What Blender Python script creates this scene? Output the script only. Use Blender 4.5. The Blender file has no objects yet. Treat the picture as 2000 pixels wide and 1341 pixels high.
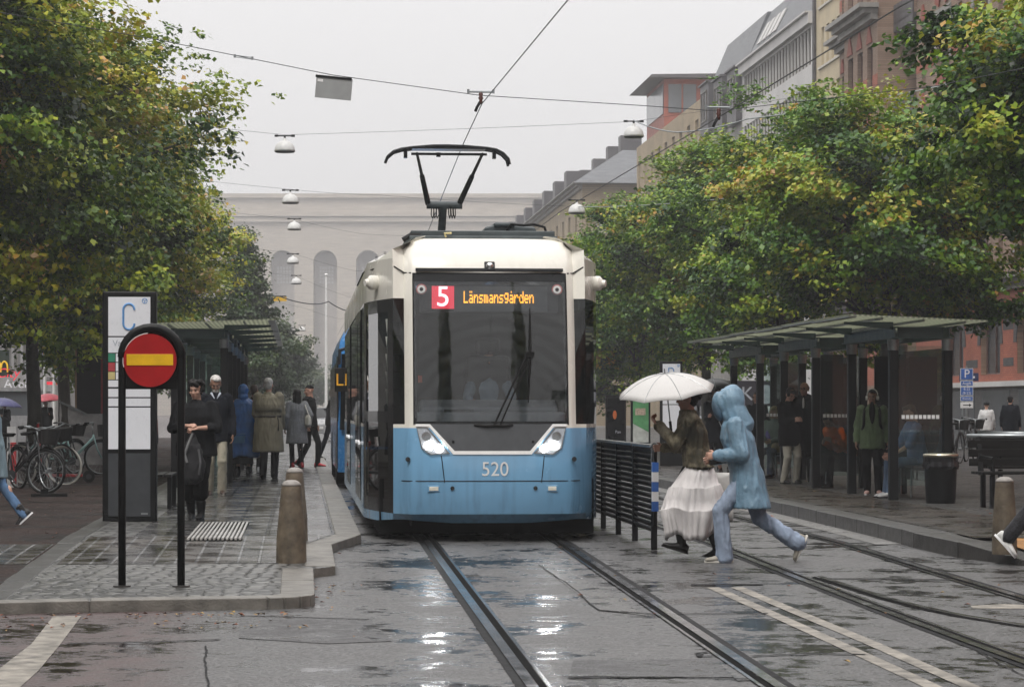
import bpy, bmesh, math, random
import numpy as np
from mathutils import Vector as V, Matrix, noise
PI = math.pi
R = math.radians
random.seed(7)
sc = bpy.context.scene
COL = sc.collection

# ------------------------------------------------------------------ camera
CAMZ = 1.43
FPX = 5000.0            # focal length in pixels of the 2000 px wide photograph
HOR = 797.0             # row of the horizon in the photograph
VPX = 587.0             # column in which the street runs away
cam = bpy.data.cameras.new('camera'); camo = bpy.data.objects.new('camera', cam); COL.objects.link(camo)
camo.location = (0, 0, CAMZ); camo.rotation_euler = (R(90), 0, 0)
cam.sensor_width = 36; cam.lens = 36 * FPX / 2000
cam.shift_y = (HOR - 670.5) / 2000
cam.clip_end = 3000; cam.clip_start = 0.5
sc.camera = camo

# ------------------------------------------------------------------ overcast sky
SUN_EL, SUN_AZ = R(58), R(200)
w = bpy.data.worlds.new('World'); sc.world = w; w.use_nodes = True
nt = w.node_tree; nt.nodes.clear()
out = nt.nodes.new('ShaderNodeOutputWorld')
sky = nt.nodes.new('ShaderNodeTexSky'); sky.sky_type = 'NISHITA'; sky.sun_disc = False
sky.sun_elevation = SUN_EL; sky.sun_rotation = SUN_AZ; sky.air_density = 1.0; sky.dust_density = 4.0
b1 = nt.nodes.new('ShaderNodeBackground'); b1.inputs[1].default_value = 0.05
nt.links.new(sky.outputs[0], b1.inputs[0])
# cloud layer: brighter towards the zenith than at the horizon, as an overcast sky is
tc = nt.nodes.new('ShaderNodeTexCoord'); sx = nt.nodes.new('ShaderNodeSeparateXYZ')
nt.links.new(tc.outputs['Generated'], sx.inputs[0])
mr = nt.nodes.new('ShaderNodeMapRange'); mr.inputs[1].default_value = 0.0; mr.inputs[2].default_value = 1.0
mr.inputs[3].default_value = 0.72; mr.inputs[4].default_value = 1.9
nt.links.new(sx.outputs['Z'], mr.inputs[0])
b2 = nt.nodes.new('ShaderNodeBackground'); b2.inputs[0].default_value = (1.0, 0.985, 0.985, 1)
nt.links.new(mr.outputs[0], b2.inputs[1])
mx = nt.nodes.new('ShaderNodeMixShader'); mx.inputs[0].default_value = 0.93
nt.links.new(b1.outputs[0], mx.inputs[1]); nt.links.new(b2.outputs[0], mx.inputs[2])
nt.links.new(mx.outputs[0], out.inputs[0])
sl = bpy.data.lights.new('sun', 'SUN'); sl.energy = 1.5; sl.angle = R(16); sl.color = (1, 0.96, 0.9)
so = bpy.data.objects.new('sun', sl); COL.objects.link(so)
so.rotation_euler = (R(33), 0, R(-25))
sc.view_settings.view_transform = 'Standard'; sc.view_settings.look = 'None'
sc.view_settings.exposure = 0.16; sc.view_settings.gamma = 1
sc.render.engine = 'CYCLES'
cy = sc.cycles
cy.max_bounces = 7; cy.diffuse_bounces = 2; cy.glossy_bounces = 3; cy.transmission_bounces = 4
cy.transparent_max_bounces = 16; cy.volume_bounces = 0; cy.use_denoising = True
cy.sample_clamp_indirect = 6.0; cy.caustics_reflective = False; cy.caustics_refractive = False

# ------------------------------------------------------------------ where things stand
ANG = math.atan((1000 - VPX) / FPX)               # the street runs a little to the left of the view axis
NX = V((math.cos(ANG), math.sin(ANG), 0)); TY = V((-math.sin(ANG), math.cos(ANG), 0))
SLOPE = 0.016; YS = 27.0
def gz(y): return -SLOPE * (YS - max(y, 0.0)) if y < YS else 0.0       # the carriageway dips a little towards us
def G(u, v, z0=0.0):
    "point of the ground (or of a pavement z0 above it) seen at a pixel of the photograph"
    a = (v - HOR) / FPX
    y = (CAMZ - z0) / a if a > 0 else 1e9
    if y < YS: y = (CAMZ - z0 + SLOPE * YS) / (a + SLOPE)
    return V(((u - 1000) / FPX * y, y, gz(y) + z0))
def PX(u, v, y): return V(((u - 1000) / FPX * y, y, CAMZ - (v - HOR) / FPX * y))
def S(x, l, z=0.0):
    p = NX * x + TY * l; return V((p.x, p.y, z))
def SL(x, u):
    "distance along the street of column u for something x metres beside the street's axis"
    k = (u - 1000) / FPX
    return x * (math.cos(ANG) - k * math.sin(ANG)) / (math.sin(ANG) + k * math.cos(ANG))

# ------------------------------------------------------------------ objects and properties
def tag(o, label=None, cat=None, group=None, kind=None):
    if label: o['label'] = label
    if cat: o['category'] = cat
    if group: o['group'] = group
    if kind: o['kind'] = kind
    return o
def thing(name, label, cat, loc=(0, 0, 0), rz=0, group=None):
    o = bpy.data.objects.new(name, None); COL.objects.link(o)
    o.location = loc; o.rotation_euler = (0, 0, rz); o.empty_display_size = .2
    return tag(o, label, cat, group)
def link(name, me, parent=None, m=None, smooth=False):
    o = bpy.data.objects.new(name, me); COL.objects.link(o)
    if parent is not None: o.parent = parent
    if m is not None:
        if not len(me.materials):
            for k in (m if isinstance(m, (list, tuple)) else [m]): me.materials.append(k)
        elif not isinstance(m, (list, tuple)): me.materials[0] = m
    if smooth: me.shade_smooth()
    return o
def obj(name, bm, m=None, parent=None, smooth=False, bevel=0, auto=None):
    me = bpy.data.meshes.new(name)
    bmesh.ops.recalc_face_normals(bm, faces=bm.faces[:])
    bm.to_mesh(me); bm.free()
    o = link(name, me, parent, m)
    if smooth: me.shade_smooth()
    if auto: me.shade_smooth(); me.set_sharp_from_angle(angle=R(auto))
    if bevel:
        md = o.modifiers.new('bevel', 'BEVEL'); md.width = bevel; md.segments = 2; md.limit_method = 'ANGLE'; md.angle_limit = R(40)
    return o
def each(name, bm, m, parent):
    "every separate piece in bm becomes a part of its own"
    left = set(bm.faces)
    while left:
        st = [left.pop()]; isl = set(st)
        while st:
            for e in st.pop().edges:
                for g in e.link_faces:
                    if g in left: left.remove(g); isl.add(g); st.append(g)
        nb = BM(); mp = {}
        for f in isl: nb.faces.new([mp.setdefault(v, None) or mp.__setitem__(v, nb.verts.new(v.co)) or mp[v] for v in f.verts])
        obj(name, nb, m, parent)
    bm.free()
def dup(root, loc=None, rz=None, label=None):
    "a copy of a thing with copies of its parts and sub-parts"
    def rec(o, par):
        c = o.copy(); COL.objects.link(c); c.parent = par
        for ch in list(o.children): rec(ch, c)
        return c
    r = rec(root, None)
    if loc is not None: r.location = loc
    if rz is not None: r.rotation_euler = (0, 0, rz)
    if label: r['label'] = label
    return r

# ------------------------------------------------------------------ shapes
def BM(): return bmesh.new()
def box(bm, c, s, rz=0, mi=0, rx=0, ry=0):
    m = Matrix.Translation(V(c)) @ Matrix.Rotation(rz, 4, 'Z') @ Matrix.Rotation(ry, 4, 'Y') @ Matrix.Rotation(rx, 4, 'X') @ Matrix.Diagonal((s[0], s[1], s[2], 1))
    r = bmesh.ops.create_cube(bm, size=1, matrix=m)
    if mi:
        for f in {f for v in r['verts'] for f in v.link_faces}: f.material_index = mi
def frame_of(d):
    d = d.normalized(); up = V((0, 0, 1)) if abs(d.z) < .95 else V((0, 1, 0))
    a = d.cross(up).normalized(); return a, a.cross(d).normalized()
def ring(bm, c, ax, ay, rx, ry, n):
    return [bm.verts.new(c + ax * (rx * math.cos(2 * PI * k / n)) + ay * (ry * math.sin(2 * PI * k / n))) for k in range(n)]
def bridge(bm, rs, mi=0, cap=True, closed=False):
    n = len(rs[0]); fs = []
    for a, b in list(zip(rs, rs[1:])) + ([(rs[-1], rs[0])] if closed else []):
        for k in range(n):
            fs.append(bm.faces.new((a[k], a[(k + 1) % n], b[(k + 1) % n], b[k])))
    if cap and not closed:
        fs.append(bm.faces.new(rs[0][::-1])); fs.append(bm.faces.new(rs[-1]))
    if mi:
        for f in fs: f.material_index = mi
    return fs
def tube(bm, pts, r, n=8, mi=0, cap=True, closed=False):
    pts = [V(p) for p in pts]; rr = r if isinstance(r, (list, tuple)) else [r] * len(pts)
    rs = []; pa = None
    for i, p in enumerate(pts):
        if closed: d = pts[(i + 1) % len(pts)] - pts[i - 1]
        else: d = pts[min(i + 1, len(pts) - 1)] - pts[max(i - 1, 0)]
        a, b = frame_of(d)
        if pa is not None:                      # keep the ring from twisting
            d = d.normalized(); a = (pa - d * pa.dot(d)).normalized(); b = a.cross(d).normalized()
        pa = a
        rs.append(ring(bm, p, a, b, rr[i], rr[i], n))
    return bridge(bm, rs, mi, cap, closed)
def cyl(bm, c, r, h, n=24, mi=0, axis='z', r2=None):
    c = V(c); d = {'x': V((1, 0, 0)), 'y': V((0, 1, 0)), 'z': V((0, 0, 1))}[axis]
    return tube(bm, [c - d * h / 2, c + d * h / 2], [r, r if r2 is None else r2], n, mi)
def lathe(bm, prof, c=(0, 0, 0), n=32, mi=0, cap=True):
    c = V(c)
    rs = [ring(bm, c + V((0, 0, z)), V((1, 0, 0)), V((0, 1, 0)), max(r, 1e-4), max(r, 1e-4), n) for r, z in prof]
    return bridge(bm, rs, mi, cap)
def prism(bm, poly, h, M=None, mi=0):
    "polygon in local xy raised to h along z, moved by M"
    M = M or Matrix()
    a = [bm.verts.new(M @ V((p[0], p[1], 0))) for p in poly]
    b = [bm.verts.new(M @ V((p[0], p[1], h))) for p in poly]
    n = len(a); fs = [bm.faces.new(a[::-1]), bm.faces.new(b)]
    for k in range(n): fs.append(bm.faces.new((a[k], a[(k + 1) % n], b[(k + 1) % n], b[k])))
    for f in fs: f.material_index = mi
def face(bm, pts, mi=0):
    f = bm.faces.new([bm.verts.new(V(p)) for p in pts]); f.material_index = mi; return f
def capsule(bm, a, b, ra, rb, n=12):
    a, b = V(a), V(b); d = b - a
    if d.length < 1e-5: d = V((0, 0, 1e-4)); b = a + d
    x, y = frame_of(d); d = d.normalized(); rs = []
    for t in (-80, -50, -20): rs.append(ring(bm, a + d * ra * math.sin(R(t)), x, y, ra * math.cos(R(t)), ra * math.cos(R(t)), n))
    for t in (20, 50, 80): rs.append(ring(bm, b + d * rb * math.sin(R(t)), x, y, rb * math.cos(R(t)), rb * math.cos(R(t)), n))
    bridge(bm, rs)
def ellipsoid(bm, c, r, rot=None, n=16):
    M = Matrix.Translation(V(c)) @ (rot.to_4x4() if rot else Matrix()) @ Matrix.Diagonal((r[0], r[1], r[2], 1))
    bmesh.ops.create_uvsphere(bm, u_segments=n, v_segments=max(6, n * 2 // 3), radius=1, matrix=M)
def loft(bm, secs, n=20, cap=True, mi=0):
    "sections (centre, half width x, half depth y[, turn])"
    rs = []
    for s in secs:
        c = V(s[0]); t = s[3] if len(s) > 3 else 0
        rs.append(ring(bm, c, V((math.cos(t), math.sin(t), 0)), V((-math.sin(t), math.cos(t), 0)), s[1], s[2], n))
    return bridge(bm, rs, mi, cap)
WORK = bpy.data.scenes.new('work')          # a bench of its own, so that shaping one mesh does not re-evaluate the whole street
def evaluated(o):
    WORK.collection.objects.link(o); vl = WORK.view_layers[0]; vl.update(); dg = vl.depsgraph
    r = bpy.data.meshes.new_from_object(o.evaluated_get(dg)); d = o.data; cu = o.type == 'FONT'
    bpy.data.objects.remove(o); (bpy.data.curves if cu else bpy.data.meshes).remove(d)
    return r
def solid(bm, voxel, smooth=4, disp=0, freq=9, seed=0, stretch=(1.5, 1.5, .34), adapt=0):
    "one continuous skin round the shapes in bm, with cloth creases pushed in if wanted"
    bmesh.ops.recalc_face_normals(bm, faces=bm.faces[:])
    me = bpy.data.meshes.new('tmp'); bm.to_mesh(me); bm.free()
    o = bpy.data.objects.new('tmp', me)
    m = o.modifiers.new('r', 'REMESH'); m.mode = 'VOXEL'; m.voxel_size = voxel; m.adaptivity = adapt
    m = o.modifiers.new('s', 'SMOOTH'); m.factor = .5; m.iterations = smooth
    r = evaluated(o)
    if disp:
        off = V((seed * 7.3, seed * 3.1, seed * 1.7))
        nv = len(r.vertices); co = np.empty(nv * 3, np.float32); no = np.empty(nv * 3, np.float32)
        r.vertices.foreach_get('co', co); r.vertices.foreach_get('normal', no); co = co.reshape(-1, 3); no = no.reshape(-1, 3)
        kk = np.empty(nv, np.float32)
        for i, p in enumerate(co.tolist()):
            q = V((p[0] * freq * stretch[0], p[1] * freq * stretch[1], p[2] * freq * stretch[2])) + off
            w_ = noise.noise(q + V((noise.noise(q * .7) * 1.6, 0, noise.noise(q * .9 + V((5, 3, 1))))))
            kk[i] = (1 - abs(w_) * 3.0) + .5 * noise.noise(q * 2.3)
        r.vertices.foreach_set('co', (co + no * (disp * kk)[:, None]).ravel()); r.update()
    r.shade_smooth()
    return r
def text_mesh(s, size, depth=.002, align='CENTER'):
    c = bpy.data.curves.new('t', 'FONT'); c.body = s; c.size = size; c.align_x = align; c.align_y = 'CENTER'; c.extrude = depth
    return evaluated(bpy.data.objects.new('t', c))
def text(name, s, size, m, parent, loc, rot=(R(90), 0, 0), depth=.003, sx=1, align='CENTER', shear=0):
    me = text_mesh(s, size, depth, align)
    if shear:
        for v in me.vertices: v.co.x += v.co.y * shear
    o = link(name, me, parent, m); o.location = loc; o.rotation_euler = rot; o.scale = (sx, 1, 1)
    return o

# ------------------------------------------------------------------ materials
class NT:
    def __init__(s, name):
        s.m = bpy.data.materials.new(name); s.m.use_nodes = True; s.t = s.m.node_tree
        s.b = s.t.nodes['Principled BSDF']; s.out = s.t.nodes['Material Output']
    def n(s, ty, **kw):
        x = s.t.nodes.new(ty)
        for k, v in kw.items(): setattr(x, k, v)
        return x
    def l(s, a, b): s.t.links.new(a, b)
    def co(s, scale=(1, 1, 1), kind='Object', rot=0):
        t = s.n('ShaderNodeTexCoord'); m = s.n('ShaderNodeMapping'); m.inputs['Scale'].default_value = scale
        m.inputs['Rotation'].default_value = (0, 0, rot)
        s.l(t.outputs[kind], m.inputs[0]); return m.outputs[0]
    def noise(s, co, scale, detail=4, rough=.55, dist=0):
        x = s.n('ShaderNodeTexNoise'); x.inputs['Scale'].default_value = scale; x.inputs['Detail'].default_value = detail
        x.inputs['Roughness'].default_value = rough; x.inputs['Distortion'].default_value = dist
        s.l(co, x.inputs['Vector']); return x.outputs[0]
    def ramp(s, f, stops):
        x = s.n('ShaderNodeValToRGB'); e = x.color_ramp.elements
        while len(e) > 1: e.remove(e[-1])
        e[0].position = stops[0][0]; e[0].color = c4(stops[0][1])
        for p, c in stops[1:]: q = e.new(p); q.color = c4(c)
        s.l(f, x.inputs[0]); return x.outputs[0]
    def mix(s, f, a, b, mode='MIX'):
        x = s.n('ShaderNodeMix', data_type='RGBA', blend_type=mode)
        for i, q in ((0, f), (6, a), (7, b)):
            if isinstance(q, (int, float)) and i == 0: x.inputs[0].default_value = q
            elif isinstance(q, (tuple, list, int, float)): x.inputs[i].default_value = c4(q)
            else: s.l(q, x.inputs[i])
        return x.outputs[2]
    def math(s, op, a, b=0.0, clamp=False):
        x = s.n('ShaderNodeMath', operation=op); x.use_clamp = clamp
        for i, q in ((0, a), (1, b)):
            if isinstance(q, (int, float)): x.inputs[i].default_value = q
            else: s.l(q, x.inputs[i])
        return x.outputs[0]
    def bump(s, h, strength=.3, dist=.02, nrm=None):
        x = s.n('ShaderNodeBump'); x.inputs['Strength'].default_value = strength; x.inputs['Distance'].default_value = dist
        s.l(h, x.inputs['Height'])
        if nrm is not None: s.l(nrm, x.inputs['Normal'])
        return x.outputs[0]
    def set(s, **kw):
        for k, v in kw.items():
            i = s.b.inputs[k.replace('_', ' ')]
            if isinstance(v, (int, float)): i.default_value = v
            elif isinstance(v, (tuple, list)): i.default_value = c4(v) if len(i.default_value) == 4 else v
            else: s.l(v, i)
        return s
def c4(c): return (c, c, c, 1) if isinstance(c, (int, float)) else tuple(c) + ((1,) if len(c) == 3 else ())
def P(name, col, rough=.5, metal=0, var=.25, scale=6, bump=0, bscale=40, spec=.5, coat=0, emit=None, es=1, sheen=0, stretch=(1, 1, 1)):
    "painted / cloth / stone surface whose tone wanders a little"
    k = NT(name); co = k.co(stretch)
    n = k.noise(co, scale, 5)
    lo = [x * (1 - var) for x in col]; hi = [min(1, x * (1 + var)) for x in col]
    k.set(Base_Color=k.ramp(n, [(.3, lo), (.7, hi)]), Metallic=metal)
    k.set(Roughness=k.math('ADD', k.math('MULTIPLY', k.noise(co, scale * 2.3, 3), .25), max(rough - .12, .02)))
    k.b.inputs['Specular IOR Level'].default_value = spec
    k.b.inputs['Coat Weight'].default_value = coat; k.b.inputs['Coat Roughness'].default_value = .08
    if sheen: k.b.inputs['Sheen Weight'].default_value = sheen
    if bump: k.set(Normal=k.bump(k.noise(co, bscale, 4), bump, .01))
    if emit: k.b.inputs['Emission Color'].default_value = c4(emit); k.b.inputs['Emission Strength'].default_value = es
    return k.m
def GLASS(name, tint=(.85, .95, .92), refl=1.0, alpha=.12, rough=.02):
    "thin pane: mostly see-through, mirrors more at a slant; alpha is how much dirt and tint it holds back"
    k = NT(name); k.t.nodes.remove(k.b)
    tr = k.n('ShaderNodeBsdfTransparent'); tr.inputs[0].default_value = c4(tint)
    gl = k.n('ShaderNodeBsdfGlossy'); gl.inputs['Roughness'].default_value = rough
    df = k.n('ShaderNodeBsdfDiffuse'); df.inputs[0].default_value = c4((.35, .4, .4))
    fr = k.n('ShaderNodeFresnel'); fr.inputs[0].default_value = 1.5
    m1 = k.n('ShaderNodeMixShader'); k.l(k.math('MULTIPLY', k.noise(k.co((1, 1, .3)), 3, 4), alpha * 2), m1.inputs[0])
    k.l(tr.outputs[0], m1.inputs[1]); k.l(df.outputs[0], m1.inputs[2])
    m2 = k.n('ShaderNodeMixShader'); k.l(k.math('MULTIPLY', fr.outputs[0], refl, True), m2.inputs[0])
    k.l(m1.outputs[0], m2.inputs[1]); k.l(gl.outputs[0], m2.inputs[2])
    k.l(m2.outputs[0], k.out.inputs[0]); return k.m
def BRICK(name, c1, c2, mort, bands=None, bw=.25, bh=.075, rough=.8):
    "brick courses on a wall (object space: x along, z up)"
    k = NT(name); t = k.n('ShaderNodeTexCoord'); m = k.n('ShaderNodeMapping'); m.inputs['Rotation'].default_value = (R(-90), 0, 0)
    k.l(t.outputs['Object'], m.inputs[0])
    b = k.n('ShaderNodeTexBrick'); b.inputs['Scale'].default_value = 1; b.inputs['Brick Width'].default_value = bw; b.inputs['Row Height'].default_value = bh
    b.inputs['Mortar Size'].default_value = .008; b.inputs['Color1'].default_value = c4(c1); b.inputs['Color2'].default_value = c4(c2); b.inputs['Mortar'].default_value = c4(mort)
    k.l(m.outputs[0], b.inputs[0])
    n = k.noise(k.co(), .6, 6)
    col = k.mix(.5, b.outputs[0], k.mix(1, b.outputs[0], k.ramp(n, [(.3, .45), (.7, 1.2)]), 'MULTIPLY'))
    k.set(Base_Color=col, Roughness=rough)
    k.set(Normal=k.bump(b.outputs[1], -.3, .01)); return k.m
# ------------------------------------------------------------------ ground materials
def asphalt(name, c, red=None, wet=.5, rlo=.12, rhi=.50):
    k = NT(name); co = k.co()
    n1 = k.noise(co, .8, 6, .65); n2 = k.noise(co, 4.5, 6, .7); n3 = k.ramp(k.noise(co, 34, 2, .7), [(.36, 0), (.68, 1)]); n4 = k.noise(co, .9, 3)
    base = k.ramp(n2, [(.3, [x * .65 for x in c]), (.7, [x * 1.35 for x in c])])
    base = k.mix(k.math('MULTIPLY', n3, .7), k.mix(.5, base, [x * .35 for x in c]), [min(1, x * 3.2) for x in c])
    if red:
        t = k.n('ShaderNodeTexCoord'); s = k.n('ShaderNodeSeparateXYZ'); k.l(t.outputs['Object'], s.inputs[0])
        f = k.math('ADD', k.math('MULTIPLY', s.outputs[0], -1), k.math('MULTIPLY', s.outputs[1], -.118))
        f = k.math('ADD', k.math('MULTIPLY', f, 2.2), k.math('MULTIPLY', k.math('SUBTRACT', n2, .5), .5), True)
        base = k.mix(f, base, k.mix(n2, [x * .7 for x in red], [x * 1.3 for x in red]))
    pud = k.ramp(k.math('ADD', k.math('MULTIPLY', n1, .55), k.math('MULTIPLY', n2, .45)), [(.44, 0), (.485, .5), (.55, 1)])
    k.set(Base_Color=k.mix(1, base, k.ramp(pud, [(0, .28), (.5, .8), (1, 1.15)]), 'MULTIPLY'))
    k.set(Roughness=k.math('ADD', k.math('MULTIPLY', pud, rhi - rlo), rlo))
    k.b.inputs['Specular IOR Level'].default_value = .6
    bp = k.bump(k.math('MULTIPLY', n3, k.math('ADD', pud, .04)), .6, .014)
    k.set(Normal=k.bump(k.noise(co, 1.5, 3, .5), .07, .05, bp)); return k.m
def slabs(name, c, bw, bh, mortar=.012, rlo=.1, rhi=.42, var=.35, bumpk=.5, jc=.015, joint_light=False):
    k = NT(name); co = k.co(rot=-(ANG + PI / 2))
    b = k.n('ShaderNodeTexBrick'); b.inputs['Scale'].default_value = 1; b.inputs['Brick Width'].default_value = bw; b.inputs['Row Height'].default_value = bh
    b.inputs['Mortar Size'].default_value = mortar; b.inputs['Mortar Smooth'].default_value = .3; b.inputs['Bias'].default_value = 0
    b.inputs['Color1'].default_value = c4([x * (1 - var) for x in c]); b.inputs['Color2'].default_value = c4([x * (1 + var) for x in c]); b.inputs['Mortar'].default_value = c4(jc)
    k.l(co, b.inputs[0]); w2 = k.co()
    n2 = k.noise(w2, 2.2, 6, .65); n3 = k.noise(w2, 40, 3)
    col = k.mix(1, b.outputs[0], k.ramp(k.math('ADD', k.math('MULTIPLY', n2, .6), k.math('MULTIPLY', n3, .4)), [(.3, .6), (.7, 1.35)]), 'MULTIPLY')
    k.set(Base_Color=col)
    pud = k.ramp(n2, [(.38, 0), (.62, 1)])
    k.set(Roughness=k.math('ADD', k.math('MULTIPLY', pud, rhi - rlo), rlo))
    h = k.math('ADD', k.math('MULTIPLY', b.outputs[1], -1), k.math('MULTIPLY', n3, .12))
    k.set(Normal=k.bump(k.noise(w2, 1.6, 3), .1, .04, k.bump(h, bumpk, .01))); return k.m
def cobbles(name, c, scale=9):
    k = NT(name); co = k.co(); d = k.noise(co, 3, 3)
    v = k.n('ShaderNodeTexVoronoi', feature='DISTANCE_TO_EDGE'); v.inputs['Scale'].default_value = scale; v.inputs['Randomness'].default_value = .55; k.l(co, v.inputs['Vector'])
    v2 = k.n('ShaderNodeTexVoronoi', feature='F1'); v2.inputs['Scale'].default_value = scale; v2.inputs['Randomness'].default_value = .55; k.l(co, v2.inputs['Vector'])
    g = k.n('ShaderNodeSeparateColor'); k.l(v2.outputs['Color'], g.inputs[0])
    stone = k.ramp(g.outputs[0], [(0, [x * .6 for x in c]), (.5, c), (1, [x * 1.5 for x in c])])
    stone = k.mix(.35, stone, k.ramp(k.noise(co, 60, 3), [(.3, .03), (.7, .3)]))
    e = k.ramp(v.outputs[0], [(.04, 0), (.16, 1)])
    k.set(Base_Color=k.mix(e, (.02, .02, .018), stone))
    k.set(Roughness=k.math('ADD', k.math('MULTIPLY', d, .4), .18))
    k.set(Normal=k.bump(k.ramp(v.outputs[0], [(0, 0), (.22, 1)]), .9, .02)); return k.m

M = {}
M['road'] = asphalt('wet_asphalt', (.056, .055, .055), red=(.07, .047, .045))
M['path'] = asphalt('brown_asphalt', (.024, .017, .015), rlo=.5, rhi=.85); M['path'].node_tree.nodes['Principled BSDF'].inputs['Specular IOR Level'].default_value = .12
M['patch'] = asphalt('dark_asphalt', (.032, .031, .032), rlo=.16, rhi=.55)
M['patch2'] = asphalt('pale_asphalt', (.068, .066, .064), rlo=.1, rhi=.4)
M['slab'] = slabs('flagstones', (.062, .061, .06), 1.25, .355, mortar=.022, var=.5, rlo=.10, rhi=.34, jc=.008, bumpk=.9)
M['slab2'] = slabs('small_flagstones', (.05, .044, .038), 1.3, .19, mortar=.016, var=.6, jc=.17, rlo=.12, rhi=.4, bumpk=.8)
M['slabr'] = slabs('brown_flagstones', (.036, .030, .025), .9, .36, jc=.045, rlo=.16, rhi=.5); M['slabr'].node_tree.nodes['Principled BSDF'].inputs['Specular IOR Level'].default_value = .3
M['cobble'] = cobbles('cobbles', (.125, .122, .112), 7.5)
M['cobble_dark'] = cobbles('dark_cobbles', (.032, .030, .027), 8); M['cobble_dark'].node_tree.nodes['Principled BSDF'].inputs['Specular IOR Level'].default_value = .2
M['kerb'] = P('granite_kerb', (.165, .155, .138), .45, var=.4, scale=5, bump=.5, bscale=60)
M['kerbd'] = P('dark_granite_kerb', (.05, .048, .046), .35, var=.4, scale=5, bump=.5, bscale=60)
M['gutter'] = P('pale_gutter', (.2, .195, .19), .3, var=.35, scale=3, bump=.4, bscale=50)
M['rail'] = P('rail_steel', (.5, .5, .52), .16, .95, var=.3, scale=3)
M['groove'] = P('rail_groove', (.006, .006, .006), .8, var=.4, spec=.05)
M['seam'] = P('bitumen_seam', (.011, .011, .012), .6, var=.6, scale=8, spec=.12)
M['mark'] = P('worn_road_paint', (.23, .21, .18), .5, var=.6, scale=7, bump=.5, bscale=60)
M['tactile'] = P('tactile_paving', (.30, .14, .035), .5, var=.4, scale=12)

def follow(pts):
    "extra corners where an outline crosses the line at which the ground changes slope"
    r = []
    for p, q in zip(pts, list(pts[1:]) + [pts[0]]):
        r.append(p)
        if (p.y - YS) * (q.y - YS) < -1e-9:
            t = (YS - p.y) / (q.y - p.y); x = p.lerp(q, t); hp, hq = p.z - gz(p.y), q.z - gz(q.y)
            r.append(V((x.x, YS, hp + (hq - hp) * t)))
    return r
def sheet(name, pts, m, kind='structure'):
    "flat sheet following the dip of the ground; pts = world points"
    bm = BM(); f = face(bm, follow(pts))
    # cut where the ground changes slope so the sheet follows it
    r = bmesh.ops.bisect_plane(bm, geom=bm.verts[:] + bm.edges[:] + bm.faces[:], plane_co=(0, YS, 0), plane_no=(0, 1, 0))
    return tag(obj(name, bm, m), kind=kind)
def drop(p, lift): return V((p.x, p.y, gz(p.y) + lift))
def strip(bm, path, a, b, lift, mi=0):
    "ribbon between offsets a and b to the right of a path of ground points"
    q = []
    for i, p in enumerate(path):
        d = path[min(i + 1, len(path) - 1)] - path[max(i - 1, 0)]; d.z = 0; d.normalize(); n = V((d.y, -d.x, 0))
        q.append((drop(p + n * a, lift), drop(p + n * b, lift)))
    vs = [(bm.verts.new(x), bm.verts.new(y)) for x, y in q]
    for (a0, b0), (a1, b1) in zip(vs, vs[1:]):
        f = bm.faces.new((a0, b0, b1, a1)); f.material_index = mi
def upward(o):
    for p in o.data.polygons:
        if p.normal.z < 0: p.flip()
    return o

bm = BM()
ys = [-66, 0, YS, 60, 565]; vs = [[bm.verts.new((x, y, gz(y))) for x in (-146, 146)] for y in ys]
for a, b in zip(vs, vs[1:]): bm.faces.new((a[0], a[1], b[1], b[0]))
tag(obj('road', bm, M['road']), kind='structure')

def spaced(x0, l0, l1, step=1.5, fx=None):
    n = max(2, int((l1 - l0) / step) + 1)
    return [S(fx(l0 + (l1 - l0) * i / (n - 1)) if fx else x0, l0 + (l1 - l0) * i / (n - 1)) for i in range(n)]
def rail(path, inner=1):
    bm = BM()
    strip(bm, path, -.09, .10, .004, 2)
    strip(bm, path, -.035, .035, .012, 0)
    strip(bm, path, inner * .04, inner * .085, .008, 1)
    strip(bm, path, inner * .09, inner * .115, .011, 0)
    o = obj('tram_rail', bm, [M['rail'], M['groove'], M['seam']])
    return upward(tag(o, kind='structure'))
TX = 2.06; GA = .7175
rail(spaced(TX - GA, 9, 240, 3), 1); rail(spaced(TX + GA, 9, 240, 3), -1)
bend = lambda c: (lambda l: c + (.0028 * max(0, 27 - l) ** 1.8))
rail(spaced(0, 9, 240, 1.5, bend(5.02 - .70)), 1); rail(spaced(0, 9, 240, 1.5, bend(5.02 + .70)), -1)
br = [G(u, v) for u, v in ((1600, 1127), (1660, 1146), (1730, 1168), (1800, 1186), (1880, 1203), (2000, 1222), (2120, 1236))]
bm = BM(); strip(bm, br, -.03, .03, .013, 0); strip(bm, br, .035, .08, .009, 1)
upward(tag(obj('tram_rail', bm, [M['rail'], M['groove']]), kind='structure'))

# painted lines
for pts in (((1392, 1147), (1500, 1195), (1640, 1258), (1830, 1345)), ((1440, 1147), (1560, 1197), (1700, 1255), (1905, 1345))):
    bm = BM(); strip(bm, [G(u, v) for u, v in pts], -.055, .055, .004)
    upward(tag(obj('road_marking', bm, M['mark']), kind='structure'))
upward(sheet('road_marking', [G(u, v) + V((0, 0, .004)) for u, v in ((104, 1203), (159, 1203), (118, 1258), (75, 1310), (30, 1350), (-60, 1350), (0, 1305), (62, 1257))], M['mark']))
upward(sheet('road_marking', [G(u, v) + V((0, 0, .004)) for u, v in ((1895, 1183), (1960, 1180), (2040, 1182), (2040, 1189), (1900, 1188))], M['mark']))
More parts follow.
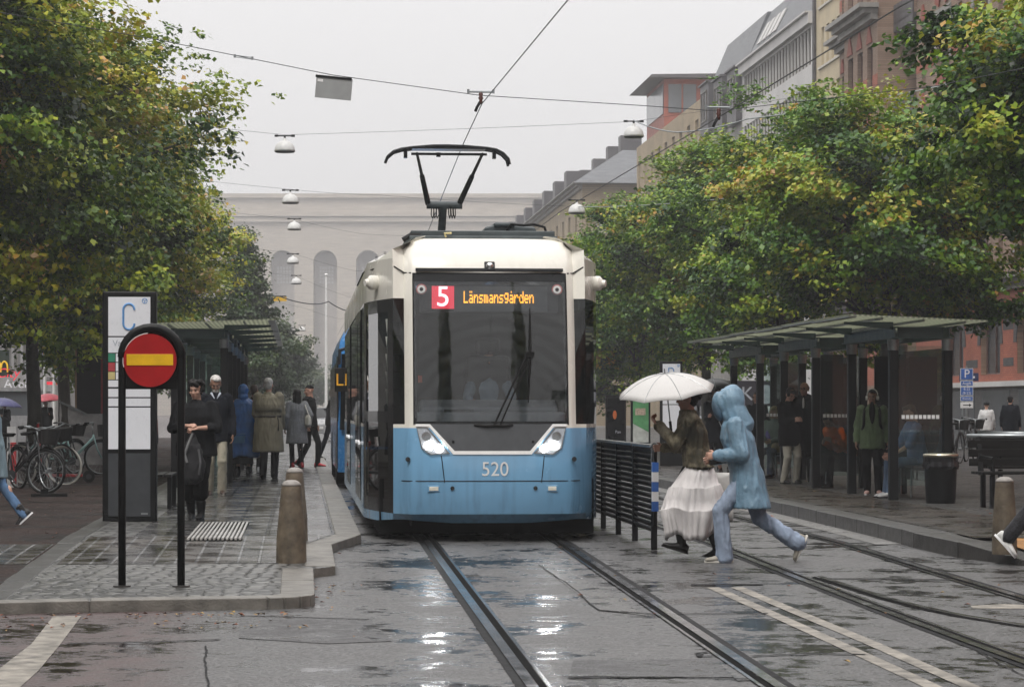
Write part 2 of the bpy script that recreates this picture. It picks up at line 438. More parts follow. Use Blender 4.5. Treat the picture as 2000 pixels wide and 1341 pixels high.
# repairs in the asphalt and their seams
def patch(uv, m, lift=.004):
    upward(sheet('road_patch', [G(u, v) + V((0, 0, lift)) for u, v in uv], M[m]))
patch(((1052, 1102), (1085, 1100), (1262, 1202), (1170, 1192)), 'patch2', .0045)
patch(((1120, 1290), (1420, 1286), (1452, 1322), (1110, 1324)), 'patch')
patch(((470, 1203), (720, 1208), (765, 1252), (640, 1257), (466, 1246)), 'patch')
patch(((1000, 1297), (1070, 1292), (1105, 1341), (1050, 1350)), 'patch2', .006)
patch(((1408, 1300), (1450, 1300), (1500, 1328), (1440, 1330)), 'patch2', .006)
def seam(uv, w_=.02):
    bm = BM(); path = []
    for (a, b), (c, d) in zip(uv, uv[1:]):
        for i in range(8):
            t = i / 8; p = G(a + (c - a) * t, b + (d - b) * t)
            path.append(p + V((random.uniform(-.01, .01), random.uniform(-.02, .02), 0)))
    path.append(G(*uv[-1])); strip(bm, path, -w_, w_, .0075)
    upward(tag(obj('road_seam', bm, M['seam']), kind='structure'))
seam(((1350, 1142), (1490, 1142)), .05); seam(((1590, 1130), (1780, 1131), (1900, 1134)), .03)
seam(((1170, 1192), (1230, 1197), (1290, 1200), (1500, 1198)), .02); seam(((1052, 1103), (1110, 1142), (1170, 1192)), .006)
seam(((1362, 1276), (1420, 1272), (1428, 1281), (1370, 1283), (1362, 1276)), .02)
seam(((1470, 1282), (1600, 1277), (1690, 1279)), .02); seam(((1100, 1322), (1300, 1323), (1490, 1327)), .016)
seam(((404, 1262), (400, 1300), (406, 1341)), .006); seam(((130, 1257), (300, 1255), (430, 1249)), .02)
seam(((470, 1203), (720, 1210)), .012)
seam(((894, 1124), (935, 1124)), .03); seam(((905, 1138), (935, 1138)), .025); seam(((1140, 1126), (1175, 1126)), .03)
seam(((1905, 1270), (1960, 1300), (2000, 1320)), .006)

# ------------------------------------------------------------------ pavements
PH, PHR = .08, .15
def slab_solid(name, pts, m, mk, h):
    "raised pavement: top sheet + kerb faces; pts are world points of its top edge, in order"
    bm = BM(); f = face(bm, follow(pts))
    bmesh.ops.bisect_plane(bm, geom=bm.verts[:] + bm.edges[:] + bm.faces[:], plane_co=(0, YS, 0), plane_no=(0, 1, 0))
    for e in [e for e in bm.edges if len(e.link_faces) == 1]:
        a, b = e.verts; q = bm.faces.new((a, b, bm.verts.new(b.co - V((0, 0, h + .1))), bm.verts.new(a.co - V((0, 0, h + .1))))); q.material_index = 1
    return upward(tag(obj(name, bm, [m, mk]), kind='structure'))
def at(x, l, h): p = S(x, l); return V((p.x, p.y, gz(p.y) + h))
corner = [at(.10 - .35 + .35 * math.cos(t), 20.05 + .35 * (1 - math.sin(t)) - .25, PH) for t in (0, .4, .8, 1.2, 1.57)]
left_top = [at(-26, 18.3, PH), at(-6, 18.8, PH)] + [at(-3.2, 19.4, PH), at(-1.6, 19.7, PH)] + corner[::-1] + [at(.10, 22.7, PH), at(.30, 23.0, PH), at(.30, 25.8, PH), at(.63, 27.3, PH), at(.63, 118, PH), at(-26, 118, PH)]
slab_solid('pavement', left_top, M['cobble'], M['kerb'], PH)
LIFT = .004
# kerb stones along the edge: a ring of long granite blocks laid flush
def kerb_run(pts, w_, m, blocks=1.1, side=1, lift=.006):
    bm = BM()
    pts = follow(list(pts) + [pts[-1]])[:-1]
    for p, q in zip(pts, pts[1:]):
        if (q - p).length < 1e-4: continue
        L = (q - p).length; n = max(1, round(L / blocks)); d = (q - p) / n; t = d.normalized(); nn = V((t.y, -t.x, 0)) * side
        for i in range(n):
            a = p + d * i + t * .006; b = p + d * (i + 1) - t * .006
            z = V((0, 0, lift + random.uniform(0, .006)))
            o_ = nn * -.012
            qd = [a + o_ + z, b + o_ + z, b + nn * w_ + z, a + nn * w_ + z]
            lo = [x - V((0, 0, .22)) for x in qd]
            tv = [bm.verts.new(x) for x in qd]; bv = [bm.verts.new(x) for x in lo]
            bm.faces.new(tv)
            for k in range(4): bm.faces.new((tv[k], bv[k], bv[(k + 1) % 4], tv[(k + 1) % 4]))
    return tag(obj('kerb', bm, m, bevel=.008), kind='structure')
kerb_run([at(-26, 18.3, PH), at(-6, 18.8, PH), at(-3.2, 19.4, PH), at(-1.6, 19.7, PH)] + corner[::-1] + [at(.10, 22.7, PH)], .26, M['kerb'], side=-1)
kerb_run([at(.30, 23.0, PH), at(.30, 25.8, PH), at(.63, 27.3, PH), at(.63, 75, PH)], .26, M['kerb'], 1.0, side=-1)
upward(sheet('paving', [at(-2.2, 23.4, PH + LIFT), at(.03, 23.4, PH + LIFT), at(.03, 25.8, PH + LIFT), at(.3, 27.2, PH + LIFT), at(-2.2, 27.2, PH + LIFT)], M['slab2']))
upward(sheet('paving', [at(-1.75, 27.2, PH + LIFT), at(.36, 27.2, PH + LIFT), at(.36, 75, PH + LIFT), at(-1.75, 75, PH + LIFT)], M['slab']))
upward(sheet('path', [at(-26, 18.6, PH + LIFT), at(-6, 19.1, PH + LIFT), at(-3.2, 19.7, PH + LIFT), at(-2.45, 19.9, PH + LIFT), at(-2.45, 118, PH + LIFT), at(-26, 118, PH + LIFT)], M['path']))
kerb_run([at(-2.45, 19.95, PH - .004), at(-2.45, 27, PH - .004), at(-2.45, 44, PH - .004)], .2, M['kerbd'], .8)
upward(sheet('paving', [at(-4.3, 23.4, PH + .008), at(-2.47, 23.4, PH + .008), at(-2.47, 26, PH + .008), at(-4.3, 26, PH + .008)], M['slab2']))
# ribbed drain slab let into the paving
bm = BM(); a = G(363, 1057, PH); b = G(487, 1022, PH)
xa, xb = a.dot(NX), b.dot(NX); la, lb = a.dot(TY), b.dot(TY)
n = 13
for i in range(n):
    x = xa + (xb - xa) * (i + .5) / n
    p = at(x, (la + lb) / 2, PH + .012); box(bm, p, ((xb - xa) / n * .5, abs(lb - la), .02), ANG)
bm2 = BM(); face(bm2, [at(xa, la, PH + .009), at(xb, la, PH + .009), at(xb, lb, PH + .009), at(xa, lb, PH + .009)])
dr = thing('drain_grate', 'ribbed pale grate let into the wet paving by the round no entry sign', 'drain', (0, 0, 0))
obj('rib', bm, P('pale_rib', (.42, .41, .39), .35, var=.25), dr); obj('grate_tray', bm2, M['groove'], dr)

right_top = [at(7.3, 23.2, .03), at(6.75, 23.6, .05), at(6.42, 24.6, PHR), at(6.32, 26, PHR), at(6.38, 29, PHR), at(6.46, 34, PHR), at(6.46, 160, PHR), at(24, 160, PHR), at(24, 23.2, PHR), at(9.5, 23.2, .12)]
slab_solid('pavement', right_top, M['cobble_dark'], M['kerbd'], PHR)
kerb_run(right_top[0:7], .3, M['kerbd'], 1.3, side=1)
upward(sheet('paving', [at(6.74, 25.2, PHR + LIFT), at(6.72, 27, PHR + LIFT), at(6.78, 34, PHR + LIFT), at(6.78, 90, PHR + LIFT), at(8.15, 90, PHR + LIFT), at(8.15, 25.2, PHR + LIFT)], M['slabr']))
upward(sheet('gutter', [at(6.02, 26.5, .004), at(6.08, 29, .004), at(6.14, 34, .004), at(6.14, 90, .004), at(6.46, 90, .004), at(6.46, 34, .004), at(6.38, 29, .004), at(6.31, 26.5, .004)], M['gutter']))
upward(sheet('tactile_paving', [at(6.95, 24.0, .105), at(9.3, 24.0, .158), at(9.3, 25.0, .162), at(6.85, 25.0, .162)], M['tactile']))

# fallen leaves on the wet ground
rng = random.Random(3); bm = BM()
def leaf(p, r, mi):
    a = rng.uniform(0, 6.28); d = V((math.cos(a), math.sin(a), rng.uniform(-.1, .25))) * r; e = V((-math.sin(a), math.cos(a), rng.uniform(-.1, .25))) * r * .6
    z = V((0, 0, r * .35)); vs = [bm.verts.new(p + d), bm.verts.new(p + e + z), bm.verts.new(p - d), bm.verts.new(p - e + z)]
    f = bm.faces.new(vs); f.material_index = mi
for i in range(330):
    t = rng.random()
    if t < .3: p = at(rng.uniform(-4, .0), rng.uniform(18.2, 19.5), .012)
    elif t < .42: p = at(rng.uniform(-1.3, -.1), 19.32 + .3 * 0 + rng.gauss(0, .06), .012)
    elif t < .5: p = at(-.1 + rng.gauss(.25, .2), rng.uniform(19.3, 22), .012)
    elif t < .8: p = at(rng.uniform(-8, -2.4), rng.uniform(22, 45), PH + .012)
    elif t < .9: p = at(rng.uniform(0, 6), rng.uniform(15, 27), .012)
    else: p = at(rng.uniform(6.8, 9), rng.uniform(26, 45), PHR + .012)
    leaf(p, rng.uniform(.012, .032), rng.choice((0, 1, 1, 2)))
tag(obj('fallen_leaves', bm, [P('leaf_tan', (.22, .12, .055), .5), P('leaf_rust', (.18, .05, .016), .5), P('leaf_ochre', (.3, .19, .05), .5)]), 'tan and rust autumn leaves scattered along the kerb and path', 'leaves', kind='stuff')
# ------------------------------------------------------------------ the tram
M['cream'] = P('tram_cream_paint', (.82, .795, .72), .24, var=.04, scale=1.2, coat=.4)
M['blue'] = P('tram_blue_paint', (.175, .375, .58), .22, var=.08, scale=1.5, coat=.5)
def streaks(m, dirt, lo=.0, hi=1.0, amt=.5):
    "rain streaks and road film on painted panels, heavier low down"
    t = m.node_tree; b = t.nodes['Principled BSDF']; src = b.inputs['Base Color'].links[0].from_socket
    tc_ = t.nodes.new('ShaderNodeTexCoord'); mp_ = t.nodes.new('ShaderNodeMapping'); mp_.inputs['Scale'].default_value = (14, 14, .9); t.links.new(tc_.outputs['Object'], mp_.inputs[0])
    nz_ = t.nodes.new('ShaderNodeTexNoise'); nz_.inputs['Scale'].default_value = 1; nz_.inputs['Detail'].default_value = 6; t.links.new(mp_.outputs[0], nz_.inputs[0])
    rp_ = t.nodes.new('ShaderNodeMapRange'); rp_.inputs[1].default_value = .48; rp_.inputs[2].default_value = .75; rp_.inputs[3].default_value = 0; rp_.inputs[4].default_value = amt; t.links.new(nz_.outputs[0], rp_.inputs[0])
    sx_ = t.nodes.new('ShaderNodeSeparateXYZ'); t.links.new(tc_.outputs['Object'], sx_.inputs[0])
    zr_ = t.nodes.new('ShaderNodeMapRange'); zr_.inputs[1].default_value = lo; zr_.inputs[2].default_value = hi; zr_.inputs[3].default_value = 1.0; zr_.inputs[4].default_value = .25; t.links.new(sx_.outputs[2], zr_.inputs[0])
    mm_ = t.nodes.new('ShaderNodeMath'); mm_.operation = 'MULTIPLY'; t.links.new(rp_.outputs[0], mm_.inputs[0]); t.links.new(zr_.outputs[0], mm_.inputs[1])
    mx_ = t.nodes.new('ShaderNodeMix'); mx_.data_type = 'RGBA'; t.links.new(mm_.outputs[0], mx_.inputs[0]); t.links.new(src, mx_.inputs[6]); mx_.inputs[7].default_value = c4(dirt); t.links.new(mx_.outputs[2], b.inputs['Base Color'])
streaks(M['blue'], (.05, .10, .15), .2, .9, .42); streaks(M['cream'], (.5, .47, .40), 2.6, 3.4, .22)
M['black'] = P('black_lacquer', (.006, .007, .008), .16, var=.3, spec=.3)
M['rubber'] = P('black_rubber', (.007, .007, .007), .5, var=.3, spec=.2)
M['dkgrey'] = P('dark_grey_panel', (.05, .054, .06), .38, var=.2)
M['dkmetal'] = P('dark_metal', (.03, .034, .038), .4, .3, var=.3)
M['roofgrey'] = P('roof_grey', (.06, .075, .08), .45, var=.3)
M['white'] = P('white_paint', (.8, .8, .79), .3, var=.05)
M['inside'] = P('cab_lining', (.018, .02, .023), .6, var=.2)
M['dash'] = P('dashboard_grey', (.33, .34, .36), .5, var=.15)
M['void'] = P('underframe_black', (.004, .004, .004), .8, var=.3, spec=.1)
M['glass'] = GLASS('pane', alpha=.10)
M['screen'] = GLASS('windscreen_glass', tint=(.78, .83, .86), refl=1.45, alpha=.05, rough=.02)
k_ = M['screen'].node_tree; nn = k_.nodes; L_ = k_.links                      # smears left by the wiper
tcn = nn.new('ShaderNodeTexCoord'); mpn = nn.new('ShaderNodeMapping'); mpn.inputs['Location'].default_value = (-.05, -.1, -1.15); L_.new(tcn.outputs['Object'], mpn.inputs[0])
wvn = nn.new('ShaderNodeTexWave'); wvn.wave_type = 'RINGS'; wvn.rings_direction = 'SPHERICAL'; wvn.inputs['Scale'].default_value = 2.1; wvn.inputs['Distortion'].default_value = 5.0; wvn.inputs['Detail Scale'].default_value = .6; wvn.inputs['Detail'].default_value = 4; L_.new(mpn.outputs[0], wvn.inputs[0])
nzn = nn.new('ShaderNodeTexNoise'); nzn.inputs['Scale'].default_value = 3; L_.new(mpn.outputs[0], nzn.inputs[0])
m1n = nn.new('ShaderNodeMath'); m1n.operation = 'MULTIPLY'; L_.new(wvn.outputs[1], m1n.inputs[0]); L_.new(nzn.outputs[0], m1n.inputs[1])
m2n = nn.new('ShaderNodeMath'); m2n.operation = 'MULTIPLY'; m2n.inputs[1].default_value = .07; L_.new(m1n.outputs[0], m2n.inputs[0])
for x_ in nn:
    if x_.type == 'MIX_SHADER' and x_.inputs[2].links and x_.inputs[2].links[0].from_node.type == 'BSDF_DIFFUSE': L_.new(m2n.outputs[0], x_.inputs[0])
M['sideglass'] = GLASS('dark_side_glass', tint=(.07, .085, .09), refl=1.0, alpha=.012)
M['doorglass'] = GLASS('door_glass', tint=(.45, .55, .53), refl=1.6, alpha=.05)
M['lens'] = GLASS('lamp_lens', tint=(.9, .92, .95), refl=1.5, alpha=.1)
M['chrome'] = P('bright_metal', (.7, .7, .7), .15, 1, var=.1)
M['lit'] = P('lit_lamp', (1, 1, 1), .3, emit=(1, .98, .95), es=90)
M['redlit'] = P('red_display', (.8, .05, .08), .4, emit=(1, .06, .10), es=.75)
M['whlit'] = P('white_display', (1, 1, 1), .4, emit=(1, .95, 1), es=1.4)
M['orlit'] = P('orange_display', (1, .5, .05), .4, emit=(1, .38, .03), es=2.2)
M['dispgrey'] = P('display_panel', (.13, .135, .145), .35, var=.1)
M['skyblue'] = P('shirt_blue', (.2, .25, .3), .8)
M['red'] = P('sign_red', (.36, .008, .010), .35, var=.18, scale=5)
M['yellow'] = P('sign_yellow', (.78, .46, .01), .4, var=.12, scale=9)

TL = 27.25
tram = thing('tram', 'cream and light blue tram numbered 520 with lit headlights standing at the stop', 'tram', S(2.04, TL, 0), ANG)
WF = .83; TEND = 14.6
YF = [(.20, .16), (.30, .03), (.45, 0), (.64, .0), (.93, .03), (1.22, .09), (1.26, .10), (2.0, .2), (2.62, .33), (2.886, .40), (2.97, .43), (3.06, .48), (3.16, .56), (3.25, .68), (3.30, .95), (3.34, 1.5)]
XM = [(0, 1.325), (2.97, 1.325), (3.06, 1.29), (3.16, 1.06), (3.25, .84), (3.30, .78), (3.34, .66)]
def lerp(tab, z):
    for (a, p), (b, q) in zip(tab, tab[1:]):
        if z <= b: return p + (q - p) * max(0, (z - a)) / (b - a)
    return tab[-1][1]
def half(z):
    y = lerp(YF, z); xm = lerp(XM, z); k = lambda x: min(x, xm)
    yt = max(0, y - .1) * .55
    return [(0, y), (k(WF * .5), y + .012), (k(WF), y + .05), (k(WF + .05), y + .08), (k(WF + .095), y + .15), (k(1.045), .32 + yt), (k(1.20), .95 + yt * .5), (k(1.29), 1.5 + yt * .3), (k(1.325), 1.95), (k(1.325), 6), (k(1.325), TEND)]
def fy(x, z):
    "y of the front skin at x, z"
    h = half(z); x = abs(x)
    for (a, p), (b, q) in zip(h, h[1:]):
        if x <= b and b > a: return p + (q - p) * (x - a) / (b - a)
    return h[-1][1]
ZS = [.20, .30, .45, .64, .93, 1.22, 1.26, 1.6, 2.0, 2.3, 2.62, 2.886, 2.97, 3.06, 3.16, 3.25, 3.30, 3.34]
bm = BM(); grid = []
for z in ZS:
    h = half(z); pts = [(-x, y) for x, y in h[:0:-1]] + h
    row = []
    for x, y in pts:
        zz = z
        if z < .3 and y < 1.3: zz = z + .035 * min(1, max(0, (abs(x) - .5) / .4)) * (1 if abs(x) < 1.2 else 0)
        row.append(bm.verts.new((x, y, zz)))
    grid.append(row)
NS = len(grid[0]) - 1; NH = NS // 2
for j in range(len(ZS) - 1):
    zc = (ZS[j] + ZS[j + 1]) / 2
    for i in range(NS):
        s = i - NH if i >= NH else NH - 1 - i       # 0.. outwards from the middle
        left = i < NH
        if s <= 1 and 1.26 < zc < 2.886: continue                      # windscreen opening
        if 4 <= s <= 9 and 1.26 < zc < 2.62: continue                   # side glass
        if left and 5 <= s <= 7 and .3 < zc < 1.26: continue            # cab door leaf
        a, b, c, d = grid[j][i], grid[j][i + 1], grid[j + 1][i + 1], grid[j + 1][i]
        if (a.co - b.co).length < 1e-5 and (c.co - d.co).length < 1e-5: continue
        try: f = bm.faces.new((a, b, c, d))
        except ValueError: continue
        f.material_index = 1 if zc < 1.24 else 0
        f.smooth = True
bm.faces.new([v for v in grid[-1]])
bmesh.ops.remove_doubles(bm, verts=bm.verts[:], dist=1e-5)
shell = obj('body_shell', bm, [M['cream'], M['blue']], tram, auto=28)

def decal(name, poly, m, off=.004, parent=tram, th=0, step=.08):
    "flat shape (x, z) laid on the front skin, following its curve"
    bm = BM(); face(bm, [(x, 0, z) for x, z in poly])
    xs = [p[0] for p in poly]; x = math.ceil(min(xs) / step) * step
    while x < max(xs):
        bmesh.ops.bisect_plane(bm, geom=bm.verts[:] + bm.edges[:] + bm.faces[:], plane_co=(x, 0, 0), plane_no=(1, 0, 0)); x += step
    bmesh.ops.triangulate(bm, faces=bm.faces[:])
    for v in bm.verts: v.co.y = fy(v.co.x, v.co.z) - off
    if th:
        r = bmesh.ops.extrude_face_region(bm, geom=bm.faces[:])
        for v in [g for g in r['geom'] if isinstance(g, bmesh.types.BMVert)]: v.co.y += th
    return obj(name, bm, m, parent)
def fpx(u, v, s=182.0): return ((u - 956.5) / s, CAMZ + (HOR - v) / s)
def side_patch(name, ya, yb, z0, z1, m, parent=tram, off=.004, side=-1, th=0):
    "panel on the flank between two distances from the nose, following its plan curve"
    bm = BM(); h = half((z0 + z1) / 2)
    ys = sorted({ya, yb} | {y for x, y in h if ya < y < yb})
    def xat(y):
        for (a, p), (b, q) in zip(h, h[1:]):
            if p <= y <= q and q > p: return a + (b - a) * (y - p) / (q - p)
        return 1.325
    lo = [bm.verts.new((side * (xat(y) + off), y, z0)) for y in ys]; hi = [bm.verts.new((side * (xat(y) + off), y, z1)) for y in ys]
    for k in range(len(ys) - 1): bm.faces.new((lo[k], lo[k + 1], hi[k + 1], hi[k]))
    if th:
        r = bmesh.ops.extrude_face_region(bm, geom=bm.faces[:])
        for v in [g for g in r['geom'] if isinstance(g, bmesh.types.BMVert)]: v.co.x -= side * th
    return obj(name, bm, m, parent)
# windscreen
bm = BM(); xs = [-WF + i * WF / 5 for i in range(11)]; zs = [1.262, 1.6, 2.0, 2.3, 2.62, 2.884]
g_ = [[bm.verts.new((x, fy(x, z) + .004, z)) for x in xs] for z in zs]
for a, b in zip(g_, g_[1:]):
    for k in range(10): bm.faces.new((a[k], a[k + 1], b[k + 1], b[k]))
ws = obj('windscreen', bm, M['screen'], tram, smooth=True)
# black edge print round the glass
def fr(x0, x1, z0, z1): decal('windscreen_edge', [(x0, z0), (x1, z0), (x1, z1), (x0, z1)], M['black'], -.001)
fr(-WF, -WF + .03, 1.26, 2.886); fr(WF - .03, WF, 1.26, 2.886); fr(-WF, WF, 2.80, 2.886); fr(-WF, WF, 1.262, 1.29)
# inside of the cab
bm = BM()
box(bm, (0, 2.1, 1.95), (2.2, .04, 1.7)); box(bm, (0, 1.2, 2.93), (1.6, 1.6, .03)); box(bm, (0, 1.2, 1.1), (1.7, 1.5, .04))
obj('cab_interior', bm, M['inside'], tram)
bm = BM(); box(bm, (0, .42, 1.33), (1.62, .5, .12)); box(bm, (0, .62, 1.43), (1.5, .3, .12), rx=.3)
dash = obj('dashboard', bm, M['dash'], tram, bevel=.03)
bm = BM(); box(bm, (-.34, .3, 1.405), (.32, .1, .03)); obj('dash_instrument', bm, M['dkgrey'], dash)
bm = BM(); box(bm, (.05, 1.35, 1.62), (.5, .16, .8)); box(bm, (.05, 1.35, 2.12), (.28, .12, .2)); obj('driver_seat', bm, M['rubber'], tram, bevel=.05)
# destination display behind the glass
dx = lambda u: (u - 956.5) / 182
bm = BM(); box(bm, (0, .52, 2.62), (1.5, .12, .30)); disp = obj('destination_display', bm, M['dkgrey'], tram)
bm = BM(); box(bm, ((dx(887) + dx(1072)) / 2, .452, 2.615), (dx(1072) - dx(887), .012, .27)); obj('display_panel', bm, M['dispgrey'], disp)
bm = BM(); box(bm, ((dx(843) + dx(887)) / 2, .45, 2.63), (dx(887) - dx(843), .016, .245)); obj('line_number_panel', bm, M['redlit'], disp)
text('line_number', '5', .31, M['whlit'], disp, (dx(865), .438, 2.63))
# dot matrix letters, made of small lamps
FONT = {'L': '10000 10000 10000 10000 10000 10000 11111', 'ä': '01010 00000 01110 00001 01111 10001 01111', 'n': '00000 00000 10110 11001 10001 10001 10001', 's': '00000 00000 01111 10000 01110 00001 11110',
        'm': '00000 00000 11010 10101 10101 10101 10101', 'a': '00000 00000 01110 00001 01111 10001 01111', 'g': '00000 01111 10001 10001 01111 00001 01110', 'å': '00100 00000 01110 00001 01111 10001 01111',
        'r': '00000 00000 10110 11001 10000 10000 10000', 'd': '00001 00001 01101 10011 10001 10001 01111', 'e': '00000 00000 01110 10001 11111 10000 01110'}
bm = BM(); word = 'Länsmansgården'; cw = (dx(1046) - dx(906)) / len(word) ; pw = cw / 6.0
for i, ch in enumerate(word):
    for r_, row in enumerate(FONT[ch].split()):
        for c_, bit in enumerate(row):
            if bit == '1': box(bm, (dx(906) + i * cw + (c_ + .5) * pw, .443, 2.69 - r_ * .0185), (pw * 1.02, .006, .0172))
obj('destination_lettering', bm, M['orlit'], disp)
# round stickers in the top corners
for u in (822, 1090):
    x, z = fpx(u, 563)
    bm = BM(); cyl(bm, (x, fy(x, z) - .002, z), .058, .004, 28, axis='y'); st = obj('sticker', bm, P('sticker_red', (.45, .2, .2), .4), tram)
    bm = BM(); cyl(bm, (x, fy(x, z) - .005, z), .044, .004, 28, axis='y'); cyl(bm, (x, fy(x, z) - .0085, z), .02, .003, 16, axis='y', mi=1); obj('sticker_face', bm, [M['white'], M['dkgrey']], st)
x, z = fpx(818, 740); bm = BM(); box(bm, (x, fy(x, z) + .012, z), (.045, .004, .075)); obj('warning_sticker', bm, P('orange_sticker', (.6, .12, .05), .5), tram)
# seams of the skin
def line(name, pts, m, r=.006, off=.002):
    bm = BM(); q = []
    for (x0, z0), (x1, z1) in zip(pts, pts[1:]):
        n = max(1, int(math.hypot(x1 - x0, z1 - z0) / .08))
        for i in range(n):
            x, z = x0 + (x1 - x0) * i / n, z0 + (z1 - z0) * i / n; q.append((x, fy(x, z) - off, z))
    x, z = pts[-1]; q.append((x, fy(x, z) - off, z)); tube(bm, q, r, 6); return obj(name, bm, m, tram)
line('bumper_seam', [(-.96, .655), (.96, .655)], M['rubber'], .005)
line('panel_seam', [fpx(858, 889), fpx(864, 941)], M['rubber'], .005); line('panel_seam', [fpx(1059, 889), fpx(1053, 941)], M['rubber'], .005)
line('windscreen_seal', [(-WF, 1.255), (-WF, 2.89), (WF, 2.89), (WF, 1.255)], M['rubber'], .007)
for s in (-1, 1):
    z0 = 2.93
    pts = [(s * 1.315, 2.0, 2.95), (s * 1.27, 1.40, 2.95), (s * 1.15, .80, 2.94), (s * 1.06, .6, 2.90)]
    bm = BM(); q = [(s * (WF + .02), fy(WF + .02, 2.895) - .003, 2.895), (s * (WF + .09), fy(WF + .09, 2.895) - .003, 2.90), (s * 1.03, fy(1.03, 2.97) - .004, 2.965), (s * 1.24, fy(1.24, 2.97) - .004, 2.975), (s * 1.328, 2.0, 2.975), (s * 1.328, 5, 2.975)]
    tube(bm, q, .008, 6); obj('roof_seam', bm, M['rubber'], tram)
# dark nose panel, white trim and headlights
pan = [fpx(838, 829), fpx(886, 879), fpx(1031, 879), fpx(1076, 829)]
pan = [(-.66, 1.262), (-.40, .975), (.41, .975), (.66, 1.262)]
decal('nose_panel', pan, M['dkgrey'], .006)
decal('nose_trim', [(-.81, 1.262), (-.66, 1.262), (-.40, .975), (.41, .975), (.66, 1.262), (.81, 1.262), (.81, 1.236), (.675, 1.236), (.425, .938), (-.415, .938), (-.675, 1.236), (-.81, 1.236)], M['white'], .012, th=.02)
for s in (-1, 1):
    pl = [(s * .805, 1.225), (s * .685, 1.225), (s * .445, .945), (s * .66, .93), (s * .755, 1.0)]
    b_ = decal('headlight', pl, M['dkgrey'], .002)
    pl2 = [(s * .795, 1.21), (s * .695, 1.21), (s * .48, .955), (s * .65, .942), (s * .742, 1.005)]
    decal('headlight_reflector', pl2, P('reflector', (.62, .63, .65), .22, .6, var=.15), .007, b_)
    for (x, z, r, em) in ((s * .56, 1.0, .038, 1), (s * .665, 1.03, .045, 1), (s * .70, 1.13, .05, 0)):
        bm = BM(); cyl(bm, (x, fy(x, z) - .012, z), r, .01, 24, axis='y')
        lamp = obj('lamp', bm, M['lit'] if em else M['chrome'], b_)
    decal('headlight_cover', pl, M['lens'], .02, b_)
for u in (881, 1037):
    x, z = fpx(u, 862); bm = BM(); cyl(bm, (x, fy(x, z) - .008, z), .014, .01, 14, axis='y'); obj('panel_lock', bm, M['rubber'], tram)
for u, w_ in ((843, .1), (1074, .09)):
    x, z = fpx(u, 953); bm = BM(); box(bm, (x, fy(x, z) - .006, z), (w_, .02, .045)); o = obj('marker_lamp', bm, P('marker_white', (.75, .72, .62), .3), tram, bevel=.006)
    bm = BM(); box(bm, (x, fy(x, z) - .001, z), (w_ + .03, .02, .07)); obj('lamp_bezel', bm, M['blue'], o, bevel=.006)
for u in (879, 1041):
    x, z = fpx(u, 952); bm = BM(); cyl(bm, (x, fy(x, z) - .004, z), .022, .014, 16, axis='y'); obj('sensor', bm, M['dkmetal'], tram)
for u in (793, 1118):
    x, z = fpx(u, 896); bm = BM(); y = fy(x, z); cyl(bm, (x, y - .02, z), .016, .05, 14, axis='y'); cyl(bm, (x, y - .045, z), .026, .012, 14, axis='y'); obj('buffer_bolt', bm, M['dkmetal'], tram)
bm = BM(); x, z = fpx(957, 517); box(bm, (x, fy(x, z) - .002, z), (.115, .02, .115), rx=-.5); hl = obj('roof_lamp', bm, M['black'], tram, bevel=.01)
bm = BM(); ellipsoid(bm, (x, fy(x, z) - .01, z), (.042, .03, .042)); obj('bulb', bm, M['chrome'], hl, smooth=True)
text('fleet_number', '520', .215, M['white'], tram, (dx(962), fy(0, .775) - .004, .775), (R(88), 0, 0), .002, .92)
# wiper
def wp(u, v, off=.03): x, z = fpx(u, v); return V((x, fy(x, z) - off, z))
bm = BM(); tube(bm, [wp(960, 832), wp(995, 758), wp(1029, 690)], .011, 8); tube(bm, [wp(972, 832), wp(1004, 760), wp(1036, 694)], .009, 8)
wi = obj('wiper', bm, M['rubber'], tram)
bm = BM(); tube(bm, [wp(1035, 600, .012), wp(1034, 690, .03), wp(1029, 786, .012)], [.005, .016, .005], 8); box(bm, wp(1033, 692, .035), (.09, .03, .06)); obj('wiper_blade', bm, M['rubber'], wi)
bm = BM(); tube(bm, [wp(922, 829, .01), wp(945, 831, .03), wp(985, 831, .03), wp(998, 829, .01)], .014, 8); obj('wiper_base', bm, M['rubber'], wi)
# flank: glass band, doors, cab door
def skin(sp, z):
    h = half(z); i = min(int(sp), len(h) - 2); f = sp - i
    return h[i][0] + (h[i + 1][0] - h[i][0]) * f, h[i][1] + (h[i + 1][1] - h[i][1]) * f
def skin_patch(name, s0, s1, z0, z1, m, side=-1, off=0.0, parent=tram, hole=None):
    "panel cut from the curved corner of the cab between two stations; hole = an opening left in it"
    bm = BM(); ss = sorted({s0, s1} | {float(q) for q in range(int(s0) + 1, int(s1) + 1) if s0 < q < s1} | set(hole[:2] if hole else ())); zz = sorted({z0, z1} | {q for q in ZS if z0 < q < z1} | set(hole[2:] if hole else ()))
    g = {}
    for q in ss:
        for z in zz: x, y = skin(q, z); g[q, z] = bm.verts.new((side * (x + off), y - off * .3, z))
    for a, b in zip(ss, ss[1:]):
        for c, d in zip(zz, zz[1:]):
            if hole and hole[0] <= a and b <= hole[1] and hole[2] <= c and d <= hole[3]: continue
            bm.faces.new((g[a, c], g[b, c], g[b, d], g[a, d]))
    return obj(name, bm, m, parent)
skin_patch('cab_quarter_window', 4, 5, 1.26, 2.62, M['sideglass'], -1)
skin_patch('cab_quarter_window', 4, 8, 1.26, 2.62, M['sideglass'], 1)
dr_ = skin_patch('cab_door', 5, 8, .30, 2.62, M['black'], -1, -.004, hole=(5.35, 7.45, .45, 2.48))
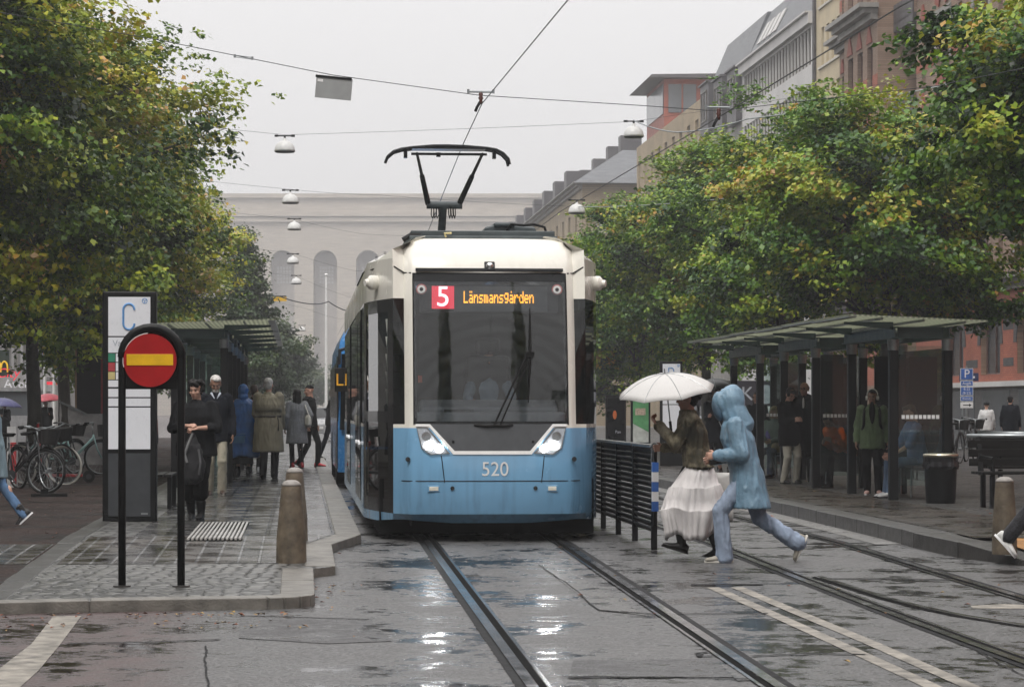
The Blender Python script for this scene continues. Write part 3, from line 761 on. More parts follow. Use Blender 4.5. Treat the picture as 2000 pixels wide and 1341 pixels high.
skin_patch('door_window', 5.35, 7.45, 1.40, 2.48, M['doorglass'], -1, -.01, dr_); skin_patch('door_window', 5.35, 7.45, .45, 1.28, M['sideglass'], -1, -.01, dr_); skin_patch('door_rail', 5.35, 7.45, 1.28, 1.40, M['black'], -1, -.004, dr_)
bm = BM(); tube(bm, [(-1.20, .72, 1.02), (-1.21, .72, 1.12)], .03, 10); obj('door_handle', bm, M['chrome'], dr_)
bm = BM()
for q in range(5):                                   # pale plates painted as a reflection seen in the door glass
    box(bm, (-1.02, .98, 1.55 + q * .19), (.02, .66, .184), rz=-.24, ry=-.10)
obj('door_reflection_plate', bm, P('painted_reflection', (.5, .52, .47), .6), dr_)
for sd in (-1, 1):
    ds = [(3.2, 4.6), (4.62, 6.0), (9.6, 10.9), (10.92, 12.2)]
    y = 1.97
    for k, (a, b) in enumerate(ds + [(TEND, TEND)]):
        if a - y > .3:
            n = max(1, round((a - y) / 1.8))
            for i in range(n): side_patch('side_window', y + (a - y) * i / n + .02, y + (a - y) * (i + 1) / n - .02, 1.27, 2.60, M['sideglass'], off=-.004, side=sd)
        if b > a:
            d_ = side_patch('side_door', a, b - .02, .34, 2.60, M['black'], off=.006, side=sd, th=.03)
            side_patch('door_pane', a + .12, b - .14, .55, 2.48, M['sideglass'], d_, off=.010, side=sd)
            bm = BM(); cyl(bm, (sd * 1.345, a + .1, 1.0), .04, .03, 14, axis='x'); obj('door_button', bm, M['chrome'], d_)
        y = b
bm = BM(); box(bm, (0, 8, 1.95), (2.3, 11.5, .02)); box(bm, (0, 8.2, .75), (2.5, 12.4, .03)); box(bm, (0, TEND - .05, 1.9), (2.5, .03, 2.2)); obj('saloon_interior', bm, M['inside'], tram)
# camera pods high on the corners
for s in (-1, 1):
    bm = BM(); c = V((s * 1.235, 1.02, 2.815))
    tube(bm, [c - V((s * .13, -.06, -.0)), c, c + V((s * .04, -.02, 0)), c + V((s * .065, -.03, 0))], [.07, .083, .08, .05], 20)
    tube(bm, [c + V((s * .05, -.02, 0)), c + V((s * .10, -.04, -.005))], [.045, .038], 16); obj('camera_pod', bm, M['cream'], tram, auto=40)
for s in (-1, 1):
    bm = BM()
    for i in range(2):
        for j in range(5): box(bm, (s * (1.20 - i * .085), .86 + .35 * (1 - i), 3.045 + j * .016 + i * .03), (.02, .03, .007), rz=-s * .3)
    obj('roof_vent', bm, M['dkgrey'], tram)
# roof gear
bm = BM(); box(bm, (0, 3.2, 3.375), (1.62, 3.6, .09)); box(bm, (0, 1.35, 3.335), (1.66, .06, .045)); box(bm, (0, 9, 3.36), (1.7, 6, .1))
rg = obj('roof_frame', bm, M['roofgrey'], tram, bevel=.01)
bm = BM(); prism(bm, [(-.3, 0), (-.28, .1), (-.12, .14), (.3, .1), (.34, 0)], 1.2, Matrix.Translation((.36, 3.4, 3.42)) @ Matrix.Rotation(R(90), 4, 'X')); box(bm, (.3, 2.4, 3.545), (.24, .5, .05)); obj('roof_unit', bm, M['roofgrey'], rg, bevel=.02)
bm = BM(); tube(bm, [(.32, 2.0, 3.47), (.36, 1.9, 3.53), (.5, 1.9, 3.52), (.62, 1.9, 3.53), (.74, 1.9, 3.50), (.78, 1.9, 3.38)], .016, 8); obj('roof_cable', bm, M['rubber'], rg); bm = BM(); tube(bm, [(-.7, 1.4, 3.36), (-.82, 1.4, 3.36), (-.9, 1.4, 3.31)], .03, 8); obj('roof_plug', bm, M['rubber'], rg)
bm = BM(); tube(bm, [(-.42, 1.3, 3.34), (-.44, 1.3, 3.38), (-.36, 1.3, 3.385)], .012, 8); obj('roof_hose', bm, P('hose_yellow', (.5, .42, .2), .5), rg)
# pantograph
pg = tag(bpy.data.objects.new('pantograph', bpy.data.meshes.new('pantograph')), None); COL.objects.link(pg); pg.parent = tram
bm = BM(); y0 = 9.4
tube(bm, [(0, y0 + 1.3, 3.4), (.0, y0, 4.33)], [.06, .055], 12); box(bm, (0, y0 + 1.3, 3.42), (.7, .5, .08))
tube(bm, [(-.24, y0, 4.34), (.27, y0, 4.34)], .055, 12)
obj('lower_arm', bm, M['roofgrey'], pg)
zt = 4.99; yh = y0 - .9
for s, xt in ((-1, -.42), (1, .50)):
    bm = BM(); xb = -.22 if s < 0 else .23; m_ = V((xb + (xt - xb) * .55, y0 - .5, 4.37 + (zt - 4.37) * .55))
    tube(bm, [(xb, y0, 4.36), m_], [.042, .036], 10); tube(bm, [m_, (xt, yh, zt)], [.024, .02], 10); obj('upper_arm', bm, M['black'], pg)
bm = BM()
for dy in (-.14, .14):
    xs_ = [(-.86, 4.86), (-.83, 4.93), (-.75, 5.0), (-.64, 5.035), (-.5, 5.055), (-.2, 5.082), (0.0, 5.085), (.25, 5.078), (.55, 5.055), (.68, 5.035), (.78, 4.985), (.85, 4.91), (.87, 4.83)]
    tube(bm, [(x, yh + dy, z) for x, z in xs_], .02, 8)
box(bm, (.02, yh, 5.052), (1.02, .34, .03)); tube(bm, [(-.5, yh, zt - .01), (.56, yh, zt - .01)], .018, 8)
for x in (-.58, .66): box(bm, (x, yh, 4.98), (.05, .12, .12))
box(bm, (-.12, yh, 4.97), (.06, .05, .06))
obj('collector_head', bm, M['black'], pg)
bm = BM()
for s in (-1, 1):
    for k_ in range(3):
        x = s * (.07 + .035 * k_); tube(bm, [(x, y0 - .03, 4.30), (x + .005, y0 - .05, 4.2), (x + s * .02, y0 - .03, 4.15), (x + s * .035, y0, 4.2), (x + s * .03, y0, 4.3)], .008, 6)
obj('spring_loop', bm, M['rubber'], pg)
# floor box deepened towards the road to shut light out, bogies
bm = BM(); box(bm, (0, 7.5, .36), (2.36, 13.4, .6)); box(bm, (0, .55, .34), (1.7, .5, .36)); obj('underframe_light_block', bm, M['void'], tram)
for y in (2.6, 8.2, 13.0):
    bm = BM(); box(bm, (0, y, .33), (1.72, 2.0, .58)); bg = obj('bogie', bm, M['void'], tram)
    for yy in (-.7, .7):
        for s in (-1, 1):
            bm = BM(); cyl(bm, (s * .7175, y + yy, .32), .3, .12, 24, axis='x'); obj('wheel', bm, M['dkmetal'], bg)

# ------------------------------------------------------------------ blue bus behind the tram
M['busblue'] = P('bus_blue', (.045, .21, .50), .25, var=.1, coat=.4)
bus = thing('bus', 'deep blue bus standing behind the tram, only its rounded corner showing', 'bus', S(1.93, 45.0), ANG)
bm = BM(); secs = []
for z, i_, fr_ in ((.3, 0, .05), (1.0, 0, 0), (1.9, .0, .25), (2.6, .04, .62), (2.85, .14, .85), (2.98, .4, 1.1)):
    w_ = 1.27 - i_; secs.append([bm.verts.new((x, y, z)) for x, y in ((-w_, 11.5), (-w_, fr_ + .45), (-w_ + .25, fr_ + .1), (0, fr_), (w_ - .25, fr_ + .1), (w_, fr_ + .45), (w_, 11.5))])
bridge(bm, secs); obj('body', bm, M['busblue'], bus, auto=35)
for sd in (-1, 1):
    bm = BM()
    for k_ in range(5): box(bm, (sd * 1.272, 2.6 + k_ * 1.9, 1.75), (.02, 1.8, 1.0))
    obj('side_window', bm, M['black'], bus)
    bm = BM(); box(bm, (sd * 1.272, 1.0, 1.35), (.02, 1.0, 2.0)); obj('door', bm, M['black'], bus)
    for yy in (2.2, 8.6): 
        bm = BM(); cyl(bm, (sd * 1.15, yy, .48), .48, .26, 28, axis='x'); obj('wheel', bm, M['rubber'], bus)
bm = BM(); face(bm, [(-1.0, .02, 1.05), (1.0, .02, 1.05), (.98, .5, 2.4), (-.98, .5, 2.4)]); face(bm, [(-1.0, .0, 1.05), (-1.24, .3, 1.05), (-1.2, .8, 2.4), (-.98, .48, 2.4)]); obj('windscreen', bm, M['black'], bus)
bm = BM(); tube(bm, [(-1.1, .5, 2.5), (-1.24, .1, 2.45), (-1.25, .05, 2.2)], .03, 10); box(bm, (-1.25, .05, 1.93), (.17, .14, .42)); mi_ = obj('mirror', bm, M['rubber'], bus, bevel=.03)
text('lettering', 'L', .30, P('yellow_letter', (.85, .42, .02), .5), mi_, (-1.25, -.024, 1.92))
# ------------------------------------------------------------------ facades
def facade(bm, W, H, ops, y=0.0, depth=.28, x0=0.0, z0=0.0, mi=0, mr=0):
    "wall in the xz plane with real openings; ops = (x0, x1, z0, z1, arched)"
    E = 1e-4
    xs = sorted({x0, x0 + W} | {round(a, 4) for o in ops for a in o[:2]}); zs = sorted({z0, H} | {round(a, 4) for o in ops for a in o[2:4]})
    for a, b in zip(xs, xs[1:]):
        for c, d in zip(zs, zs[1:]):
            mx_, mz = (a + b) / 2, (c + d) / 2
            if any(o[0] < mx_ < o[1] and o[2] < mz < o[3] for o in ops): continue
            face(bm, [(a, y, c), (b, y, c), (b, y, d), (a, y, d)], mi)
    for o in ops:
        a, b, c, d = o[:4]; arch = len(o) > 4 and o[4]
        edge = [(a, c)]
        if arch:
            r = (b - a) / 2; cx = (a + b) / 2; zc = d - r; N = 12
            arc = [(cx - r * math.cos(PI * k / N), zc + r * math.sin(PI * k / N)) for k in range(N + 1)]
            for k in range(N):
                p, q = arc[k], arc[k + 1]
                face(bm, [(p[0], y, p[1]), (q[0], y, q[1]), (q[0], y, d), (p[0], y, d)] if abs(p[1] - d) > E and abs(q[1] - d) > E else ([(p[0], y, p[1]), (q[0], y, q[1]), (p[0], y, d)] if abs(p[1] - d) > E else [(p[0], y, p[1]), (q[0], y, q[1]), (q[0], y, d)]), mi)
            edge += arc + [(b, c)]
        else: edge += [(a, d), (b, d), (b, c)]
        for p, q in zip(edge, edge[1:] + edge[:1]):
            if abs(p[0] - q[0]) + abs(p[1] - q[1]) < E: continue
            face(bm, [(p[0], y, p[1]), (q[0], y, q[1]), (q[0], y + depth, q[1]), (p[0], y + depth, p[1])], mr)
WCACHE = {}
def window(parent, x0, x1, z0, z1, y=.2, arch=False, fm=None, gm=None, nx=2, nz=1, fw=.07):
    key = (round(x1 - x0, 2), round(z1 - z0, 2), arch, id(fm), id(gm), nx, nz)
    if key not in WCACHE:
        w_, h_ = x1 - x0, z1 - z0; bm = BM(); g = BM()
        if arch:
            r = w_ / 2; pts = [(-r, 0)] + [(-r * math.cos(PI * k / 12), h_ - r + r * math.sin(PI * k / 12)) for k in range(13)] + [(r, 0)]
            tube(bm, [(p[0] * .97, 0, p[1] * .985 + .02) for p in pts], fw * .6, 4, closed=True); face(g, [(p[0], .03, p[1]) for p in pts])
        else:
            for sx_ in (-1, 1): box(bm, (sx_ * (w_ / 2 - fw / 2), 0, h_ / 2), (fw, .07, h_))
            for zz in (fw / 2, h_ - fw / 2): box(bm, (0, 0, zz), (w_ - 2 * fw, .07, fw))
            face(g, [(-w_ / 2, .03, 0), (w_ / 2, .03, 0), (w_ / 2, .03, h_), (-w_ / 2, .03, h_)])
        for i in range(1, nx): box(bm, (-w_ / 2 + w_ * i / nx, -.005, h_ / 2 - (w_ * .12 if arch else 0)), (fw * .8, .06, h_ - (w_ * .25 if arch else 2 * fw)))
        for i in range(1, nz): box(bm, (0, -.01, h_ * i / nz), (w_ - 2 * fw, .05, fw * .7))
        a = bpy.data.meshes.new('window'); bm.to_mesh(a); bm.free(); b = bpy.data.meshes.new('pane'); g.to_mesh(b); g.free()
        WCACHE[key] = (a, b)
    a, b = WCACHE[key]
    o = link('window', a, parent, fm); o.location = ((x0 + x1) / 2, y, z0)
    p = link('pane', b, o, gm); return o
M['bk_pink'] = BRICK('pinkish_brick', (.26, .165, .115), (.34, .23, .165), (.2, .155, .12))
M['bk_red'] = BRICK('red_brick', (.36, .095, .055), (.43, .125, .07), (.2, .09, .065))
M['bk_dark'] = BRICK('dark_brick', (.06, .058, .06), (.10, .095, .095), (.045, .043, .042))
M['bk_yel'] = BRICK('yellow_brick', (.36, .28, .17), (.42, .33, .21), (.3, .24, .17))
M['stone'] = P('grey_stone', (.26, .25, .235), .7, var=.25, scale=1.2, bump=.3, bscale=20)
M['plaster_cream'] = P('cream_plaster', (.52, .44, .30), .8, var=.1, scale=.8)
M['plaster_white'] = P('white_concrete', (.55, .54, .53), .75, var=.12, scale=.5, stretch=(1, 1, .3))
M['slate'] = P('slate_roof', (.12, .125, .135), .5, var=.3, scale=3, stretch=(.4, .4, 3))
M['slate_dark'] = P('dark_cladding', (.075, .07, .075), .5, var=.25, scale=1.5)
M['redclad'] = P('red_cladding', (.30, .085, .055), .6, var=.2, scale=2)
M['winglass'] = P('window_glass', (.035, .042, .05), .06, var=.5, scale=.7, spec=.8)
M['winglass2'] = P('pale_window_glass', (.09, .10, .11), .05, var=.5, scale=.4, spec=1)
M['frame_w'] = P('pale_frame', (.5, .48, .42), .5); M['frame_b'] = P('brown_frame', (.10, .045, .035), .5); M['frame_g'] = P('bronze_frame', (.12, .105, .09), .45); M['frame_r'] = P('red_frame', (.34, .10, .07), .5)
M['beige'] = P('beige_stone', (.40, .355, .30), .8, var=.2, scale=.9, stretch=(.5, 1, 6))
M['beige_niche'] = P('haze_lightened_stone', (.40, .37, .345), .8, var=.15, scale=.4)  # niche backs, colour lightened so they fade as if in haze

FX = 24.0
RZ = ANG - PI / 2
def block(name, label, la, lb, x=FX, rz=RZ, cat='building'):
    "root at the far end of a front on the right-hand side of the street; local x runs towards the camera, y into the house"
    return thing(name, label, cat, S(x, lb, PHR if x > 0 else PH), rz)

# --- brick house with bays (nearest on the right)
l1 = SL(FX, 1640); B1 = block('brick_building', 'pink and red banded brick house with arched red window heads above the bus shelter', 70, l1)
W1 = l1 - 70; xl = lambda u: l1 - SL(FX, u)
bay0, bay1, rec1 = xl(1685), xl(1752), xl(1790)
H1 = 23.5; ops = []; wins = []
def win1(a, b, c, d, arch=False, y=.22, nx=2, nz=2): ops.append((a, b, c, d, arch)); wins.append((a, b, c, d, arch, y, nx, nz))
for z in (6.6, 10.0, 13.4, 17.9):
    win1(.5, .95, z, z + 2.6, nx=1); win1(2.6, 4.2, z, z + 2.7)
    for q in (rec1 + .9,): win1(q, q + .55, z, z + 2.7, nx=1)
    q = rec1 + 3.2
    while q < W1 - 2.5: win1(q, q + 1.9, z, z + 2.7); win1(q + 3.2, q + 3.75, z, z + 2.7, nx=1); q += 5.4
xw = xl(1987)
for q in (xw - 9.5, xw - 4.6, xw, xw + 4.8): win1(q, q + 2.5, 2.45, 4.75, True, nx=2, nz=1)
bm = BM()
main = [o for o in ops]
facade(bm, bay0, H1, [o for o in main if o[1] <= bay0])
facade(bm, rec1 - bay1, H1, [], y=1.6, x0=bay1)
facade(bm, W1 - rec1, H1, [o for o in main if o[0] >= rec1], x0=rec1)
for x_, y0_, y1_ in ((bay1, -.8, 1.6), (rec1, 0, 1.6), (bay0, -.8, 0), (W1, 0, 12)): face(bm, [(x_, y0_, 0), (x_, y1_, 0), (x_, y1_, H1), (x_, y0_, H1)])
bops = []
for z in (6.6, 10.0, 13.3, 17.9):
    for k_ in range(3): a = bay0 + .75 + k_ * 1.85; bops.append((a, a + 1.0, z, z + 2.75))
facade(bm, bay1 - bay0, H1, bops, y=-.8, x0=bay0)
face(bm, [(0, 0, H1), (W1, 0, H1), (W1, 12, H1), (0, 12, H1)])
obj('wall', bm, M['bk_pink'], B1)
for o in bops: window(B1, *o[:4], y=-.6, fm=M['frame_b'], gm=M['winglass'], nx=1, nz=2)
for o in wins: window(B1, *o[:4], y=o[5], arch=o[4], fm=M['frame_b'], gm=M['winglass2'] if o[1] - o[0] > 1 else M['winglass'], nx=o[6], nz=o[7])
def courses(zs, m, y, a, b, proud=.012, name='brick_band'):
    bm = BM()
    for z0_, z1_ in zs: box(bm, ((a + b) / 2, y - proud / 2, (z0_ + z1_) / 2), (b - a - .004, proud, z1_ - z0_))
    obj(name, bm, m, B1)
def gaps(a, b, z0_, z1_, os):      # stretches of a band that miss the openings
    cut = sorted([(o[0], o[1]) for o in os if o[2] < z1_ and o[3] > z0_]); r = []; x = a
    for p, q in cut:
        if p > x and p < b: r.append((x, p))
        x = max(x, q)
    if x < b: r.append((x, b))
    return r
bm = BM(); bm2 = BM(); bm3 = BM()
for (a, b, y, os) in ((0, bay0, 0, main), (bay0, bay1, -.8, bops), (rec1, W1, 0, main)):
    for z0_, z1_ in ((14.3, 14.8), (11.0, 11.5), (7.5, 8.0), (18.9, 19.4)):
        for p, q in gaps(a, b, z0_, z1_, os): box(bm, ((p + q) / 2, y - .004, (z0_ + z1_) / 2), (q - p, .012, z1_ - z0_))
    for z0_, z1_ in ((2.2, 5.35),):
        for p, q in gaps(a, b, z0_, z1_, [o for o in os if o[3] < 5]): box(bm, ((p + q) / 2, y - .004, (z0_ + z1_) / 2), (q - p, .012, z1_ - z0_))
for o in wins:
    if o[4]:
        box(bm, ((o[0] + o[1]) / 2, -.004, 5.05), (o[1] - o[0], .012, .6)); box(bm, ((o[0] + o[1]) / 2, -.004, 2.325), (o[1] - o[0], .012, .25))
each('red_brick_band', bm, M['bk_red'], B1)
for z0_, z1_ in ((3.95, 4.35), (2.72, 3.0)):
    for p, q in gaps(rec1, W1, z0_, z1_, [(o[0] - .42, o[1] + .42, o[2], o[3] + .42) for o in main if o[3] < 5]): box(bm2, ((p + q) / 2, -.012, (z0_ + z1_) / 2), (q - p, .02, z1_ - z0_))
def arch_ring(bm, cx, zc, r0, r1, y, t, n=14, a0=0, a1=PI):
    pts = [(cx - r0 * math.cos(a0 + (a1 - a0) * k / n), zc + r0 * math.sin(a0 + (a1 - a0) * k / n)) for k in range(n + 1)]
    pt2 = [(cx - r1 * math.cos(a0 + (a1 - a0) * k / n), zc + r1 * math.sin(a0 + (a1 - a0) * k / n)) for k in range(n + 1)]
    prism(bm, pts + pt2[::-1], t, Matrix.Translation((0, y, 0)) @ Matrix.Rotation(R(90), 4, 'X'))
for o in wins:
    if o[4]: arch_ring(bm2, (o[0] + o[1]) / 2, 4.75 - 1.25, 1.26, 1.62, -.012, .03)
obj('dark_brick_trim', bm2, M['bk_dark'], B1)
bm2 = BM()
for o in wins:
    if not o[4] and o[1] - o[0] > 1:
        arch_ring(bm3, (o[0] + o[1]) / 2, o[3] + .1, .55, 1.15, -.012, .05, 10, R(20), R(160))
        arch_ring(bm2, (o[0] + o[1]) / 2, o[3] - .15, 1.16, 1.42, -.010, .03, 8, R(5), R(175)) if 0 else None
        for s_ in (-1, 1): box(bm2, ((o[0] + o[1]) / 2 + s_ * ((o[1] - o[0]) / 2 + .16), -.015, o[3] - .9), (.3, .03, 1.9))
        box(bm2, ((o[0] + o[1]) / 2, -.04, o[2] - .08), (o[1] - o[0] + .5, .14, .14)); box(bm2, ((o[0] + o[1]) / 2, -.03, o[3] + .1), (o[1] - o[0] + .6, .05, .2))
for o in bops:
    cx = (o[0] + o[1]) / 2; prism(bm3, [(cx - .5, o[3] + .12), (cx + .5, o[3] + .12), (cx + .12, o[3] + .75), (cx + .1, o[3] + 1.05), (cx - .1, o[3] + 1.05), (cx - .12, o[3] + .75)], .05, Matrix.Translation((0, -.812, 0)) @ Matrix.Rotation(R(90), 4, 'X'))
for o in wins:
    if not o[4] and o[1] - o[0] < 1:
        cx = (o[0] + o[1]) / 2; prism(bm3, [(cx - .36, o[3] + .12), (cx + .36, o[3] + .12), (cx + .1, o[3] + .75), (cx - .1, o[3] + .75)], .05, Matrix.Translation((0, -.012, 0)) @ Matrix.Rotation(R(90), 4, 'X'))
each('red_window_head', bm3, P('red_terracotta', (.27, .065, .04), .7, var=.25, scale=8), B1); each('stone_surround', bm2, M['stone'], B1)
def cornice(bm, a, b, y, z, h=.5, out=.5):
    for k_, (o_, zz, hh) in enumerate(((out * .35, z - h * .72, h * .36), (out * .7, z - h * .4, h * .28), (out, z - h * .13, h * .26))): box(bm, ((a + b) / 2, y - o_ / 2, zz), (b - a + .02 + o_ * (.6 if k_ == 2 else .2), o_, hh))
bm = BM(); cornice(bm, 0, bay0, 0, 17.6, .6, .7); cornice(bm, bay0, bay1, -.8, 17.6, .7, .8); cornice(bm, rec1, W1, 0, 18.0 - .45, .3, .25); cornice(bm, rec1, W1, 0, 5.75, .5, .6); cornice(bm, 0, bay0, 0, 5.75, .5, .6); cornice(bm, bay0, bay1, -.8, 5.75, .5, .6); obj('cornice', bm, M['stone'], B1)
for z in (9.3, 12.8, 16.6):
    bm = BM(); box(bm, ((bay1 + rec1) / 2, .7, z), (rec1 - bay1 - .02, 1.7, .35)); box(bm, ((bay1 + rec1) / 2, -.12, z + .5), (rec1 - bay1 - .04, .06, .8)); obj('balcony', bm, M['slate_dark'], B1)
bm = BM(); box(bm, ((rec1 + W1) / 2, -.07, 2.12), (W1 - rec1, .16, .18)); obj('string_course', bm, M['plaster_white'], B1)
q = rec1 + .6; bm = BM()
while q < W1 - 3: box(bm, (q + 1.8, -.02, .95), (3.5, .06, 1.9)); q += 4.6
obj('shop_front', bm, M['winglass'], B1)
bm = BM(); box(bm, ((rec1 + W1) / 2, -.01, 1.0), (W1 - rec1, .03, 1.98)); obj('base_course', bm, M['bk_dark'], B1)

# --- narrow cream house
l2 = SL(FX, 1588); B2 = block('cream_building', 'narrow cream plastered house with rows of four tall windows between brick and white fronts', l1, l2)
W2 = l2 - l1; ops = []
for z in (2.8, 5.6, 8.4, 11.2, 14.3, 17.1, 19.9):
    for u0 in (1598, 1608, 1618, 1628): a = l2 - SL(FX, u0); ops.append((a, a + .62, z + .1, z + 1.85))
bm = BM(); facade(bm, W2, 23, ops, y=.15); face(bm, [(0, .15, 23), (W2, .15, 23), (W2, 12, 23), (0, 12, 23)]); obj('wall', bm, M['plaster_cream'], B2)
for o in ops: window(B2, *o, y=.3, fm=M['frame_w'], gm=M['winglass'], nx=1, nz=1)
bm = BM()
for z in (2.8, 5.6, 8.4, 11.2, 14.3, 17.1, 19.9): box(bm, (W2 / 2 + .1, .12, z), (W2 - 1.2, .1, .1))
each('sill', bm, M['frame_w'], B2)
bm = BM(); tube(bm, [(-.02, .05, 0), (-.02, .05, 23)], .09, 8); obj('downpipe', bm, M['slate_dark'], B2)

# --- white house with ribbon windows and a dark mansard
l3 = SL(FX, 1450); B3 = block('white_building', 'long white office front with brown ribbon windows and dark slate mansard', l2, l3)
W3 = l3 - l2; ops = []; n = 22
for z in (3.2, 6.1, 9.0, 11.9, 14.8, 17.5):
    for k_ in range(n): a = .5 + (W3 - 1) * k_ / n; ops.append((a + .04, a + (W3 - 1) / n - .04, z, z + 1.75))
bm = BM(); facade(bm, W3, 19.9, ops, y=.0, depth=.2); obj('wall', bm, M['plaster_white'], B3)
for o in ops: window(B3, *o, y=.12, fm=M['frame_g'], gm=M['winglass2'] if random.random() < .35 else M['winglass'], nx=1, nz=1, fw=.06)
bm = BM(); box(bm, (W3 / 2, -.12, 19.62), (W3, .24, .5)); box(bm, (W3 / 2, -.2, 19.9), (W3, .4, .08)); obj('fascia', bm, M['plaster_white'], B3)
bm = BM(); prism(bm, [(0.1, 19.94), (1.6, 22.9), (10, 23.4), (10, 19.94)], W3, Matrix(((0, 0, 1, 0), (1, 0, 0, 0), (0, 1, 0, 0), (0, 0, 0, 1)))); rf = obj('roof', bm, M['slate'], B3)
bm = BM()
for k_ in range(4): box(bm, (2.2 + k_ * 1.5, .78, 21.4), (.9, .06, 1.3), rx=-R(27))
obj('skylight', bm, M['plaster_white'], rf)

# --- dark clad house with dormers
l4 = SL(FX, 1376); B4 = block('dark_building', 'dark grey clad house with boxy dormers beside the white ribbon window front', l3, l4)
W4 = l4 - l3; ops = []
for z in (3.5, 6.9, 10.3, 13.7):
    for k_ in range(5): a = .8 + k_ * (W4 - 1) / 5; ops.append((a, a + 1.4, z, z + 2.1))
bm = BM(); facade(bm, W4, 17, ops); face(bm, [(0, 0, 0), (0, 12, 0), (0, 12, 17), (0, 0, 17)]); obj('wall', bm, M['stone'], B4)
for o in ops: window(B4, *o, y=.2, fm=M['frame_w'], gm=M['winglass'])
bm = BM(); prism(bm, [(0, 17), (0, 19.6), (1.4, 22.9), (10, 23.3), (10, 17)], W4, Matrix(((0, 0, 1, 0), (1, 0, 0, 0), (0, 1, 0, 0), (0, 0, 0, 1)))); obj('roof', bm, M['slate'], B4)
for k_, (a, zt_) in enumerate(((.3, 20.3), (5.2, 20.0), (W4 - 3.3, 19.9))):
    bm = BM(); box(bm, (a + 1.5, .9, zt_ - 1.5), (3.0, 2.4, 3.0)); box(bm, (a + 1.5, .85, zt_ + .05), (3.2, 2.6, .1)); d_ = obj('dormer', bm, M['slate_dark'], B4)
    window(d_, a + .5, a + 2.5, zt_ - 2.2, zt_ - .4, y=-.34, fm=M['frame_g'], gm=M['winglass2'])

# --- ochre stone house carrying a red roof pavilion
B5 = block('stone_building', 'ochre stone house carrying a red glazed roof pavilion under a thin flat roof', l4, 182)
W5 = 182 - l4; ops = []
for z in (4, 7.3, 10.6, 14, 16.9):
    for k_ in range(9): a = .8 + k_ * 3.3; ops.append((a, a + 1.3, z, z + 1.9))
bm = BM(); facade(bm, W5, 19.9, ops); face(bm, [(0, 0, 19.9), (W5, 0, 19.9), (W5, 12, 19.9), (0, 12, 19.9)]); obj('wall', bm, M['bk_yel'], B5)
for o in ops: window(B5, *o, y=.2, fm=M['frame_w'], gm=M['winglass'])
bm = BM(); xa, xb = 182 - 178.5, 182 - SL(FX, 1290)
box(bm, ((xa + xb) / 2, .3 + 1.6, 21.6), (xb - xa, 3.3, 3.4)); pv_ = obj('roof_pavilion', bm, M['redclad'], B5)
bm = BM(); prism(bm, [(-.9, 23.3), (-.7, 23.5), (4.6, 23.62), (4.6, 23.3)], xb - xa + 1.6, Matrix(((0, 0, 1, xa - .8), (1, 0, 0, 0), (0, 1, 0, 0), (0, 0, 0, 1)))); obj('flat_roof', bm, M['slate_dark'], pv_)
for a in (.42, 1.42):                                   # big panes looking towards the camera
    bm = BM(); box(bm, (xb + .03, a + .45 + .1, 22.0), (.05, .88, 1.9)); obj('pavilion_window', bm, M['winglass2'], pv_)
bm = BM(); box(bm, ((xa + xb) / 2, .22, 22.0), (xb - xa - .6, .05, 2.0)); obj('pavilion_window', bm, M['winglass2'], pv_)
bm = BM(); box(bm, (xb + .02, 4.6, 21.4), (3.0, 2.6, 3.0)); box(bm, (xb + .8, 5.2, 21.0), (3.4, 2.4, 2.0)); obj('roof_block', bm, M['redclad'], B5)

# --- far house standing forward with hipped roof and chimneys
B6 = block('hipped_building', 'distant brownish house with hipped slate roof and stepped chimneys in the rain haze', 185, 262, x=20.4)
ops = []
for z in (3.5, 6.8, 10.1, 13.6):
    for k_ in range(16): a = 1.5 + k_ * 4.7; ops.append((a, a + 1.6, z, z + 2.2))
bm = BM(); facade(bm, 77, 17.6, ops); facade_end = [(1.0, 3.4, 14.1, 15.9), (1.0, 3.4, 9.5, 11.6), (5, 7.4, 14.1, 15.9)]
bme = BM(); facade(bme, 9, 17.6, facade_end)
for v in bme.verts: v.co = V((77 - v.co.y, v.co.x, v.co.z))
me_ = bpy.data.meshes.new('e'); bme.to_mesh(me_); bme.free(); bm.from_mesh(me_); obj('wall', bm, M['bk_yel'], B6)
for o in ops: window(B6, *o, y=.2, fm=M['frame_w'], gm=M['winglass'])
for o in facade_end:
    for q in range(4):
        bm = BM(); box(bm, (76.85, o[0] + (q + .5) * (o[1] - o[0]) / 4, (o[2] + o[3]) / 2), (.06, (o[1] - o[0]) / 4 - .14, o[3] - o[2])); obj('end_window', bm, M['winglass'], B6)
    bm = BM(); box(bm, (76.9, (o[0] + o[1]) / 2, o[2] - .06), (.3, o[1] - o[0] + .2, .12)); box(bm, (76.92, (o[0] + o[1]) / 2, (o[2] + o[3]) / 2), (.04, o[1] - o[0], o[3] - o[2])); obj('sill', bm, M['frame_w'], B6)
bm = BM(); b_ = [bm.verts.new(q) for q in ((-.6, -.7, 17.6), (77.7, -.7, 17.6), (77.7, 9.6, 17.6), (-.6, 9.6, 17.6))]; t_ = [bm.verts.new(q) for q in ((3, 3.4, 20.4), (73.5, 3.4, 20.4), (73.5, 5.6, 20.4), (3, 5.6, 20.4))]
bm.faces.new(t_); bm.faces.new(b_[::-1])
for k_ in range(4): bm.faces.new((b_[k_], b_[(k_ + 1) % 4], t_[(k_ + 1) % 4], t_[k_]))
rf = obj('roof', bm, M['slate'], B6)
for k_, x in enumerate((70, 62, 52, 42, 30, 18)):
    bm = BM(); box(bm, (x, 4.4, 20.6), (1.4, 1.6, 2.4)); obj('chimney', bm, M['slate_dark'], rf)
for x in (66, 57, 48, 39, 30, 21, 12):
    bm = BM(); box(bm, (x, .9, 18.6), (1.8, 2.0, 1.7)); obj('dormer', bm, M['slate_dark'], rf)
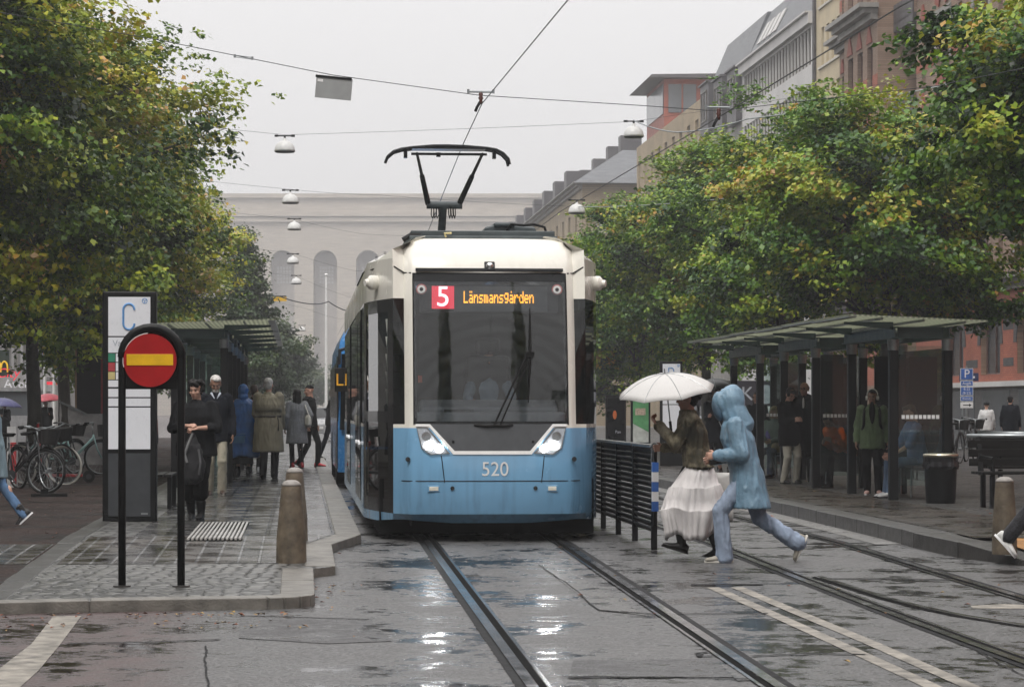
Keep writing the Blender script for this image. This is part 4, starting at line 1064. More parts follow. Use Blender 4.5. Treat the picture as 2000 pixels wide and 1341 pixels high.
bm = BM(); cornice(bm, 0, 77, 0, 17.75, .6, .6); obj('cornice', bm, M['stone'], B6)

# --- art hall closing the street
MUS = thing('museum', 'huge pale stone hall with tall dark arched niches closing the street in rain haze', 'museum', (0, 520, -1.05), 0); MUS.scale = (1.7333, 1.7333, 1.7333)
cx0 = (635 - 1000) / FPX * 300; mo = []
for k_ in range(-4, 9): c = cx0 + 5.0 * k_; mo.append((c - 1.38, c + 1.38, 5.5, 19.95, True))
bm = BM(); facade(bm, 92, 26.4, mo, x0=-58, depth=2.2)
face(bm, [(-58, 0, 26.4), (34, 0, 26.4), (34, 14, 26.4), (-58, 14, 26.4)]); obj('wall', bm, M['beige'], MUS)
bm = BM()
box(bm, (-12, -.3, 24.1), (92, .6, .45)); box(bm, (-12, -.2, 23.5), (92, .4, .5)); box(bm, (-12, -.2, 26.3), (92.4, .4, .5)); obj('cornice', bm, M['beige'], MUS)
for o in mo:
    c = (o[0] + o[1]) / 2
    bm = BM(); face(bm, [(o[0], 2.19, o[2]), (o[1], 2.19, o[2])] + [(c + 1.38 * math.cos(PI * q / 12), 2.19, 19.95 - 1.38 + 1.38 * math.sin(PI * q / 12)) for q in range(13)])
    nb = obj('niche', bm, M['beige_niche'], MUS)
    bm = BM()
    for i in range(5):
        for j in range(5): box(bm, (c - .7 + i * .35, 2.14, 16.3 + j * .42), (.25, .06, .32))
    obj('lattice_window', bm, M['plaster_white'], nb)
bm = BM(); box(bm, (-12, 6, 2.75), (96, 22, 5.5)); obj('terrace', bm, M['beige'], MUS)
fp = thing('flagpole', 'tall white flagpole standing before the arched niches of the hall', 'flagpole', tuple(PX(637, 797, 200)[:2]) + (0,))
bm = BM(); tube(bm, [(0, 0, 0), (0, 0, 11.8)], [.13, .07], 10); obj('pole', bm, M['white'], fp); bm = BM(); ellipsoid(bm, (0, 0, 11.85), (.14, .14, .1)); obj('finial', bm, M['white'], fp)

# --- pale modern building behind the bicycles, left side of the street
LX = -17.0
def lblock(name, label, la, lb): return thing(name, label, 'building', S(LX, la, PH), ANG + PI / 2)
B7 = lblock('glass_fronted_building', 'pale grey building with glass front and restaurant lettering behind the parked bicycles', 110, 178)
bm = BM(); ops = []
for z in (3.6, 7.0, 10.4, 13.8):
    for k_ in range(14): a = 1.2 + k_ * 4.8; ops.append((a, a + 3.4, z, z + 2.4))
for k_ in range(13): a = 1.6 + k_ * 5.1; ops.append((a, a + 3.9, .25, 2.5))
facade(bm, 68, 18, ops); face(bm, [(0, 0, 0), (0, 10, 0), (0, 10, 18), (0, 0, 18)]); obj('wall', bm, P('pale_render', (.45, .44, .43), .7, var=.12, scale=.4), B7)
for o in ops: window(B7, *o, y=.2, fm=M['frame_w'], gm=M['winglass2'], nx=3)
B8 = lblock('dark_corner_building', 'tall grey house further up the street behind the yellowing trees', 180, 290)
bm = BM(); ops = []
for z in (4, 7.3, 10.6, 13.9):
    for k_ in range(20): a = 1.2 + k_ * 5.4; ops.append((a, a + 1.8, z, z + 2.2))
facade(bm, 110, 18, ops); obj('wall', bm, M['stone'], B8)
for o in ops: window(B8, *o, y=.2, fm=M['frame_w'], gm=M['winglass'])

# ------------------------------------------------------------------ trees
def leafmat(name, stops):
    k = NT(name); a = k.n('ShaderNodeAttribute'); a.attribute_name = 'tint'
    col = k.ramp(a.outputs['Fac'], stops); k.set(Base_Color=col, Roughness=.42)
    k.b.inputs['Specular IOR Level'].default_value = .45
    tr = k.n('ShaderNodeBsdfTranslucent'); k.l(k.mix(1, col, (1.5, 1.5, .8), 'MULTIPLY'), tr.inputs[0])
    m = k.n('ShaderNodeMixShader'); m.inputs[0].default_value = .15
    k.l(k.b.outputs[0], m.inputs[1]); k.l(tr.outputs[0], m.inputs[2]); k.l(m.outputs[0], k.out.inputs[0]); return k.m
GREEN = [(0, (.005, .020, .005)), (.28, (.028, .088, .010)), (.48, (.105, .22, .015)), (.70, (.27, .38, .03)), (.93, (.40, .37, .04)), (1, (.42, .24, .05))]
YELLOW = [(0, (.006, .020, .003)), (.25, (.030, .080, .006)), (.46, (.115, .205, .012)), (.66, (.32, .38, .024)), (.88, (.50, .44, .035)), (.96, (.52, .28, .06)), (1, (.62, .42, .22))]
DARKG = [(0, (.008, .024, .008)), (.5, (.030, .065, .018)), (1, (.10, .14, .03))]
M['leaf_g'] = leafmat('green_leaves', GREEN); M['leaf_y'] = leafmat('yellowing_leaves', YELLOW); M['leaf_d'] = leafmat('dark_leaves', DARKG)
k = NT('wet_bark'); co = k.co((1, 1, .35)); n_ = k.noise(co, 14, 6, .65); k.set(Base_Color=k.ramp(n_, [(.3, (.012, .011, .009)), (.55, (.04, .036, .028)), (.75, (.055, .06, .03))]), Roughness=.55, Normal=k.bump(n_, .8, .03)); M['bark'] = k.m
def tree(label, base, h, r, z0, seed, mat, nclump=75, per=230, leaf=.14, cone=0, lean=(0, 0), group=None, trunk_r=.17, bias=0):
    g = np.random.default_rng(seed); rr = random.Random(seed)
    t = thing('tree', label, 'tree', base, 0, group)
    zc = (h + z0) / 2; rz_ = (h - z0) / 2
    # clumps fill an uneven egg
    ph = g.uniform(0, 6.28, 6)
    C = []
    while len(C) < nclump:
        d = g.normal(size=3); d /= np.linalg.norm(d); q = g.random() ** (1 / 2.2)
        az = math.atan2(d[1], d[0])
        lump = 1 + .13 * math.sin(3 * az + ph[0]) + .12 * math.sin(5 * az + ph[1] + 3 * d[2]) + .10 * math.sin(6 * d[2] + ph[2])
        rad = r * (1 - .25 * max(0, d[2]) ** 2 if not cone else 1)
        p = d * q * lump * np.array([rad, rad, rz_])
        if cone: f_ = (p[2] + rz_) / (2 * rz_); p[:2] *= max(.08, 1.25 * (1 - f_))
        C.append(p)
    C = np.array(C); n = nclump * per
    ci = np.repeat(np.arange(nclump), per)
    sg = g.uniform(.20, .40, nclump) * (r / 3.2)
    ns = max(1, per // 9); so_ = g.normal(size=(nclump, ns, 3)) * sg[:, None, None] * np.array([1.1, 1.1, .6])      # twigs in a clump, leaves on a twig
    pk = g.integers(0, ns, n); pos = C[ci] + so_[ci, pk] + g.normal(size=(n, 3)) * np.array([.11, .11, .05]) * (leaf / .12)
    outw = pos / (np.linalg.norm(pos, axis=1, keepdims=True) + 1e-6)
    nrm = np.array([0, 0, .85]) + outw * .45 + g.normal(size=(n, 3)) * .5
    nrm /= np.linalg.norm(nrm, axis=1, keepdims=True)
    a = np.cross(nrm, g.normal(size=(n, 3))); a /= np.linalg.norm(a, axis=1, keepdims=True); b = np.cross(nrm, a)
    s_ = (leaf * g.uniform(.6, 1.25, n))[:, None]
    pos[:, 0] += lean[0] * (pos[:, 2] + rz_); pos[:, 1] += lean[1] * (pos[:, 2] + rz_)
    pos[:, 2] += zc
    droop = nrm * s_ * g.uniform(-.1, .35, n)[:, None]
    # a leaf: a blade broad in the middle, its tip drooping
    vs = np.stack([pos + a * s_ * .55 - nrm * s_ * .12, pos + b * s_ * .40 + droop * .5, pos - a * s_ * .50, pos - b * s_ * .40 + droop * .5], axis=1).reshape(-1, 3)
    me = bpy.data.meshes.new('crown'); me.vertices.add(n * 4); me.vertices.foreach_set('co', vs.astype(np.float32).ravel())
    me.loops.add(n * 4); me.loops.foreach_set('vertex_index', np.arange(n * 4, dtype=np.int32)); me.polygons.add(n)
    me.polygons.foreach_set('loop_start', np.arange(0, n * 4, 4, dtype=np.int32)); me.update(calc_edges=True)
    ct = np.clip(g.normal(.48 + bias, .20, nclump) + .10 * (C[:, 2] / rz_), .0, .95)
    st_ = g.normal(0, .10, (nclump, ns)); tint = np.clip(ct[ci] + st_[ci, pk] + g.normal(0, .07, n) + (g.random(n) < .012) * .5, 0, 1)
    at_ = me.attributes.new('tint', 'FLOAT', 'FACE'); at_.data.foreach_set('value', tint.astype(np.float32))
    cr = link('crown', me, t, mat)
    bm = BM(); top = zc + rz_ * .2
    pts = []; rad = []
    for i in range(7):
        f_ = i / 6; pts.append((lean[0] * f_ * 2 + rr.uniform(-.05, .05), rr.uniform(-.05, .05), top * f_ - .05)); rad.append(trunk_r * (1.35 if i == 0 else 1) * (1 - .62 * f_))
    tube(bm, pts, rad, 10)
    obj('trunk', bm, M['bark'], t, smooth=True)
    bm = BM(); pick = g.permutation(nclump)[:16]
    for q in pick:
        e = V(C[q]) + V((0, 0, zc)); zs_ = min(top * .95, max(z0 * 1.05, e.z - 1.6)); s0 = V((0, 0, zs_)); mid = s0.lerp(e, .5) + V((rr.uniform(-.2, .2), rr.uniform(-.2, .2), .25))
        tube(bm, [s0, mid, e, e + (e - mid) * .35], [trunk_r * .42, trunk_r * .25, .022, .008], 6)
    obj('limbs', bm, M['bark'], t, smooth=True)
    return t
GL, GR = 'lime trees along the platform', 'trees behind the shelter'
def T(x, l): p = S(x, l); return (p.x, p.y, gz(p.y) + PH)
L_ = [(-6.1, 45.5, 11.2, 3.5, 2.9, 'yellow green lime tree overhanging the bicycles, closest to the camera'), (-5.53, 54, 10.8, 3.4, 2.8, 'yellowing lime tree with moss green trunk between the bicycles and the lettering'), (-5.6, 61.5, 10.6, 3.4, 2.6, 'lime tree with brown autumn leaves and dark trunk behind the pale green bicycle'), (-5.5, 70, 10.6, 3.4, 2.5, 'lime tree with mossy trunk just beside the dark advertising kiosk'),
      (-5.5, 80, 10.3, 3.3, 2.4, 'bright yellow green tree rising behind the shelter roof'), (-5.5, 91, 9.6, 3.1, 2.2, 'tree with loose outer sprays reaching towards the hanging lamps')]
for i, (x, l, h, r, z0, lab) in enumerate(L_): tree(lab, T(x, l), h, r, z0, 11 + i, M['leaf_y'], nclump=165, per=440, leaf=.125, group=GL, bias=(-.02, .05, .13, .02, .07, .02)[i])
tree('dark pointed tree standing in haze past the yellow trees', T(-2.35, 105), 8.9, 2.1, 1.6, 31, M['leaf_d'], nclump=110, per=260, leaf=.15, cone=1)
F_ = [(-2.0, 130, 7.0, 2.3, 'dark rounded tree past the pointed one'), (-1.5, 160, 6.6, 2.6, 'grey green tree under the yellow hanging sign, half lost in haze'), (-4.6, 185, 8.0, 4.0, 'pale hazy tree far along the platform side'), (-3.2, 235, 7.5, 4.2, 'faintest hazy tree before the terrace of the hall'), (1.0, 255, 6.5, 3.6, 'small hazy tree at the street end beside the tram')]
for i, (x, l, h, r, lab) in enumerate(F_): tree(lab, T(x, l), h, r, 1.6, 41 + i, M['leaf_d'], nclump=80, per=200, leaf=.2)
R_ = [(12.2, 38, 9.3, 3.0, 3.1, 'fresh green tree leaning in over the bench and bollard', 0), (11.6, 50, 7.6, 3.0, 2.7, 'green tree whose trunk stands behind the glass shelter', .02), (11.4, 60, 8.4, 3.0, 2.3, 'yellow green tree above the middle of the shelter roof', .07), (11.2, 70, 9.0, 3.0, 2.1, 'olive tree behind the letter D stop pillar', .05),
      (10.9, 82, 8.5, 3.1, 1.8, 'olive tree beyond the white umbrella', .06), (10.8, 95, 7.4, 3.1, 1.6, 'tree beside the tram roof with thin dark trunk', .04), (10.4, 112, 6.6, 2.8, 1.5, 'tree half hidden behind the tram, paler with haze', .02)]
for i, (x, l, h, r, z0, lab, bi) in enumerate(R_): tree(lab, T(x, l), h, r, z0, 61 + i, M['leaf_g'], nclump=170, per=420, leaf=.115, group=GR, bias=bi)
# ------------------------------------------------------------------ street furniture
M['steelblue'] = P('painted_steel', (.05, .09, .10), .35, .1, var=.3, scale=3)
M['galv'] = P('galvanised_steel', (.3, .32, .33), .35, .7, var=.25, scale=6)
M['post'] = P('black_post', (.0065, .007, .0075), .42, var=.4, scale=4, spec=.22)
M['shelglass'] = GLASS('shelter_glass', tint=(.84, .93, .91), refl=1.2, alpha=.05)
M['dashw'] = P('white_film', (.8, .8, .8), .5, var=.03)
M['panelw'] = P('backlit_panel', (.72, .73, .76), .3, var=.03, emit=(.8, .82, .9), es=.06)
M['signblue'] = P('letter_blue', (.10, .28, .58), .4)
M['ptext'] = P('faint_lettering', (.42, .45, .5), .5)
M['concrete'] = P('mossy_granite', (.12, .095, .066), .6, var=.55, scale=7, bump=.6, bscale=45)
M['bollardtop'] = P('pale_granite', (.30, .28, .26), .55, var=.3, scale=12, bump=.4, bscale=60)
M['wood'] = P('dark_bench_wood', (.010, .0095, .009), .45, spec=.14, var=.4, scale=5, stretch=(1, 8, 8))
M['pgreen'] = P('parking_blue', (.03, .12, .42), .4)
def SH(x, l, h): p = S(x, l); return V((p.x, p.y, gz(p.y) + h))
k = NT('ribbed_roof_sheet'); co = k.co((1, 1, 1)); sx_ = k.n('ShaderNodeSeparateXYZ'); k.l(co, sx_.inputs[0])
wv = k.math('SINE', k.math('MULTIPLY', sx_.outputs[0], 85)); wv2 = k.math('SINE', k.math('MULTIPLY', sx_.outputs[1], 26))
f_ = k.math('MULTIPLY', k.math('ADD', wv, 1), .5); g_ = k.math('MULTIPLY', k.math('ADD', wv2, 1), .5)
k.set(Base_Color=k.mix(k.math('MULTIPLY', f_, k.math('ADD', k.math('MULTIPLY', g_, .6), .4)), (.2, .21, .18), (.42, .42, .35)), Roughness=.45)
k.set(Normal=k.bump(wv, .6, .03))
tl = k.n('ShaderNodeBsdfTranslucent'); k.l(k.mix(k.math('MULTIPLY', f_, k.math('ADD', k.math('MULTIPLY', g_, .6), .4)), (.34, .36, .30), (.66, .67, .56)), tl.inputs[0]); ms = k.n('ShaderNodeMixShader'); ms.inputs[0].default_value = .8
k.l(k.b.outputs[0], ms.inputs[1]); k.l(tl.outputs[0], ms.inputs[2]); k.l(ms.outputs[0], k.out.inputs[0]); M['roofsheet'] = k.m

def shelter(label, xf, xb, roofx, ls, h0, hb, side, group):
    "ls = distances of the posts along the street; xf track-side row, xb back row; side +1: back is to the right"
    l0 = ls[0]; o = SH(xf, l0, h0); t = thing('tram_shelter', label, 'shelter', o, ANG, group)
    W = xb - xf; zb = hb - h0                 # underside of the beams above the platform
    for i, l in enumerate(ls):
        for x in (0, W):
            bm = BM(); box(bm, (x, l - l0, (zb - .16) / 2), (.125, .125, zb - .16)); p = obj('post', bm, M['post'], t, bevel=.012)
            bm = BM(); tube(bm, [(x, l - l0, zb - .16), (x, l - l0, zb - .01)], [.075, .085], 16); obj('capital', bm, M['galv'], p, auto=40)
    def ibeam(bm, a, b, hh=.15, w_=.10):
        a, b = V(a), V(b); d = (b - a); L = d.length; rz_ = math.atan2(d.y, d.x); c = (a + b) / 2
        for zz, ww, h_ in ((0, w_, .016), (hh, w_, .016), (hh / 2, .014, hh)): box(bm, c + V((0, 0, zz)), (L, ww, h_), rz_)
    for k_ in range(0, len(ls), 2):
        a, b = ls[k_] - l0, ls[k_ + 1] - l0
        for x in (0, W):
            bm = BM(); ibeam(bm, (x, a - .12, zb + .01), (x, b + .5, zb + .01)); obj('roof_beam', bm, M['steelblue'], t)
        for yy in (a, b):
            bm = BM(); ibeam(bm, (.06, yy, zb + .012), (W - .06, yy, zb + .012), .146); obj('cross_beam', bm, M['steelblue'], t)
            bm = BM(); e = roofx[0] - xf; face(bm, [(0, yy - .012, zb + .13), (e * .9, yy - .012, zb + .20), (e * .9, yy - .012, zb + .235), (0, yy - .012, zb + .235)]); face(bm, [(0, yy + .012, zb + .13), (e * .9, yy + .012, zb + .20), (e * .9, yy + .012, zb + .235), (0, yy + .012, zb + .235)]); obj('bracket', bm, M['steelblue'], t)
    # roof in overlapping bays
    y0, y1 = -.65, ls[-1] - l0 + .7; n = len(ls); e0, e1 = roofx[0] - xf, roofx[1] - xf
    for k_ in range(n):
        ya, yb_ = y0 + (y1 - y0) * k_ / n, y0 + (y1 - y0) * (k_ + 1) / n + .12; dz = .012 * (k_ % 2); bm = BM()
        z0_, z1_ = zb + .30 + dz, zb + .22 + dz
        vs = [(e0, ya, z0_), (e1, ya, z1_), (e1, yb_, z1_), (e0, yb_, z0_)]
        a_ = [bm.verts.new(q) for q in vs]; b_ = [bm.verts.new((q[0], q[1], q[2] + .02)) for q in vs]
        bm.faces.new(a_); bm.faces.new(b_[::-1])
        for q in range(4): bm.faces.new((a_[q], a_[(q + 1) % 4], b_[(q + 1) % 4], b_[q]))
        rp = obj('roof_panel', bm, M['roofsheet'], t)
        bm = BM(); d_ = (e1 - e0) * .06; zq = z0_ + (z1_ - z0_) * .03
        box(bm, (e0 + d_ * .5, (ya + yb_) / 2, zq - .012), (abs(d_), yb_ - ya - .06, .02)); obj('edge_strip', bm, M['galv'], rp)
    bm = BM(); zq = zb + .26
    for q in (.25, .55, .85): tube(bm, [(e0 + (e1 - e0) * q, y0 + .1, zb + .285 - .08 * q), (e0 + (e1 - e0) * q, y1 - .1, zb + .285 - .08 * q)], .022, 6)
    obj('purlin', bm, M['galv'], t)
    # panes: back wall and cross walls with a dashed strip
    for k_ in range(0, len(ls), 2):
        a, b = ls[k_] - l0, ls[k_ + 1] - l0
        bm = BM(); box(bm, (W, (a + b) / 2, (zb + .1) / 2), (.012, b - a - .16, zb - .35)); gp = obj('glass_pane', bm, M['shelglass'], t)
        bm = BM(); box(bm, (W / 2, a, (zb + .1) / 2), (abs(W) - .16, .012, zb - .3)); gp = obj('glass_pane', bm, M['shelglass'], t)
        bm = BM(); n_ = 9; q0 = .11
        for q in range(n_):
            x = q0 + (abs(W) - 2 * q0) * (q + .5) / n_; box(bm, (x * (1 if W > 0 else -1), a - .009, 1.18 - h0 + .13), (.045, .004, .055))
        obj('dashed_strip', bm, M['dashw'], gp)
        bm = BM(); box(bm, (W - side * .26, (a + b) / 2, .45), (.34, b - a - .5, .04)); st = obj('seat', bm, M['wood'], t, bevel=.01)
        for yy in (a + .45, b - .45):
            bm = BM(); tube(bm, [(W - side * .4, yy, 0), (W - side * .4, yy, .42), (W - side * .13, yy, .42), (W - side * .13, yy, 0)], .018, 8); obj('seat_leg', bm, M['galv'], st)
    return t
shr = shelter('long glass tram shelter with people waiting under its ribbed roof, across the tracks', 8.25, 9.02, (7.48, 9.42), [35.2, 37.9, 40.6, 43.3, 45.6, 48.4], PHR, 2.40, 1, 'tram shelters')
shl = shelter('tram shelter behind the letter C stop pillar, its ribbed roof reaching towards the tram', -1.30, -2.14, (-.42, -2.55), [44, 47, 50.2, 53.2, 56.6, 60.5], PH, 2.62, -1, 'tram shelters')
shl['category'] = 'shelter'
bm = BM(); box(bm, (.5, 2.45, 1.2), (.42, .05, 1.7)); obj('timetable_board', bm, M['post'], shr)
bm = BM(); box(bm, (.35, 5.95, 1.2), (.42, .05, 1.9)); obj('timetable_board', bm, M['post'], shr)

# no entry sign in a black hoop
b0 = G(296, 1145, PH); ne = thing('no_entry_sign', 'round red no entry sign with yellow bar in a black hoop frame', 'sign', b0, 0); ne.scale = (1.035, 1.035, 1.035)
bm = BM(); hw = .232; zt = 1.80
arc = [(-hw * math.cos(PI * q / 14), 0, zt + hw * math.sin(PI * q / 14)) for q in range(15)]
tube(bm, [(-hw, 0, -.1), (-hw, 0, 1.0)] + arc + [(hw, 0, 1.0), (hw, 0, -.1)], .030, 14)
tube(bm, [(-hw * math.cos(PI * q / 14) * 1.0, -.0, zt + hw * math.sin(PI * q / 14)) for q in range(15)], .036, 14)
obj('hoop', bm, M['post'], ne, smooth=True)
bm = BM(); box(bm, (0, .012, 1.68), (.45, .012, .26)); prism(bm, [(.225 * math.cos(PI * q / 16), .225 * math.sin(PI * q / 16)) for q in range(17)], .012, Matrix.Translation((0, .018, 1.805)) @ Matrix.Rotation(R(90), 4, 'X')); obj('back_plate', bm, M['post'], ne)
bm = BM(); cyl(bm, (-.008, -.022, 1.775), .208, .02, 56, axis='y'); dk = obj('disc', bm, M['red'], ne)
bm = BM(); box(bm, (-.008, -.0345, 1.78), (.365, .005, .088)); obj('bar', bm, M['yellow'], dk, bevel=.002)
bm = BM(); arcp = [(-.008 + .213 * math.cos(a), -.026, 1.775 + .213 * math.sin(a)) for a in [R(95 + q * 9) for q in range(12)]]; tube(bm, arcp, .004, 6); obj('rim_edge', bm, M['dashw'], dk)
for x in (-hw, hw):
    bm = BM(); cyl(bm, (x, 0, .005), .07, .012, 20); obj('foot_collar', bm, M['kerbd'], ne)

# stop pillars
def pylon(label, base, wd, ht, letter, full=True):
    t = thing('stop_pillar', label, 'stop pillar', base, ANG * .5)
    bm = BM(); box(bm, (0, 0, ht / 2), (wd, .15, ht)); obj('case', bm, M['post'], t, bevel=.012)
    y = -.078; s = ht / 2.62; pw = wd * .78
    def panel(name, z0_, z1_, m, x0_=0, w_=pw):
        bm = BM(); box(bm, (x0_, y, (z0_ + z1_) / 2 * s), (w_, .012, (z1_ - z0_) * s)); return obj(name, bm, m, t)
    pn = panel('letter_panel', 2.115, 2.56, M['panelw'])
    bm = BM(); r = .063 * s; hz = .125 * s; cx, cz = -.005, 2.335 * s
    if letter == 'C':
        pts = [(r * math.cos(a), hz * .62 + r * math.sin(a) * 1.1) for a in [PI * q / 10 for q in range(11)]] + [(r * math.cos(a), -hz * .62 + r * math.sin(a) * 1.1) for a in [PI + PI * q / 10 for q in range(11)]]
        tube(bm, [(cx + p[0], y - .008, cz + p[1]) for p in pts], .012 * s, 8)
    else:
        pts = [(-r, hz), (0, hz)] + [(r * math.sin(a), hz * .5 + hz * .5 * math.cos(a)) for a in [PI / 2 * q / 6 for q in range(7)]] + [(r * math.cos(a), -hz * .5 - hz * .5 * math.sin(a)) for a in [PI / 2 * q / 6 for q in range(7)]] + [(-r, -hz)]
        tube(bm, [(cx + p[0], y - .008, cz + p[1]) for p in pts], .012 * s, 8, closed=True)
    obj('letter', bm, M['signblue'], pn)
    bm = BM(); tube(bm, [(.175 * s + .028 * s * math.cos(a), y - .007, 2.515 * s + .028 * s * math.sin(a)) for a in [2 * PI * q / 20 for q in range(20)]], .004, 6, closed=True)
    for a in (R(30), R(150), R(270)): tube(bm, [(.175 * s, y - .007, 2.515 * s), (.175 * s + .026 * s * math.cos(a), y - .007, 2.515 * s + .026 * s * math.sin(a))], .004, 6)
    obj('emblem', bm, M['signblue'], pn)
    if full:
        for z0_, z1_, m, xo, w_ in ((1.925, 2.10, 'panelw', 0, pw), (1.82, 1.915, 'pg', -pw * .42, pw * .16), (1.715, 1.81, 'pr', -pw * .42, pw * .16), (1.62, 1.705, 'py', -pw * .42, pw * .16), (1.82, 1.915, 'panelw', pw * .09, pw * .82), (1.715, 1.81, 'panelw', pw * .09, pw * .82), (1.62, 1.705, 'panelw', pw * .09, pw * .82), (1.535, 1.61, 'panelw', 0, pw), (1.42, 1.515, 'panelw', 0, pw), (1.315, 1.405, 'panelw', 0, pw), (.825, 1.30, 'panelw', 0, pw)):
            panel('timetable_panel', z0_, z1_, m if not isinstance(m, str) else M[m], xo, w_)
        text('stop_name', 'Valand', .10 * s, M['ptext'], t, (-.19 * s, y - .007, 2.03 * s), align='LEFT')
        bm = BM(); box(bm, (0, y, .42 * s), (pw, .01, .72 * s)); obj('lower_panel', bm, M['dkgrey'], t)
        bm = BM(); box(bm, (pw * .36, y - .006, .09 * s), (.08, .006, .022)); obj('maker_plate', bm, M['galv'], t)
    else:
        for z0_, z1_ in ((1.93, 2.10), (1.75, 1.91), (1.55, 1.73), (.7, 1.53)): panel('timetable_panel', z0_, z1_, M['panelw'])
    return t
M['pg'] = P('green_label', (.03, .2, .12), .4); M['pr'] = P('red_label', (.45, .06, .07), .4); M['py'] = P('pale_yellow_label', (.65, .55, .25), .4)
pylon('black stop pillar with white panels and blue letter C, partly behind the round sign', G(252, 1018, PH) + V((0, .08, 0)), .64, 2.74, 'C')
pylon('black stop pillar with blue letter D behind the white umbrella', SH(8.22, 56.5, PHR), .50, 2.32, 'D', False)

# stone bollards
def bollard(label, p, h, rb, rt):
    t = thing('bollard', label, 'bollard', p, random.uniform(0, 6), 'granite bollards')
    bm = BM(); lathe(bm, [(rb * 1.0, -.05), (rb, 0), (rb * .97, h * .3), (rt + (rb - rt) * .12, h * .85), (rt, h * .925)], n=28); obj('shaft', bm, M['concrete'], t, auto=50)
    bm = BM(); lathe(bm, [(rt * 1.0, h * .926), (rt * .96, h * .95), (rt * .78, h * .978), (rt * .45, h * .996), (.004, h)], n=28); obj('cap', bm, M['bollardtop'], t, smooth=True)
bollard('tapered brown granite bollard standing on the platform corner in front of another one', G(569, 1098, PH), .755, .14, .09)
bollard('granite bollard half hidden directly behind another bollard on the platform', SH(-.06, 26.4, PH), .755, .135, .088)
bollard('dark brown granite bollard beside the orange tactile paving and the walking white trainer', G(1962, 1071, PHR), .68, .118, .085)

# louvred fence between the tracks
M['louvre'] = P('louvre_black', (.006, .0065, .007), .5, spec=.12)
fx_ = 3.60; ft = thing('fence', 'black louvred steel fence beside the tram with blue and white banded end post', 'fence', SH(fx_, 25.95, 0), ANG)
pl_ = [0, 1.5, 2.95, 4.4, 5.9, 7.4, 8.9, 10.4, 11.9, 13.4]
for i, y in enumerate(pl_):
    bm = BM(); box(bm, (0, y, .49), (.06, .055, 1.1)); obj('post', bm, M['post'], ft, bevel=.006)
    if i < len(pl_) - 1:
        bm = BM()
        for q in range(15): box(bm, (0, y + .74, .20 + q * .0575), (.06, 1.42, .018), ry=R(48))
        obj('louvre_panel', bm, M['louvre'], ft)
        bm = BM(); box(bm, (0, y + .74, 1.055), (.075, 1.43, .04)); obj('top_rail', bm, P('wet_rail', (.10, .11, .12), .2, .4), ft, bevel=.012)
bm = BM(); tube(bm, [(0, -.01, 1.075), (0, -.06, 1.03), (0, -.065, .9), (0, -.065, .25)], .024, 8); bm_e = obj('end_post', bm, M['post'], ft)
for q, z in enumerate((.845, .745, .645, .545, .445)):
    bm = BM(); box(bm, (0, -.072, z), (.064, .064, .098)); obj('band', bm, (M['pgreen'], M['dashw'])[q % 2], bm_e)

# litter bin, benches
bn = thing('litter_bin', 'round black litter bin with bright metal rim at the shelter end', 'litter bin', SH(8.62, 34.0, PHR), 0)
bm = BM(); lathe(bm, [(.19, 0), (.20, .05), (.225, .62)], n=28); obj('body', bm, M['post'], bn, auto=40)
bm = BM(); lathe(bm, [(.225, .621), (.24, .625), (.24, .66), (.2, .675), (.17, .66), (.16, .6)], n=28, cap=False); obj('rim', bm, P('brass_rim', (.62, .58, .46), .22, .9), bn, smooth=True)
bm = BM(); lathe(bm, [(.228, .46), (.245, .5), (.235, .56), (.242, .618)], n=40, cap=False)
for v in bm.verts: v.co.x += .012 * math.sin(v.co.z * 90 + math.atan2(v.co.y, v.co.x) * 7); v.co.y += .012 * math.cos(math.atan2(v.co.y, v.co.x) * 9)
obj('bag', bm, P('bin_bag', (.02, .02, .022), .2), bn)
def bench(label, p, rz, wd=1.9, back=True):
    t = thing('bench', label, 'bench', p, rz)
    bm = BM()
    for q in range(4): box(bm, (0, -.18 + q * .12, .45), (wd, .10, .035))
    obj('seat', bm, M['wood'], t, bevel=.006)
    if back:
        bm = BM()
        for q in range(3): box(bm, (0, .30 + q * .03, .58 + q * .12), (wd, .03, .095))
        obj('backrest', bm, M['wood'], t, bevel=.006)
        bm = BM(); tube(bm, [(-wd / 2, .40, .92), (wd / 2, .40, .92)], .03, 12); obj('top_rail', bm, M['galv'], t, smooth=True)
    for x in (-wd * .42, wd * .42):
        
        for y_ in (-.16, .2):
            bm = BM(); box(bm, (x, y_, .21), (.06, .06, .43)); obj('leg', bm, M['post'], t, bevel=.01)
        if back:
            bm = BM(); box(bm, (x, .33, .66), (.06, .05, .5), rx=-.25); obj('back_support', bm, M['post'], t); bm = BM(); tube(bm, [(x, -.2, .45), (x, -.2, .64), (x, .30, .66)], .02, 8); obj('armrest', bm, M['post'], t)
bench('dark slatted bench with metal top rail behind the bollard', SH(9.62, 32.4, PHR), ANG + R(4))
bench('dark bench just behind the letter C stop pillar', SH(-1.95, 35.2, PH), ANG - R(90), 1.5, False)
bench('dark slatted bench further back beside the glass shelter end', SH(10.6, 35.5, PHR), ANG + R(2))

